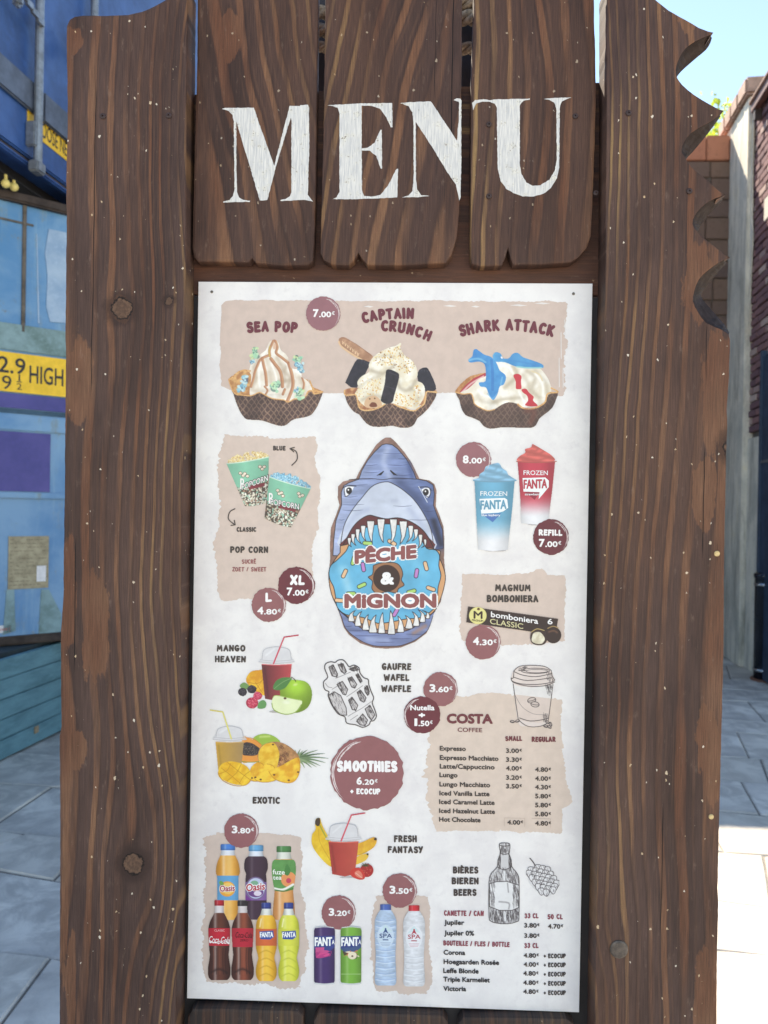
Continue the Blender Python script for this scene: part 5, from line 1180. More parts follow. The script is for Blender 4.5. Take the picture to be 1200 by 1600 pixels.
# popcorn cups
z = zz(340, 680, 7.5)
def cup(TL, TR, BR, BL, seed, top, tops, ci, textangle):
    c = CV(350 if ci == 0 else 410, 698 if ci == 0 else 728, 424 if ci == 0 else 492, 796 if ci == 0 else 830, .5, bg=PT)
    TL, TR, BR, BL = [np.array(z([p])[0]) for p in (TL, TR, BR, BL)]
    U = lambda u, v: tuple((TL * (1 - u) + TR * u) * (1 - v) + (BL * (1 - u) + BR * u) * v + np.array([0, 1]) * (4 * u * (1 - u)) * 2.2 * (.6 + .4 * v))
    q = lambda L: [U(a, b) for a, b in L]
    dropshadow(c, q([(0, 0), (.5, 0), (1, 0), (1, .5), (1, 1), (.5, 1), (0, 1), (0, .5)]), 0, 3, .18)
    rr = random.Random(seed)
    for k in range(90):
        u = rr.uniform(.04, .96); h = (1 - k / 90) * math.sin(math.pi * u) ** .5
        x, y = U(u, 0); popc(c, x, y + 1 - h * 14, rr.uniform(1.8, 3.0), top, tops, seed + k)
    body = [(i / 8, 0) for i in range(9)] + [(1, .5), (1, 1)] + [(i / 8, 1) for i in range(7, -1, -1)] + [(0, .5)]
    c.poly(q(body), (128, 192, 164))
    # popcorn pattern over the lower half
    low = q([(0, .56), (.25, .60), (.5, .6), (.75, .58), (1, .52), (1, 1), (.75, 1), (.5, 1), (.25, 1), (0, 1)])
    c.poly(low, (86, 74, 66)); crumbs(c, low, [(236, 232, 214), (228, 220, 200), (240, 238, 228), (206, 196, 172), (150, 196, 176), (172, 132, 112)], 210, .9, 2.1, seed); crumbs(c, low, [(70, 58, 54), (104, 52, 52)], 60, .25, .6, seed + 9)
    c.poly(q([(.34, .54), (.9, .54), (.88, .62), (.36, .63)]), (132, 50, 62))
    for cx, cy, n_ in ((.36, .24, 4), (.86, .17, 3)):
        for k in range(n_):
            x, y = U(cx + (k - n_ / 2) * .055, cy + (k % 2) * .05 + k * .012); c.ell(x, y, 2.9, 2.6, (112, 60, 52)); 
        for k in range(n_):
            x, y = U(cx + (k - n_ / 2) * .055, cy + (k % 2) * .05 + k * .012); c.ell(x, y, 2.2, 1.9, (240, 234, 214)); c.ell(x + .3, y + .3, .6, .5, (196, 110, 90))
    xs0, xs1 = min(TL[0], BL[0]), max(TR[0], BR[0])
    c.line(q([(i / 8, 0) for i in range(9)]), 1.5, (206, 232, 214), curve=False)
    sel = c.a > 0
    c.shade(lambda X, Y: np.where(Y > TL[1] - 4, .86 + .2 * np.clip(1 - np.abs((X - xs0) / (xs1 - xs0) - .45) * 1.7, 0, 1), 1))
    o = c.emit('popcorn_cup_print', 3 if ci == 0 else 4)
    # the word, bold with dark outline
    a = U(.13, .62); b = U(.99, .52) if ci == 0 else U(.97, .545)
    sl = (b[1] - a[1]) / (b[0] - a[0])
    for bo, cl, ly in ((.06, (74, 60, 62), 5), (.012, (240, 236, 234), 6)):
        text('lettering', 'POPCORN', a[0] - (1 if bo > .05 else 0), a[1] + (.8 if bo > .05 else 0), b[0] + (1 if bo > .05 else 0), 10.5 if bo > .05 else 9, cl, ly, bold=bo, slope=sl, parent=o)
    text('lettering', 'P', a[0] - 2.6, a[1] - 1, a[0] + 3.6, 17, (240, 236, 234), 6.4, bold=.02, parent=o)
    return o
cup((105, 335), (600, 255), (590, 785), (320, 830), 1, [(240, 222, 170), (246, 236, 206), (226, 196, 128), (236, 214, 150)], (186, 140, 88), 0, 0)['label'] = 'printed popcorn cup with yellow popcorn'
cup((608, 490), (1090, 628), (862, 1080), (548, 972), 50, [(140, 200, 224), (168, 216, 234), (112, 178, 206), (190, 226, 238)], (70, 116, 146), 1, 0)['label'] = 'printed popcorn cup with blue popcorn'
# shark sign drawing
z = zz(500, 670, 4.444); c = CV(510, 680, 698, 1016, .6)
INK = (34, 28, 36)
out = z([(430, 75), (455, 60), (490, 60), (520, 85), (585, 160), (640, 240), (690, 345), (760, 358), (795, 385), (810, 430), (805, 540), (830, 600), (858, 680), (865, 780), (862, 900), (870, 1000), (840, 1200), (790, 1280), (765, 1370), (740, 1420), (660, 1480), (560, 1520), (460, 1528), (370, 1520), (280, 1490), (200, 1430), (165, 1380), (130, 1270), (80, 1150), (60, 1000), (70, 900), (68, 800), (75, 690), (110, 600), (135, 530), (122, 480), (125, 400), (160, 365), (250, 345), (270, 300), (330, 200), (390, 110)])
c.poly(out, lambda X, Y: np.array((142, 108, 98)) * (.8 + .35 * vnoise(X, Y, 9, 5))[..., None])
head = z([(380, 160), (430, 112), (460, 104), (500, 110), (540, 140), (600, 210), (650, 300), (668, 348), (740, 362), (785, 390), (795, 450), (788, 530), (820, 620), (850, 700), (856, 830), (500, 900), (90, 880), (95, 780), (110, 640), (150, 530), (148, 440), (165, 395), (200, 375), (270, 350), (290, 290), (330, 220)])
def sharkc(X, Y):
    t = np.clip((X - 520) / 170, 0, 1); n = vnoise(X * .35, Y * 1.6, 9, 7)
    a = np.array((168, 180, 214)) * (1 - t[..., None]) + np.array((84, 102, 150)) * t[..., None]
    return a * (.82 + .36 * n)[..., None]
c.poly(head, sharkc); c.line(head + head[:1], 1.1, INK, curve=False)
c.soft(z([(470, 140), (440, 230), (480, 330)]), 9, (196, 206, 232), .5); c.soft(z([(620, 240), (640, 330)]), 8, (60, 76, 124), .6); c.soft(z([(560, 380), (700, 520), (800, 700), (830, 820)]), 14, (66, 78, 116), .7); c.soft(z([(790, 640), (840, 800)]), 8, (30, 32, 48), .7)
belly = z([(460, 368), (500, 378), (570, 420), (650, 490), (720, 590), (770, 700), (795, 840), (500, 800), (140, 830), (165, 680), (220, 570), (290, 480), (350, 410), (400, 380)])
c.poly(cr(belly, 3, True), lambda X, Y: np.array((204, 212, 230)) * (.9 + .14 * vnoise(X * .5, Y, 14, 9))[..., None]); c.line(z([(140, 830), (165, 680), (220, 570), (290, 480), (350, 410), (400, 380), (460, 368), (500, 378), (570, 420), (650, 490), (720, 590), (770, 700), (790, 820)]), 1.1, INK)
c.soft(z([(180, 700), (250, 600), (330, 560)]), 8, (168, 178, 206), .5); c.soft(z([(620, 560), (700, 660), (740, 760)]), 9, (172, 182, 208), .6); c.soft(z([(500, 500), (530, 500)]), 5, (170, 178, 200), .6)
for y, xa, xb in ((170, 440, 600), (250, 300, 400), (250, 470, 620), (300, 300, 420), (350, 200, 370), (345, 500, 670), (388, 180, 330), (470, 160, 260), (525, 150, 310), (535, 510, 640), (565, 160, 300), (630, 130, 170), (630, 610, 800), (430, 700, 790), (205, 540, 620), (320, 520, 640), (570, 720, 800)):
    c.line(z([(xa, y), ((xa + xb) / 2, y + 4), (xb, y - 2)]), .8, (52, 58, 92), op=.75, clip=True, taper=.8)
c.line(z([(200, 352), (330, 344), (440, 352), (520, 342), (668, 350)]), .9, INK)
c.poly(z([(392, 325), (440, 292), (445, 296), (425, 322)]), INK); c.poly(z([(540, 325), (490, 285), (485, 292), (510, 320)]), INK)
for s_, cx, cy in ((1, 200, 430), (-1, 735, 440)):
    c.poly(z([(cx - 32, cy - 18), (cx - 8, cy - 30), (cx + 36 * 1, cy - 28) if s_ > 0 else (cx + 22, cy - 30), (cx + 20, cy + 10) if s_ > 0 else (cx + 34, cy + 8), (cx - 20 if s_ > 0 else cx + 8, cy + 42)]), (236, 236, 240)); c.ell(*z([(cx + s_ * 2 - (0 if s_ > 0 else -2), cy)])[0], 4.6, 5.2, INK); c.ell(*z([(cx - 3, cy - 6)])[0], 1.2, 1.4, WH)
    c.line(z([(cx - 40, cy - 20), (cx - 10, cy - 34), (cx + 50, cy - 32)] if s_ > 0 else [(cx - 50, cy - 34), (cx + 10, cy - 36), (cx + 36, cy - 15)]), 1.3, INK); c.line(z([(cx - 32, cy - 18), (cx - 24, cy + 40), (cx + 10, cy + 20)] if s_ > 0 else [(cx + 34, cy - 8), (cx + 22, cy + 36), (cx - 16, cy + 10)]), 1, INK)
c.line(z([(685, 400), (745, 510)]), 1, (226, 230, 240), curve=False)
mouth = z([(150, 830), (190, 750), (230, 680), (280, 630), (340, 600), (390, 610), (460, 625), (540, 618), (620, 640), (700, 690), (750, 750), (790, 830), (500, 900)])
c.poly(cr(mouth, 3, True), (98, 44, 50)); c.line(mouth[:12], 1.2, INK)
# donut
c.poly(cr(z([(60, 1000), (90, 930), (140, 860), (200, 800), (780, 830), (830, 900), (868, 1000), (866, 1080), (830, 1200), (780, 1280), (640, 1360), (460, 1400), (280, 1350), (150, 1270), (80, 1150)]), 4, True), (214, 160, 116)); c.line(cr(z([(60, 1000), (90, 930), (140, 860), (200, 800), (780, 830), (830, 900), (868, 1000), (866, 1080), (830, 1200), (780, 1280), (640, 1360), (460, 1400), (280, 1350), (150, 1270), (80, 1150)]), 3, True) + z([(60, 1000)]), 1.2, INK, curve=False)
ic = z([(62, 1000), (75, 950), (120, 910), (180, 850), (205, 800), (260, 740), (330, 680), (460, 660), (600, 680), (690, 750), (740, 830), (800, 840), (830, 880), (825, 950), (840, 1020), (820, 1100), (815, 1180), (790, 1250), (700, 1310), (600, 1320), (500, 1340), (400, 1350), (300, 1310), (180, 1290), (120, 1240), (110, 1180), (95, 1100), (70, 1050)])
c.blob(ic, lambda X, Y: np.array((92, 176, 212)) * (.92 + .16 * vnoise(X, Y, 20, 3))[..., None], 4); c.line(cr(ic, 3, True) + ic[:1], 1.2, INK, curve=False)
c.soft(z([(160, 980), (200, 1120)]), 12, (160, 214, 234), .7); c.soft(z([(640, 900), (720, 1000)]), 14, (120, 196, 226), .5); c.soft(z([(560, 1240), (700, 1260)]), 10, (70, 150, 196), .5)
for x, y, a, cl in ((170, 1005, -65, 0), (232, 915, -75, 2), (300, 960, 80, 1), (290, 1088, -25, 2), (670, 1003, -80, 1), (735, 953, 75, 0), (770, 1110, 20, 0), (635, 1130, -15, 2), (135, 1192, 5, 0), (525, 1275, -60, 1), (330, 795, 5, 2), (500, 790, 30, 0), (215, 1145, 0, 2)):
    p = z([(x, y)])[0]; aa = math.radians(a); L = 4.6; P = [(p[0] - L * math.cos(aa), p[1] - L * math.sin(aa)), (p[0] + L * math.cos(aa), p[1] + L * math.sin(aa))]
    c.line(P, 7, INK, curve=False); c.line(P, 5, [(234, 190, 150), (190, 130, 196), (172, 214, 120)][cl], curve=False)
c.blob(z([(370, 950), (430, 930), (520, 930), (560, 960), (575, 1010), (565, 1050), (585, 1085), (545, 1110), (530, 1140), (470, 1130), (400, 1145), (360, 1110), (365, 1060), (335, 1030), (365, 1010)]), (160, 112, 82), 4); c.line(cr(z([(370, 950), (430, 930), (520, 930), (560, 960), (575, 1010), (565, 1050), (585, 1085), (545, 1110), (530, 1140), (470, 1130), (400, 1145), (360, 1110), (365, 1060), (335, 1030), (365, 1010), (370, 950)]), 3), 1.1, INK, curve=False)
c.ell(*z([(462, 1038)])[0], 21, 21, (58, 36, 36))
# jaw and teeth
jaw = z([(125, 1255), (190, 1310), (280, 1380), (380, 1415), (500, 1420), (620, 1395), (720, 1330), (800, 1265), (785, 1300), (762, 1370), (735, 1412), (655, 1470), (560, 1505), (460, 1510), (370, 1505), (290, 1475), (210, 1420), (172, 1375), (150, 1310)])
c.poly(jaw, lambda X, Y: np.array((120, 134, 178)) * (.8 + .36 * vnoise(X * .3, Y * 1.5, 9, 17))[..., None]); c.line(jaw[:8], 1.3, INK); c.line(jaw[8:] + jaw[:1], .9, INK); c.soft(z([(330, 1460), (470, 1470)]), 8, (160, 172, 208), .7); c.soft(z([(650, 1420), (730, 1370)]), 6, (190, 130, 90), .5)
for y, xa, xb in ((1400, 200, 300), (1435, 240, 420), (1455, 480, 640), (1425, 600, 720), (1480, 380, 520), (1370, 170, 220)): c.line(z([(xa, y), ((xa + xb) / 2, y + 3), (xb, y)]), .8, (52, 58, 92), op=.8, clip=True, taper=.8)
def tooth(bx, by, w_, tx, ty):
    P = z([(bx - w_, by), (bx - w_ * .55, by - (8 if ty > by else -8)), (bx + w_ * .55, by - (8 if ty > by else -8)), (bx + w_, by), (bx + w_ * .45, (by * .35 + ty * .65)), (tx, ty), (bx - w_ * .45, (by * .35 + ty * .65))]); P2 = cr(P, 2, True)
    c.poly(P2, lambda X, Y: np.array((242, 240, 238)) * (.86 + .16 * vnoise(X, Y, 5, int(bx)))[..., None]); c.line(P2 + P2[:1], 1.0, INK, curve=False)
for a in ((204, 765, 13, 218, 820), (230, 738, 14, 250, 810), (262, 704, 15, 290, 800), (300, 680, 17, 320, 780), (352, 648, 26, 362, 790), (424, 635, 26, 440, 790), (510, 636, 25, 490, 800), (578, 650, 27, 555, 800), (630, 680, 18, 600, 790), (666, 705, 16, 640, 780), (698, 742, 14, 680, 830), (730, 775, 10, 705, 825)): tooth(*a)
for a in ((218, 1330, 22, 245, 1262), (264, 1362, 22, 290, 1268), (318, 1390, 24, 336, 1290), (368, 1408, 28, 390, 1292), (428, 1412, 24, 436, 1276), (496, 1418, 26, 490, 1262), (560, 1405, 24, 540, 1300), (618, 1380, 26, 592, 1296), (668, 1362, 22, 640, 1270), (712, 1335, 20, 680, 1255), (748, 1310, 14, 712, 1262)): tooth(*a)
shark = c.emit('shark_drawing', 3); shark['label'] = 'drawing of a shark head biting a blue iced donut'
def outlined(txt, x0, yb, x1, cap, col, slope, parent, bo=.07, wb=.17, shear=0.0, pad=2.4, lay=5):
    text('lettering', txt, x0 - pad, yb + pad * .8, x1 + pad, cap + pad * 1.6, (242, 240, 240), lay, bold=wb, slope=slope, parent=parent, shear=shear); text('lettering', txt, x0, yb, x1, cap, col, lay + 1, bold=bo, slope=slope, parent=parent, shear=shear)
outlined('PÊCHE', 554, 881.5, 651, 21.5, (144, 82, 84), -.095, shark)
outlined('MiGNON', 538, 950.5, 682, 22.5, (144, 82, 84), -.005, shark)
text('lettering', '&', 594.5, 913.5, 616, 20, (242, 240, 240), 5, bold=.07, parent=shark)
# frozen drink cups
z = zz(690, 670, 5.217)
def frozen(P, sw, colA, colB, lab, tx, sub, ci, x0, x1):
    c = CV(735 if ci == 0 else 800, 690, 812 if ci == 0 else 875, 866, .6)
    yb = max(y for x, y in z(P)); 
    c.ell((x0 + x1) / 2 + 2, yb - 1, (x1 - x0) * .47, 2.6, (150, 144, 148), op=.7, feather=.6)
    yt = min(y for x, y in z(P))
    def grad(X, Y):
        t = np.clip((Y - yt) / (yb - yt), 0, 1); k = np.clip((t - .50) / .38, 0, 1); k = k * k * (3 - 2 * k)
        cA = np.array(colA) * 1.0; u = np.clip((X - x0) / (x1 - x0), 0, 1); sh = (.86 + .18 * np.sin(np.pi * np.clip(u * 1.15, 0, 1)))
        return (cA * (1 - k[..., None]) + np.array((226, 226, 230)) * k[..., None]) * sh[..., None]
    c.poly(z(P), grad)
    c.blob(z(sw), lambda X, Y: np.array(colB) * (.93 + .1 * np.sin((Y - X * .25) * .55))[..., None], 4)
    sx = [p[0] for p in sw]; mx = (min(sx) + max(sx)) / 2; my = max(p[1] for p in sw)
    for dy, a, b in ((-30, -110, 110), (-75, -70, 60), (-110, -40, 20)): c.soft(z([(mx + a, my + dy + 12), (mx, my + dy + 14), (mx + b, my + dy - 14)]), 3.2, tuple(q * .82 for q in colB), .7)
    c.line(z([(min(P[0][0], P[1][0]) - 8, P[0][1] - 2), (mx, P[0][1] + 8), (P[1][0] + 10, P[0][1] - 2)]), 1.6, tuple(q * .78 for q in colB))
    o = c.emit('frozen_cup_print', 6 + ci * .5 if ci == 0 else 4); o['label'] = lab; ly = 8 if ci == 0 else 6
    fx, fy, fw, sl = tx
    text('lettering', 'FROZEN', fx, fy, fx + fw, 7, (236, 240, 242), ly, bold=.012, parent=o, slope=.01)
    shapes('logo_panel', [[(fx - 1.5, fy + 5), (fx + fw - 4, fy + 3.5), (fx + fw, fy + 6), (fx + fw + 1.5, fy + 19), (fx + fw - 6, fy + 24.5), (fx + fw - 14, fy + 26.5), (fx + 1.5, fy + 28)]] if ci == 0 else [[(fx - 1.5, fy + 5), (fx + fw - 4, fy + 4), (fx + fw + 1.5, fy + 9), (fx + fw + 1.5, fy + 19), (fx + fw * .62, fy + 38), (fx + fw * .66, fy + 27), (fx, fy + 26)]], (240, 244, 246), ly - .5, o)
    text('lettering', 'FANTA', fx, fy + 22, fx + fw - 1, 14.5, tuple(q * (.92 if ci == 0 else .95) for q in colA), ly + 1, bold=.035, parent=o, slope=-.03)
    shapes('logo_point', [[(fx + 2, fy + 28.5), (fx + fw * .78, fy + 27.5), (fx + fw * .46, fy + 41.5)]] if ci == 0 else [[(fx + 2, fy + 27), (fx + fw * .66, fy + 27), (fx + fw * .46, fy + 39)]], (72, 118, 184) if ci == 0 else (150, 44, 66), ly - .2, o)
    text('lettering', sub, fx + 2, fy + 32, fx + fw * .74, 3.6, (236, 240, 244), ly + 1, bold=.03, parent=o)
frozen([(618, 268), (926, 268), (905, 480), (885, 640), (872, 770), (820, 785), (650, 770), (640, 560), (630, 400)], [(620, 262), (632, 225), (680, 195), (680, 165), (728, 150), (738, 124), (760, 132), (800, 155), (850, 185), (895, 215), (920, 262), (770, 275)], (196, 66, 84), (226, 110, 104), 'printed red frozen drink cup with swirl', (818, 742, 38, 0), 'strawberry', 1, 809, 868)
frozen([(268, 425), (596, 425), (578, 640), (555, 850), (540, 985), (420, 998), (300, 985), (285, 760), (275, 560)], [(258, 420), (300, 400), (310, 370), (345, 345), (365, 305), (440, 280), (470, 282), (495, 320), (530, 345), (545, 375), (590, 405), (606, 425), (430, 436)], (104, 170, 200), (140, 192, 222), 'printed blue frozen drink cup with swirl', (750.5, 774.5, 42, 0), 'blue raspberry', 0, 741, 804)
# chocolate bar box
z = zz(700, 870, 5.4545); c = CV(726, 944, 880, 1012, .6, bg=PT)
for P in ([(160, 560), (500, 620), (700, 650), (930, 600)],): c.line(z(P), 3.5, (150, 128, 122), op=.4)
c.poly(z([(170, 422), (940, 528), (928, 598), (820, 655), (155, 558)]), (52, 38, 40)); c.line(z([(172, 425), (938, 530)]), .8, (90, 70, 66), curve=False)
c.ell(*z([(254, 501)])[0], 13.8, 13.4, (222, 212, 134)); c.ell(*z([(254, 501)])[0], 12.8, 12.4, (228, 218, 146)); c.ell(*z([(260, 446)])[0], 2.4, 1.8, (110, 80, 50)); c.ell(*z([(260, 441)])[0], 1.4, 1.2, (80, 50, 36))
c.blob(z([(700, 680), (715, 640), (760, 615), (810, 625), (835, 660), (845, 710), (820, 745), (770, 755), (715, 735)]), (58, 42, 42), 4); c.blob(z([(715, 690), (730, 650), (770, 640), (800, 655), (825, 700), (800, 740), (750, 740), (715, 720)]), creamy((232, 226, 204), (206, 196, 170), 6, 2), 4); c.line(z([(712, 640), (760, 614), (820, 628)]), 1.3, (196, 170, 110))
c.ell(*z([(898, 668)])[0], 12.5, 12.8, (52, 36, 38)); c.soft(z([(860, 640), (900, 630), (930, 645)]), 2.6, (120, 84, 66), .8); c.line(z([(850, 610), (895, 592), (940, 606)]), 1.4, (176, 146, 96))
o = c.emit('chocolate_box_print', 6.5); o['label'] = 'printed dark chocolate box with split chocolate ball'
text('lettering', 'bomboniera', 767, 964, 841, 8.8, (240, 238, 238), 8, bold=.03, slope=.15, parent=o); text('lettering', 'CLASSIC', 765.5, 974.5, 817.5, 8.2, (214, 206, 160), 8, bold=.012, slope=.16, parent=o)
text('lettering', '6', 855.5, 975.5, 863.5, 8.6, (240, 238, 238), 8, bold=.03, parent=o); text('lettering', 'M', 740, 966.5, 754, 12, (58, 40, 36), 8, bold=.035, parent=o, slope=.05); text('lettering', 'MAGNUM', 737.5, 970.2, 755, 3, (70, 50, 40), 8, bold=.02, parent=o, slope=.1)
# smoothie group helper
def dome_cup(c, x0, x1, yt, yb, inset, colL, colR, straw, strawcol, dome_top):
    def g(X, Y):
        t = np.clip((X - x0) / (x1 - x0), 0, 1)[..., None]; return np.array(colL) * (1 - t) + np.array(colR) * t
    xm = (x0 + x1) / 2
    c.blob([(x0 - 3, yt - 3), (x0 - 3, yt - 6), (x0 + 1, yt - 12), (x0 + 5, dome_top + 4), (xm - 6, dome_top), (xm + 6, dome_top), (x1 - 5, dome_top + 4), (x1 - 1, yt - 12), (x1 + 3, yt - 6), (x1 + 3, yt - 3), (xm, yt - 1)], (212, 210, 213), 4, op=.75)
    c.line([(x0 + 1, yt - 8), (x0 + 4, dome_top + 5), (xm - 6, dome_top + .5), (xm + 6, dome_top + .5), (x1 - 4, dome_top + 5), (x1 - 1, yt - 8)], 1, (178, 176, 180)); c.line([(x0 - 3.5, yt - 4), (xm, yt - 1.5), (x1 + 3.5, yt - 4)], 1.8, (196, 194, 198)); c.line([(x0 - 2.5, yt - 7), (xm, yt - 5), (x1 + 2.5, yt - 7)], .8, (170, 168, 172), op=.8)
    c.soft([(x0 + 7, yt - 14), (xm - 4, dome_top + 4)], 2.6, (236, 236, 238), .8)
    c.poly([(x0, yt), (xm, yt + 1), (x1, yt), (x1 - inset, yb - 2), (xm + 2, yb + 1.5), (x0 + inset, yb - 2)], g); c.line([(x0 + 1, yt), (xm, yt + 1.2), (x1 - 1, yt)], 1.4, tuple(min(255, q * 1.25 + 20) for q in colR), op=.8)
    c.soft([(x0 + 5, yt + 6), (x0 + inset + 5, yb - 6)], 3, tuple(q * .78 for q in colL), .5)
    c.line(straw, 2.2, strawcol, curve=False); c.line(straw[:2], .7, tuple(min(255, q + 60) for q in strawcol), curve=False, op=.8)
# mango heaven
z = zz(300, 980, 5.4545); c = CV(366, 986, 492, 1122, .6)
c.ell(431, 1112, 26, 4.5, (140, 132, 128), feather=.7, op=.6); c.ell(395, 1107, 20, 3, (160, 150, 148), feather=.7, op=.5)
c.blob(z([(460, 440), (500, 380), (570, 365), (620, 380), (640, 570), (560, 560), (480, 490)]), creamy((240, 190, 60), (220, 150, 40), 9, 3), 4); c.line(z([(480, 470), (560, 480), (620, 430)]), .9, (190, 120, 30), op=.8); c.line(z([(540, 470), (600, 560)]), .9, (190, 120, 30), op=.8); c.line(z([(600, 450), (540, 540)]), .9, (190, 120, 30), op=.6)
dome_cup(c, 408.5, 456, 1038, 1094, 5.5, (96, 40, 50), (196, 74, 80), z([(695, 310), (785, 85), (905, 68)]), (190, 48, 72), 1010.5)
c.blob(z([(405, 500), (440, 470), (480, 490), (500, 520), (440, 530)]), (110, 150, 90), 3)
for cx, cy, n_, col, sd in ((430, 552, 20, [(48, 44, 56), (66, 62, 76), (36, 32, 44)], 1), (510, 530, 20, [(48, 44, 56), (70, 66, 80), (36, 32, 44)], 2), (560, 585, 20, [(206, 70, 100), (226, 110, 132), (180, 50, 80)], 3), (512, 645, 34, [(206, 66, 92), (228, 116, 136), (178, 46, 74)], 4)):
    rr = random.Random(sd); x, y = z([(cx, cy)])[0]; R = 7 if sd != 4 else 9.6
    c.ell(x, y, R, R * .9, col[2])
    for k in range(n_): a = rr.uniform(0, 6.3); d = R * math.sqrt(rr.random()) * .88; c.ell(x + d * math.cos(a), y + d * math.sin(a) * .9, 1.7, 1.6, col[0]); c.ell(x + d * math.cos(a) - .4, y + d * math.sin(a) * .9 - .5, .6, .5, tuple(min(255, q + 60) for q in col[1]), op=.8)
c.blob(z([(560, 690), (570, 640), (610, 620), (635, 650), (620, 690)]), (96, 152, 92), 3)
c.blob(z([(750, 560), (760, 480), (820, 450), (890, 448), (970, 465), (1015, 520), (1022, 600), (990, 680), (920, 725), (840, 730), (770, 700)]), lambda X, Y: np.array((150, 190, 62)) * (.72 + .42 * np.exp(-((X - 462) ** 2 + (Y - 1072) ** 2) / 420.0))[..., None], 4)
c.ell(*z([(880, 490)])[0], 5, 3, (214, 232, 150), -15, .8, feather=.7); c.line(z([(846, 425), (870, 440), (885, 462)]), 1.2, (70, 56, 40))
c.blob(z([(690, 520), (715, 460), (770, 430), (850, 432), (830, 470), (790, 520), (730, 538)]), (74, 128, 70), 4); c.line(z([(700, 525), (770, 470), (845, 435)]), .8, (130, 170, 110))
c.blob(z([(678, 645), (690, 600), (720, 580), (780, 590), (860, 610), (935, 625), (925, 680), (880, 725), (800, 742), (730, 725), (690, 690)]), (228, 236, 190), 4); c.line(z([(690, 600), (720, 582), (860, 610), (935, 625)]), 1, (160, 190, 90)); c.line(z([(680, 650), (700, 705), (790, 742), (880, 725), (932, 660)]), 1.3, (130, 160, 60)); c.ell(*z([(793, 606)])[0], 2.2, 1.6, (90, 60, 40)); c.ell(*z([(805, 640)])[0], 8, 4, (240, 244, 216), 5, .8, feather=.6)
c.emit('smoothie_print', 4)['label'] = 'printed red smoothie cup with green apple and berries'
# exotic
c = CV(322, 1104, 522, 1234, .6)
c.ell(410, 1220, 60, 5, (160, 152, 150), feather=.7, op=.55)
c.blob(z([(520, 950), (570, 915), (640, 910), (710, 935), (750, 985), (640, 1010), (560, 1000)]), (150, 184, 72), 4); c.soft(z([(580, 935), (660, 930)]), 3, (200, 220, 130), .8)
c.blob(z([(420, 1140), (430, 940), (480, 945), (560, 975), (600, 1020), (600, 1080), (570, 1145), (500, 1152)]), (232, 150, 70), 4); c.line(z([(450, 942), (520, 950), (590, 1000)]), 1.2, (210, 130, 50)); c.line(z([(425, 1145), (500, 1152), (570, 1145)]), 1.2, (120, 150, 60))
c.blob(z([(430, 1080), (440, 990), (500, 985), (560, 1020), (585, 1050), (550, 1090), (480, 1095)]), (60, 54, 56), 4); crumbs(c, z([(435, 1080), (445, 995), (500, 990), (560, 1025), (580, 1050), (545, 1085), (480, 1090)]), [(30, 28, 34), (92, 86, 86), (140, 120, 100)], 90, .5, 1.0, 3)
dome_cup(c, 336.5, 381, 1159, 1212, 5, (206, 160, 66), (168, 136, 92), z([(335, 950), (262, 722), (155, 706)]), (212, 196, 96), 1134.5)
for a, L, wd in ((-100, 20, 3.4), (-78, 22, 3.4), (-50, 26, 3.4), (-30, 38, 3.2), (-14, 46, 3.2), (0, 50, 3), (12, 46, 3.2), (24, 40, 3.4), (42, 30, 3.6), (62, 24, 3.6), (80, 20, 3.4), (-64, 20, 3), (32, 36, 3)):
    p = z([(900, 1120)])[0]; aa = math.radians(a); e = (p[0] + L * math.cos(aa), p[1] + L * .72 * math.sin(aa)); m_ = (p[0] + L * .5 * math.cos(aa - .12), p[1] + L * .36 * math.sin(aa - .12)); c.line([p, m_, e], 4.6, [(108, 132, 96), (78, 104, 72), (140, 160, 120)][int(a) % 3], w2=.4)
c.blob(z([(560, 1120), (575, 1040), (610, 1000), (700, 975), (780, 990), (860, 1040), (915, 1110), (880, 1170), (800, 1220), (700, 1230), (620, 1190)]), lambda X, Y: np.array((188, 136, 90)) * (.7 + .5 * vnoise(X, Y, 5, 3))[..., None], 4)
for k in range(26): rr = random.Random(k); x, y = z([(rr.uniform(720, 880), rr.uniform(1000, 1190))])[0]; c.line([(x - 2, y), (x, y - 2), (x + 2, y), (x, y + 2), (x - 2, y)], 1.0, (104, 60, 46), clip=True, op=.85, curve=False)
c.blob(z([(565, 1110), (580, 1040), (620, 1000), (690, 985), (725, 1020), (745, 1080), (735, 1150), (715, 1200), (640, 1200), (590, 1165)]), creamy((242, 202, 76), (226, 170, 46), 7, 5), 4)
for P in ([(490, 1290), (500, 1200), (560, 1150), (610, 1180), (570, 1300), (520, 1310)], [(530, 1290), (590, 1200), (640, 1165), (700, 1190), (720, 1290), (650, 1320), (570, 1315)], [(655, 1230), (760, 1180), (900, 1110), (922, 1180), (905, 1270), (860, 1320), (790, 1325), (700, 1290)]):
    c.blob(z(P), creamy((246, 204, 70), (230, 164, 46), 7, int(P[0][0])), 4); c.line(z(P)[2:] + z(P)[:1], 1.1, (196, 132, 40), op=.8)
for x, y in ((585, 1298), (540, 1280), (700, 1258), (825, 1305), (905, 1235), (690, 1000), (510, 1285)): c.ell(*z([(x, y)])[0], 1.8, 1.3, (96, 60, 36))
c.blob(z([(222, 1230), (250, 1170), (310, 1145), (380, 1150), (460, 1180), (500, 1240), (500, 1310), (450, 1345), (360, 1340), (280, 1310), (230, 1275)]), creamy((246, 204, 62), (230, 172, 40), 8, 8), 4)
for P in ([(250, 1200), (340, 1270), (420, 1340)], [(300, 1150), (400, 1230), (495, 1300)], [(230, 1250), (300, 1220), (330, 1160)], [(300, 1310), (380, 1240), (420, 1165)], [(400, 1340), (440, 1270), (490, 1230)]): c.line(z(P), 1, (196, 136, 30), op=.85, clip=True)
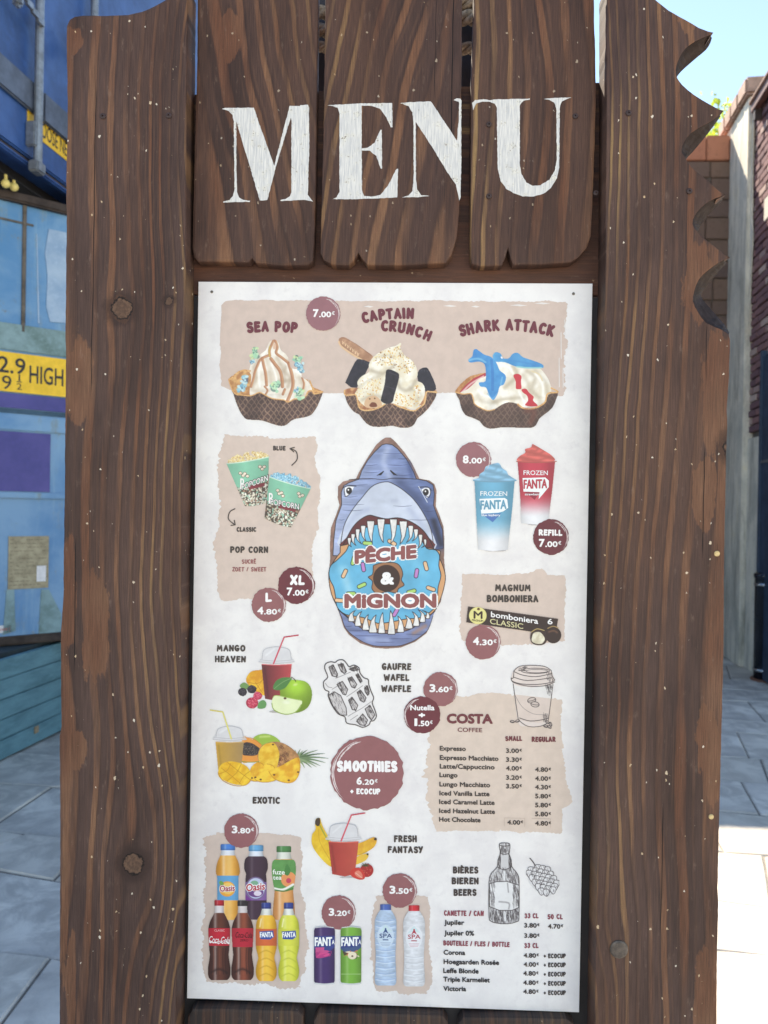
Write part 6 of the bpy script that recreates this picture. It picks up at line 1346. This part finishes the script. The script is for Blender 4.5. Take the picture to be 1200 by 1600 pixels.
c.line(z([(222, 1240), (260, 1305), (360, 1350), (460, 1345), (500, 1300)]), 1.2, (190, 130, 40))
c.emit('smoothie_print', 4)['label'] = 'printed yellow smoothie cup with pineapple and mango'
# fresh fantasy
z = zz(470, 1260, 5); c = CV(484, 1266, 594, 1382, .6)
c.ell(545, 1371, 40, 4, (160, 150, 148), feather=.7, op=.55)
c.blob(z([(110, 130), (120, 96), (150, 92), (165, 140), (200, 210), (260, 320), (330, 400), (260, 470), (200, 450), (120, 360), (85, 290), (88, 220), (115, 180)]), creamy((242, 206, 66), (226, 180, 48), 10, 3), 4); c.line(z([(140, 180), (150, 280), (230, 420)]), 1, (200, 150, 40), op=.8, clip=True); c.blob(z([(110, 130), (122, 96), (148, 92), (150, 140), (130, 155)]), (70, 54, 44), 3); c.line(z([(150, 150), (175, 200), (215, 270)]), 2, (140, 150, 60), op=.8)
c.blob(z([(440, 300), (500, 270), (570, 240), (595, 265), (570, 320), (500, 365), (440, 380)]), creamy((238, 192, 62), (220, 160, 50), 8, 4), 4); c.ell(*z([(583, 255)])[0], 2.4, 2, (60, 44, 36)); c.blob(z([(430, 400), (500, 370), (530, 378), (510, 420), (450, 450), (430, 450)]), (234, 188, 70), 4); c.ell(*z([(522, 374)])[0], 1.6, 1.6, (70, 60, 40)); c.line(z([(440, 385), (520, 350)]), .8, (190, 140, 40))
dome_cup(c, 513, 560.5, 1315, 1368, 6, (168, 56, 54), (196, 84, 70), z([(315, 270), (395, 68), (500, 52)]), (196, 52, 72), 1286.5)
for cx, cy, R in ((515, 500, 10.5),): c.ell(*z([(cx, cy)])[0], R, R, (170, 38, 42)); crumbs(c, [(z([(cx, cy)])[0][0] + R * .8 * math.cos(a), z([(cx, cy)])[0][1] + R * .8 * math.sin(a)) for a in np.arange(0, 6.2, .7)], [(226, 150, 110)], 16, .4, .7, 3)
for a in range(0, 360, 45): p = z([(505, 462)])[0]; c.line([p, (p[0] + 8 * math.cos(math.radians(a)), p[1] - 1 + 4 * math.sin(math.radians(a)))], 1.8, (60, 74, 48), curve=False, w2=.4)
c.blob(z([(385, 510), (410, 485), (460, 480), (495, 520), (500, 560), (470, 575), (420, 560), (392, 540)]), (206, 60, 52), 4); c.blob(z([(420, 520), (450, 500), (480, 530), (478, 560), (440, 550)]), (228, 130, 110), 3); c.line(z([(430, 520), (480, 560)]), 1, (240, 200, 180), op=.8)
c.emit('smoothie_print', 6)['label'] = 'printed red smoothie cup with bananas and strawberries'
# pencil drawings: waffle, coffee cup, beer bottle, hop
PEN = (60, 54, 58)
def hatch(c, P, n, ang, ln, seed, op=.6, wd=.5, col=PEN):
    P = np.array(P); rr = random.Random(seed); x0, y0 = P.min(0); x1, y1 = P.max(0); a = math.radians(ang); t = 0; k = 0
    while k < n and t < n * 12:
        t += 1; x, y = rr.uniform(x0, x1), rr.uniform(y0, y1); ins = False
        for i in range(len(P)):
            xa, ya = P[i - 1]; xb, yb = P[i]
            if (ya > y) != (yb > y) and x < (xb - xa) * (y - ya) / (yb - ya) + xa: ins = not ins
        if ins: k += 1; l = ln * rr.uniform(.5, 1); c.line([(x - l * math.cos(a), y - l * math.sin(a)), (x + l * math.cos(a), y + l * math.sin(a))], wd, col, op=op, clip=True, curve=False)
z = zz(490, 1010, 5.217); c = CV(502, 1028, 594, 1140, .5)
wf = z([(90, 180), (100, 140), (140, 125), (175, 130), (200, 112), (240, 110), (270, 140), (290, 165), (330, 152), (370, 175), (378, 215), (410, 255), (445, 270), (450, 310), (470, 370), (490, 420), (478, 460), (500, 520), (512, 570), (490, 605), (465, 610), (450, 640), (400, 660), (345, 640), (270, 625), (255, 575), (200, 550), (150, 480), (118, 400), (125, 370), (90, 350), (80, 290), (115, 250)])
c.blob(wf, (226, 222, 222), 4); c.line(cr(wf, 3, True) + wf[:1], 1.7, PEN, curve=False)
cells = [[(125, 170), (160, 150), (195, 225), (190, 250), (150, 240)], [(200, 150), (240, 140), (268, 205), (250, 220), (225, 205)], [(290, 185), (345, 165), (365, 190), (320, 200)], [(190, 310), (235, 285), (278, 350), (262, 395), (240, 390)], [(280, 265), (312, 248), (352, 310), (335, 340), (310, 330)], [(345, 235), (365, 225), (395, 280), (380, 295)], [(415, 340), (440, 320), (455, 370), (440, 400), (420, 370)], [(355, 375), (385, 358), (428, 420), (410, 455), (380, 440)], [(285, 440), (315, 415), (360, 480), (345, 520), (315, 515)], [(120, 400), (170, 370), (220, 400), (265, 500), (270, 560), (220, 560), (160, 490)], [(420, 510), (460, 480), (500, 560), (470, 600), (445, 570)], [(350, 610), (400, 550), (440, 600), (420, 645), (380, 640)]]
for k, P in enumerate(cells):
    Q = z(P); c.poly(Q, (196, 190, 190), op=.8); hatch(c, Q, 34, 65, 3, k, .75); c.line(Q + Q[:1], 1.3, PEN, curve=False); hatch(c, [Q[0], Q[1], ((Q[2][0] + Q[0][0]) / 2, (Q[2][1] + Q[0][1]) / 2)], 16, 70, 2.4, k + 30, .9)
for P in ([(95, 300), (120, 330), (150, 335)], [(180, 260), (230, 240), (300, 210)], [(150, 350), (200, 320)], [(270, 410), (330, 370), (400, 320)], [(280, 570), (330, 540), (400, 500), (470, 450)], [(300, 600), (360, 560)]): c.line(z(P), .7, PEN, op=.7)
c.emit('waffle_drawing', 3)['label'] = 'pencil drawing of a waffle'
z = zz(660, 1020, 4.615); c = CV(792, 1036, 872, 1142, .5, bg=PT)
c.blob(z([(640, 190), (665, 120), (760, 90), (880, 100), (930, 130), (950, 200), (940, 240), (910, 490), (870, 530), (760, 530), (690, 500), (655, 230)]), (222, 208, 202), 4)
body = z([(655, 225), (690, 240), (790, 250), (900, 240), (942, 225), (925, 360), (908, 490), (850, 505), (760, 500), (692, 480), (672, 350)]); c.poly(body, (216, 199, 190)); c.poly(z([(655, 225), (690, 240), (790, 250), (900, 240), (942, 225), (934, 330), (660, 300)]), (226, 222, 220))
for P in ([(660, 130), (700, 98), (780, 90), (880, 98), (930, 128)], [(660, 130), (655, 180), (640, 185)], [(930, 128), (935, 165), (955, 195)], [(640, 180), (650, 205), (720, 225), (830, 228), (920, 215), (955, 198)], [(640, 190), (660, 215), (760, 240), (880, 238), (955, 210)], [(660, 135), (720, 160), (820, 172), (930, 150)], [(655, 175), (760, 200), (930, 180)], [(655, 225), (672, 350), (692, 485)], [(942, 225), (925, 360), (908, 490)], [(692, 485), (760, 530), (850, 530), (915, 500)], [(700, 470), (780, 492), (880, 480), (905, 470)]): c.line(z(P), 1.1, PEN)
c.line(arcp(*z([(815, 130)])[0], 22, 4.2, 0, 360, 20), 1, PEN, curve=False); c.line(arcp(*z([(825, 132)])[0], 17, 2.6, 0, 360, 18), .8, PEN, curve=False); hatch(c, z([(690, 110), (750, 100), (740, 130), (700, 130)]), 30, 10, 3, 5, .9); hatch(c, z([(890, 150), (935, 140), (950, 200), (900, 215)]), 26, 75, 3, 6, .7); hatch(c, z([(885, 240), (935, 235), (925, 300), (900, 290)]), 30, 80, 4, 7, .8); hatch(c, z([(870, 440), (910, 440), (905, 490), (870, 495)]), 24, 80, 3, 8, .7)
for x, y, a in ((788, 342, -15), (812, 372, 8), (648, 496, 5), (685, 492, -20), (900, 500, 40), (925, 515, 70), (890, 530, 10), (915, 535, 30)):
    p = z([(x, y)])[0]; big_ = x in (788, 812); R = (7, 4.6) if big_ else (4, 2.4); c.ell(*p, R[0], R[1], PEN, a); c.ell(*p, R[0] - 1, R[1] - 1, (206, 190, 182), a); aa = math.radians(a); c.line([(p[0] - R[0] * .8 * math.cos(aa), p[1] - R[0] * .8 * math.sin(aa)), (p[0] + .5, p[1] + .8), (p[0] + R[0] * .8 * math.cos(aa), p[1] + R[0] * .8 * math.sin(aa))], .9, PEN)
c.line(z([(665, 300), (720, 390), (800, 440), (880, 445)]), .5, PEN, op=.7)
c.emit('coffee_cup_drawing', 3)['label'] = 'pencil drawing of a lidded coffee cup'
z = zz(680, 1300, 5); c = CV(762, 1314, 814, 1446, .5)
bt_ = z([(500, 100), (515, 86), (565, 86), (584, 100), (580, 160), (578, 175), (595, 220), (598, 270), (630, 310), (652, 350), (656, 420), (655, 660), (640, 700), (560, 718), (480, 712), (432, 695), (420, 650), (420, 400), (430, 340), (450, 310), (486, 270), (490, 220), (508, 170), (505, 130)])
c.poly(cr(bt_, 2, True), (206, 204, 206)); c.line(cr(bt_, 2, True) + bt_[:1], 1.3, PEN, curve=False)
hatch(c, z([(430, 400), (430, 340), (490, 290), (600, 290), (650, 350), (655, 420), (560, 390), (480, 390)]), 170, 80, 4, 1, .7); hatch(c, z([(425, 590), (480, 610), (600, 612), (652, 590), (652, 660), (630, 700), (540, 715), (430, 690)]), 230, 85, 4.5, 2, .75); hatch(c, z([(510, 100), (580, 100), (575, 165), (510, 165)]), 50, 90, 4, 3, .7); hatch(c, z([(490, 180), (512, 180), (512, 280), (490, 280)]), 40, 88, 5, 4, .7); hatch(c, z([(575, 180), (592, 200), (592, 290), (572, 280)]), 40, 88, 5, 5, .7)
lb = z([(424, 405), (480, 388), (560, 386), (654, 416), (653, 590), (600, 612), (500, 612), (424, 582)]); c.poly(lb, (228, 227, 228)); c.line(lb + lb[:1], 1.1, PEN, curve=False); hatch(c, z([(426, 410), (465, 400), (465, 590), (426, 580)]), 60, 78, 5, 6, .5); hatch(c, z([(608, 410), (652, 420), (650, 585), (608, 600)]), 70, 78, 6, 7, .55); c.soft(z([(500, 545), (575, 555), (575, 600)]), 2, (130, 126, 130), .7); c.soft(z([(565, 400), (572, 470)]), 1.6, (120, 116, 120), .7)
c.soft(z([(545, 630), (545, 690)]), 3, (236, 236, 238), .9); c.soft(z([(540, 310), (540, 370)]), 4, (238, 238, 240), .9)
for P in ([(505, 165), (545, 175), (580, 165)], [(486, 275), (540, 295), (598, 272)], [(502, 104), (545, 110), (582, 104)]): c.line(z(P), 1, PEN)
c.emit('bottle_drawing', 3)['label'] = 'pencil drawing of a brown beer bottle'
c = CV(822, 1338, 874, 1404, .5)
hp = z([(740, 300), (780, 265), (850, 255), (900, 285), (935, 330), (952, 410), (940, 470), (900, 495), (870, 505), (820, 480), (760, 430), (725, 370)]); c.blob(hp, (214, 212, 214), 4)
rr = random.Random(4)
for row in range(7):
    for col in range(6):
        u = (col + (row % 2) * .5) / 5.5; v = row / 6.2; x = 735 + u * 210 + v * 28 - 10; y = 285 + v * 190 + (u - .5) * 46
        if abs(u - .5) > .5 * math.sin(math.pi * (v * .82 + .14)) + .06: continue
        p = z([(x, y)])[0]; P = [(p[0] - 4.6, p[1] - 3.5), (p[0] - 4, p[1] + 2), (p[0] + .6, p[1] + 6.6), (p[0] + 4.4, p[1] + 2), (p[0] + 4.4, p[1] - 3.5), (p[0], p[1] - 5)]
        c.blob(P, (224, 222, 224), 3); c.line(cr(P, 3, True) + P[:1], .9, PEN, curve=False); hatch(c, P, 6, 80, 2.4, row * 9 + col, .7)
c.line(z([(740, 205), (765, 235), (782, 265)]), 1.7, PEN)
c.emit('hop_drawing', 3)['label'] = 'pencil drawing of a hop cone'
# bottles and cans
def vessel(c, cx, pts, colf):
    P = [(cx - h, y) for y, h in pts] + [(cx + h, y) for y, h in reversed(pts)]
    c.poly(P, colf)
def bodyc(cx, hw, col, hi=.45, glow=None):
    def f(X, Y):
        u = np.clip((X - cx) / hw, -1, 1); sh = .72 + .34 * np.cos(u * 1.45); k = np.exp(-((u + .35) / .14) ** 2)[..., None] * hi
        b = np.array(col) * sh[..., None]
        if glow is not None: g = np.exp(-((u - .1) / .38) ** 2)[..., None]; b = b * (1 - g) + np.array(glow) * g
        return b * (1 - k) + np.array((250, 246, 240)) * k
    return f
z = zz(290, 1260, 5)
def bottle(cx, y0, capcol, neckcol, body, glow, pts, lbl, lab, lay, extra=None, caph=9.5, capw=11.5, hi=.4):
    ytop = y0; xs = cx; yb = max(p[0] for p in pts)
    c = CV(cx - 22, y0 - 2, cx + 22, yb + 3, .5, bg=(207, 188, 178))
    hw = max(p[1] for p in pts)
    vessel(c, cx, [(y0 + caph - 1, capw * .86), (pts[0][0] + 1, pts[0][1])], bodyc(cx, capw, neckcol, .2))
    vessel(c, cx, cr(pts, 4), bodyc(cx, hw, body, hi, glow))
    vessel(c, cx, [(y0, capw * .9), (y0 + 1.5, capw), (y0 + caph, capw)], bodyc(cx, capw, capcol, .25)); c.line([(cx - capw, y0 + caph - 1.5), (cx + capw, y0 + caph - 1.5)], .7, tuple(q * .6 for q in capcol), curve=False, clip=True)
    if lbl:
        ya, yb_, lc = lbl; w = c.win(cx - 30, ya, cx + 30, yb_); u = np.clip((c.X[w] - cx) / hw, -1, 1); m = c.a[w] * ((c.Y[w] > ya) & (c.Y[w] < yb_))
        col = (np.array(lc) * (.82 + .22 * np.cos(u * 1.4))[..., None]); c.c[w] = c.c[w] * (1 - m[..., None]) + col * m[..., None]
    if extra: extra(c)
    o = c.emit('bottle_print', lay); o['label'] = lab; return o
def B(l): return [((y - 0) / 5 + 1260, h / 5) for y, h in l]
big_ = [(383, 58), (430, 80), (480, 92), (520, 94), (560, 84), (740, 84), (760, 84), (850, 82), (880, 70), (888, 50)]
def ex1(c):
    p = z([(325, 650)])[0]; c.ell(p[0], p[1] - 1, 12.5, 12, (236, 164, 70)); c.ell(p[0] + 1, p[1] - 2, 10, 9, (244, 200, 110)); c.ell(p[0] - 9, p[1] - 10, 4, 3, (110, 160, 80), 40)
o = bottle(356, 1319, (64, 124, 200), (216, 220, 228), (226, 156, 62), (240, 190, 110), B(big_), (1368, 1407, (92, 160, 206)), 'printed orange juice bottle with blue label', 5.2, ex1)
outlined('Oasis', 343.5, 1393.5, 367, 9.5, (178, 40, 60), -.06, o, .03, .12, pad=.9, lay=5.5)
def ex2(c):
    p = z([(548, 640)])[0]; c.ell(p[0], p[1], 16, 18, (120, 100, 140)); c.ell(p[0], p[1], 14, 16, (190, 200, 226)); c.ell(p[0], p[1] + 6, 12, 8, (110, 70, 130)); c.ell(p[0] + 3, p[1] + 8, 6, 4, (222, 210, 226)); c.ell(p[0] - 2, p[1] - 8, 6, 4, (120, 170, 140))
    c.poly(z([(462, 735), (470, 690), (520, 735)]), (120, 60, 140), clip=True)
o = bottle(400, 1320.5, (92, 160, 206), (214, 220, 230), (66, 46, 62), None, B([(390, 62), (410, 84), (450, 93), (490, 92), (530, 78), (560, 82), (740, 84), (850, 84), (880, 72), (886, 50)]), (1378, 1407, (134, 96, 160)), 'printed dark blackcurrant bottle with white lettering', 5.2, ex2, hi=.12)
outlined('Oasis', 384.5, 1393, 414, 11.5, (186, 36, 60), -.1, o, .03, .12, pad=1, lay=5.5)
def ex3(c):
    w = c.win(420, 1340, 470, 1392); m = c.a[w] * ((c.Y[w] > 1343) & (c.Y[w] < 1391)); c.c[w] = c.c[w] * (1 - m[..., None]) + (np.array((96, 156, 88)) * (.86 + .2 * vnoise(c.X[w], c.Y[w], 8, 2))[..., None]) * m[..., None]
    c.ell(*z([(805, 570)])[0], 12, 12, (236, 152, 98), clip=True); c.ell(*z([(805, 580)])[0], 4, 4, (206, 70, 96), clip=True); c.blob(z([(770, 520), (790, 450), (820, 500), (800, 540)]), (70, 130, 70), 3, clip=True); c.line(z([(690, 640), (760, 650), (840, 610)]), 3.4, (236, 236, 226), clip=True); c.line(z([(690, 652), (770, 662), (845, 640)]), 2, (70, 120, 66), clip=True)
o = bottle(443.5, 1322, (72, 130, 76), (214, 216, 206), (216, 146, 84), (232, 170, 110), B([(412, 62), (425, 84), (460, 94), (520, 94), (600, 84), (650, 74), (700, 76), (780, 84), (850, 86), (880, 76), (888, 54)]), None, 'printed iced tea bottle with green sleeve', 3, ex3)
text('lettering', 'fuze', 426, 1366, 445, 7.5, (240, 242, 236), 4.4, bold=.02, parent=o, slope=.03); text('lettering', 'tea', 426.5, 1374.5, 440, 7, (240, 242, 236), 4.4, bold=.02, parent=o)
cokeP = B([(832, 38), (860, 52), (900, 72), (945, 84), (980, 86), (1060, 82), (1120, 78), (1160, 74), (1210, 80), (1260, 88), (1310, 88), (1340, 80), (1358, 62)])
def crease(cx):
    def f(c):
        for dx in (-9, -4, 1, 6, 10): c.soft([(cx + dx, 1482), (cx + dx * .9, 1500), (cx + dx * 1.1, 1522)], 1.3, (150, 84, 64) if dx % 2 else (40, 22, 22), .5)
        c.soft([(cx - 12, 1519), (cx, 1514), (cx + 12, 1520)], 3.5, (46, 28, 28), .6)
    return f
o = bottle(342.5, 1406.5, (180, 40, 52), (214, 206, 208), (74, 40, 36), (104, 58, 46), [(y, h) for y, h in cokeP], (1450, 1478, (196, 40, 58)), 'printed cola bottle with white script on red label', 7, crease(342.5), 8.8, 7.8)
text('lettering', 'Coca-Cola', 326.5, 1473.5, 359, 11, (244, 240, 240), 8.6, bold=.006, shear=.35, slope=.05, parent=o); text('lettering', 'CLASSIC', 335, 1455.5, 351, 3.2, (236, 200, 200), 8.6, bold=0, parent=o)
shapes('script_swash', polyline_shape([(328, 1470), (334, 1473), (338, 1472)], 1.4) + polyline_shape([(341, 1475), (350, 1470), (358, 1474)], 1.0), (244, 240, 240), 8.2, o)
o = bottle(379, 1407, (52, 46, 50), (206, 196, 196), (80, 42, 36), (150, 78, 58), [(y, h) for y, h in cokeP], (1450, 1480, (188, 42, 60)), 'printed cola bottle with black script on red label', 7, crease(379), 8.8, 8.2)
text('lettering', 'Coca-Cola', 368, 1465, 394, 8.5, (40, 26, 30), 8.6, bold=.004, shear=.35, slope=.03, parent=o); text('lettering', 'ZERO', 375, 1471, 388, 3.2, (60, 26, 34), 8.6, bold=0, parent=o)
fa = B([(850, 48), (890, 72), (950, 82), (1090, 82), (1120, 78), (1180, 64), (1220, 72), (1270, 82), (1320, 80), (1350, 68), (1366, 50)])
def twist(cx, d):
    def f(c):
        for k in range(4): y = 1485 + k * 12; c.soft([(cx - 13, y + 6), (cx, y), (cx + 13, y + 7)], 1.8, d, .55)
        c.soft([(cx - 8, 1436), (cx - 10, 1448)], 2, (255, 250, 220), .7)
    return f
def fant(cx, body, glow, lc, lab):
    o = bottle(cx, 1410.5, (48, 66, 140), (222, 222, 214), body, glow, fa, (1451, 1478, lc), lab, 7, twist(cx, tuple(q * .85 for q in body)), 9.5, 7.6, .3)
    shapes('logo_panel', [[(cx - 11, 1455.5), (cx + 11, 1454), (cx + 12, 1464), (cx + 6, 1468), (cx - 9, 1467.5)]], (52, 84, 160), 7.8, o)
    text('lettering', 'FANTA', cx - 10, 1465, cx + 11, 8.5, (244, 246, 246), 8.8, bold=.035, parent=o, slope=-.03); return o
fant(416, (236, 172, 50), (246, 200, 80), (214, 104, 60), 'printed orange soda bottle')
fant(451, (214, 216, 70), (228, 226, 96), (212, 212, 80), 'printed yellow soda bottle')
# cans
z = zz(470, 1260, 5)
for cx, body, lab, spl, lg in ((507, (66, 46, 100), 'printed purple soda can', [(196, 60, 130), (220, 80, 140), (130, 50, 120)], 5), (548.5, (112, 168, 66), 'printed green soda can', [(206, 120, 80), (236, 220, 190), (70, 60, 50)], 5)):
    c = CV(cx - 19, 1444, cx + 19, 1540, .5)
    top, bot = 1448, 1538
    c.poly([(cx - 14.5, top + 1), (cx, top - 1), (cx + 14.5, top + 1), (cx + 16.5, top + 6), (cx + 16, bot - 5), (cx + 13.5, bot), (cx, bot + 1), (cx - 13.5, bot), (cx - 16.5, bot - 5), (cx - 16.5, top + 6)], bodyc(cx, 17, body, .18)); c.line([(cx - 14, top + 1.5), (cx, top), (cx + 14, top + 1.5)], 1.4, (206, 206, 210)); c.line([(cx - 15, bot - 1.5), (cx, bot), (cx + 15, bot - 1.5)], 2.4, (210, 212, 214))
    c.poly([(cx - 16.5, 1463), (cx + 16, 1462), (cx + 16, 1480), (cx + 4, 1490), (cx - 10, 1488), (cx - 16.5, 1482)], (52, 70, 140), op=.85, clip=True)
    rr = random.Random(int(cx))
    for k in range(12): c.blob([(cx - 14 + rr.uniform(0, 26), 1484 + rr.uniform(0, 14)) for _ in range(4)], rr.choice(spl), 3, op=.9, clip=True)
    if body[0] < 100: c.poly([(cx - 14, 1480), (cx, 1479), (cx - 1, 1486), (cx - 14, 1488)], (206, 84, 140), clip=True)
    else: c.ell(cx + 2, 1493, 7, 6, (236, 222, 196), clip=True); c.ell(cx + 2, 1494, 1.6, 1.2, (80, 50, 40), clip=True); c.line([(cx - 15, 1522), (cx + 15, 1522)], .8, (180, 214, 150), clip=True, curve=False)
    o = c.emit('can_print', 6.4); o['label'] = lab
    shapes('logo_shadow', [[(cx - 15.5, 1466), (cx + 15, 1464), (cx + 15, 1476), (cx + 2, 1480), (cx - 15, 1480.5)]], (44, 60, 130), 6.9, o)
    text('lettering', 'FANT', cx - 15.5, 1478.5, cx + 12, 14, (244, 246, 246), 8, bold=.04, parent=o, slope=-.02); text('lettering', 'A', cx + 11.5, 1475.5, cx + 15.8, 7, (244, 246, 246), 8, bold=.02, parent=o)
# water bottles
for cx, capc, tint, lettc, lab, up in ((602.5, (66, 96, 168), (184, 206, 232), (42, 72, 128), 'printed blue water bottle with blue cap', 1413), (647, (200, 44, 56), (226, 228, 234), (176, 44, 66), 'printed clear water bottle with red cap', 1414.5)):
    pts = [(up + 8, 7.6), (up + 14, 12), (up + 22, 16), (up + 30, 17.2), (up + 50, 17), (up + 78, 15.6), (up + 95, 16), (up + 118, 17), (up + 125, 15.5), (up + 127, 12)]
    c = CV(cx - 20, up - 1, cx + 20, up + 130, .5, bg=(207, 188, 178))
    vessel(c, cx, cr(pts, 4), lambda X, Y: (np.array(tint) * (.86 + .2 * vnoise(X, Y * 2.2, 7, int(cx)))[..., None] * (.86 + .16 * np.cos(np.clip((X - cx) / 17, -1, 1) * 1.4))[..., None]))
    vessel(c, cx, [(up, 7.8), (up + 1, 8.6), (up + 9, 8.6)], bodyc(cx, 8.6, capc, .2))
    for k in range(11):
        y = up + 24 + k * 9.2
        if tint[0] < 200 or k > 5: c.soft([(cx - 16, y), (cx, y + 2.2), (cx + 16, y)], 1.1, (140, 168, 210) if tint[0] < 200 else (196, 198, 206), .7); c.soft([(cx - 14, y + 2), (cx, y + 4), (cx + 14, y + 2)], 1, (240, 246, 252), .6)
    c.ell(cx, up + 50, 13, 18, (206, 222, 236) if tint[0] < 200 else (232, 233, 238), op=.75, clip=True)
    c.poly([(cx, up + 32), (cx + 11, up + 44), (cx, up + 41), (cx - 11, up + 44)], (200, 224, 228), op=.8, clip=True); c.poly([(cx, up + 37), (cx + 4.4, up + 46), (cx, up + 43), (cx - 4.4, up + 46)], lettc, clip=True); c.ell(cx, up + 38.6, 1.3, 1.6, lettc, clip=True)
    for k in range(3): c.line([(cx - 8 + k, up + 60 + k * 2.2), (cx + 8 - k, up + 60 + k * 2.2)], .6, lettc, op=.45, curve=False)
    o = c.emit('water_bottle_print', 6); o['label'] = lab
    text('lettering', 'SPA', cx - 9.6, up + 52.5, cx + 10, 6.6, lettc, 7.5, bold=.015, parent=o); shapes('small_print', [capsule((cx - 4, up + 55.5), (cx + 4, up + 55.6), .7, 3)], lettc, 7, o)
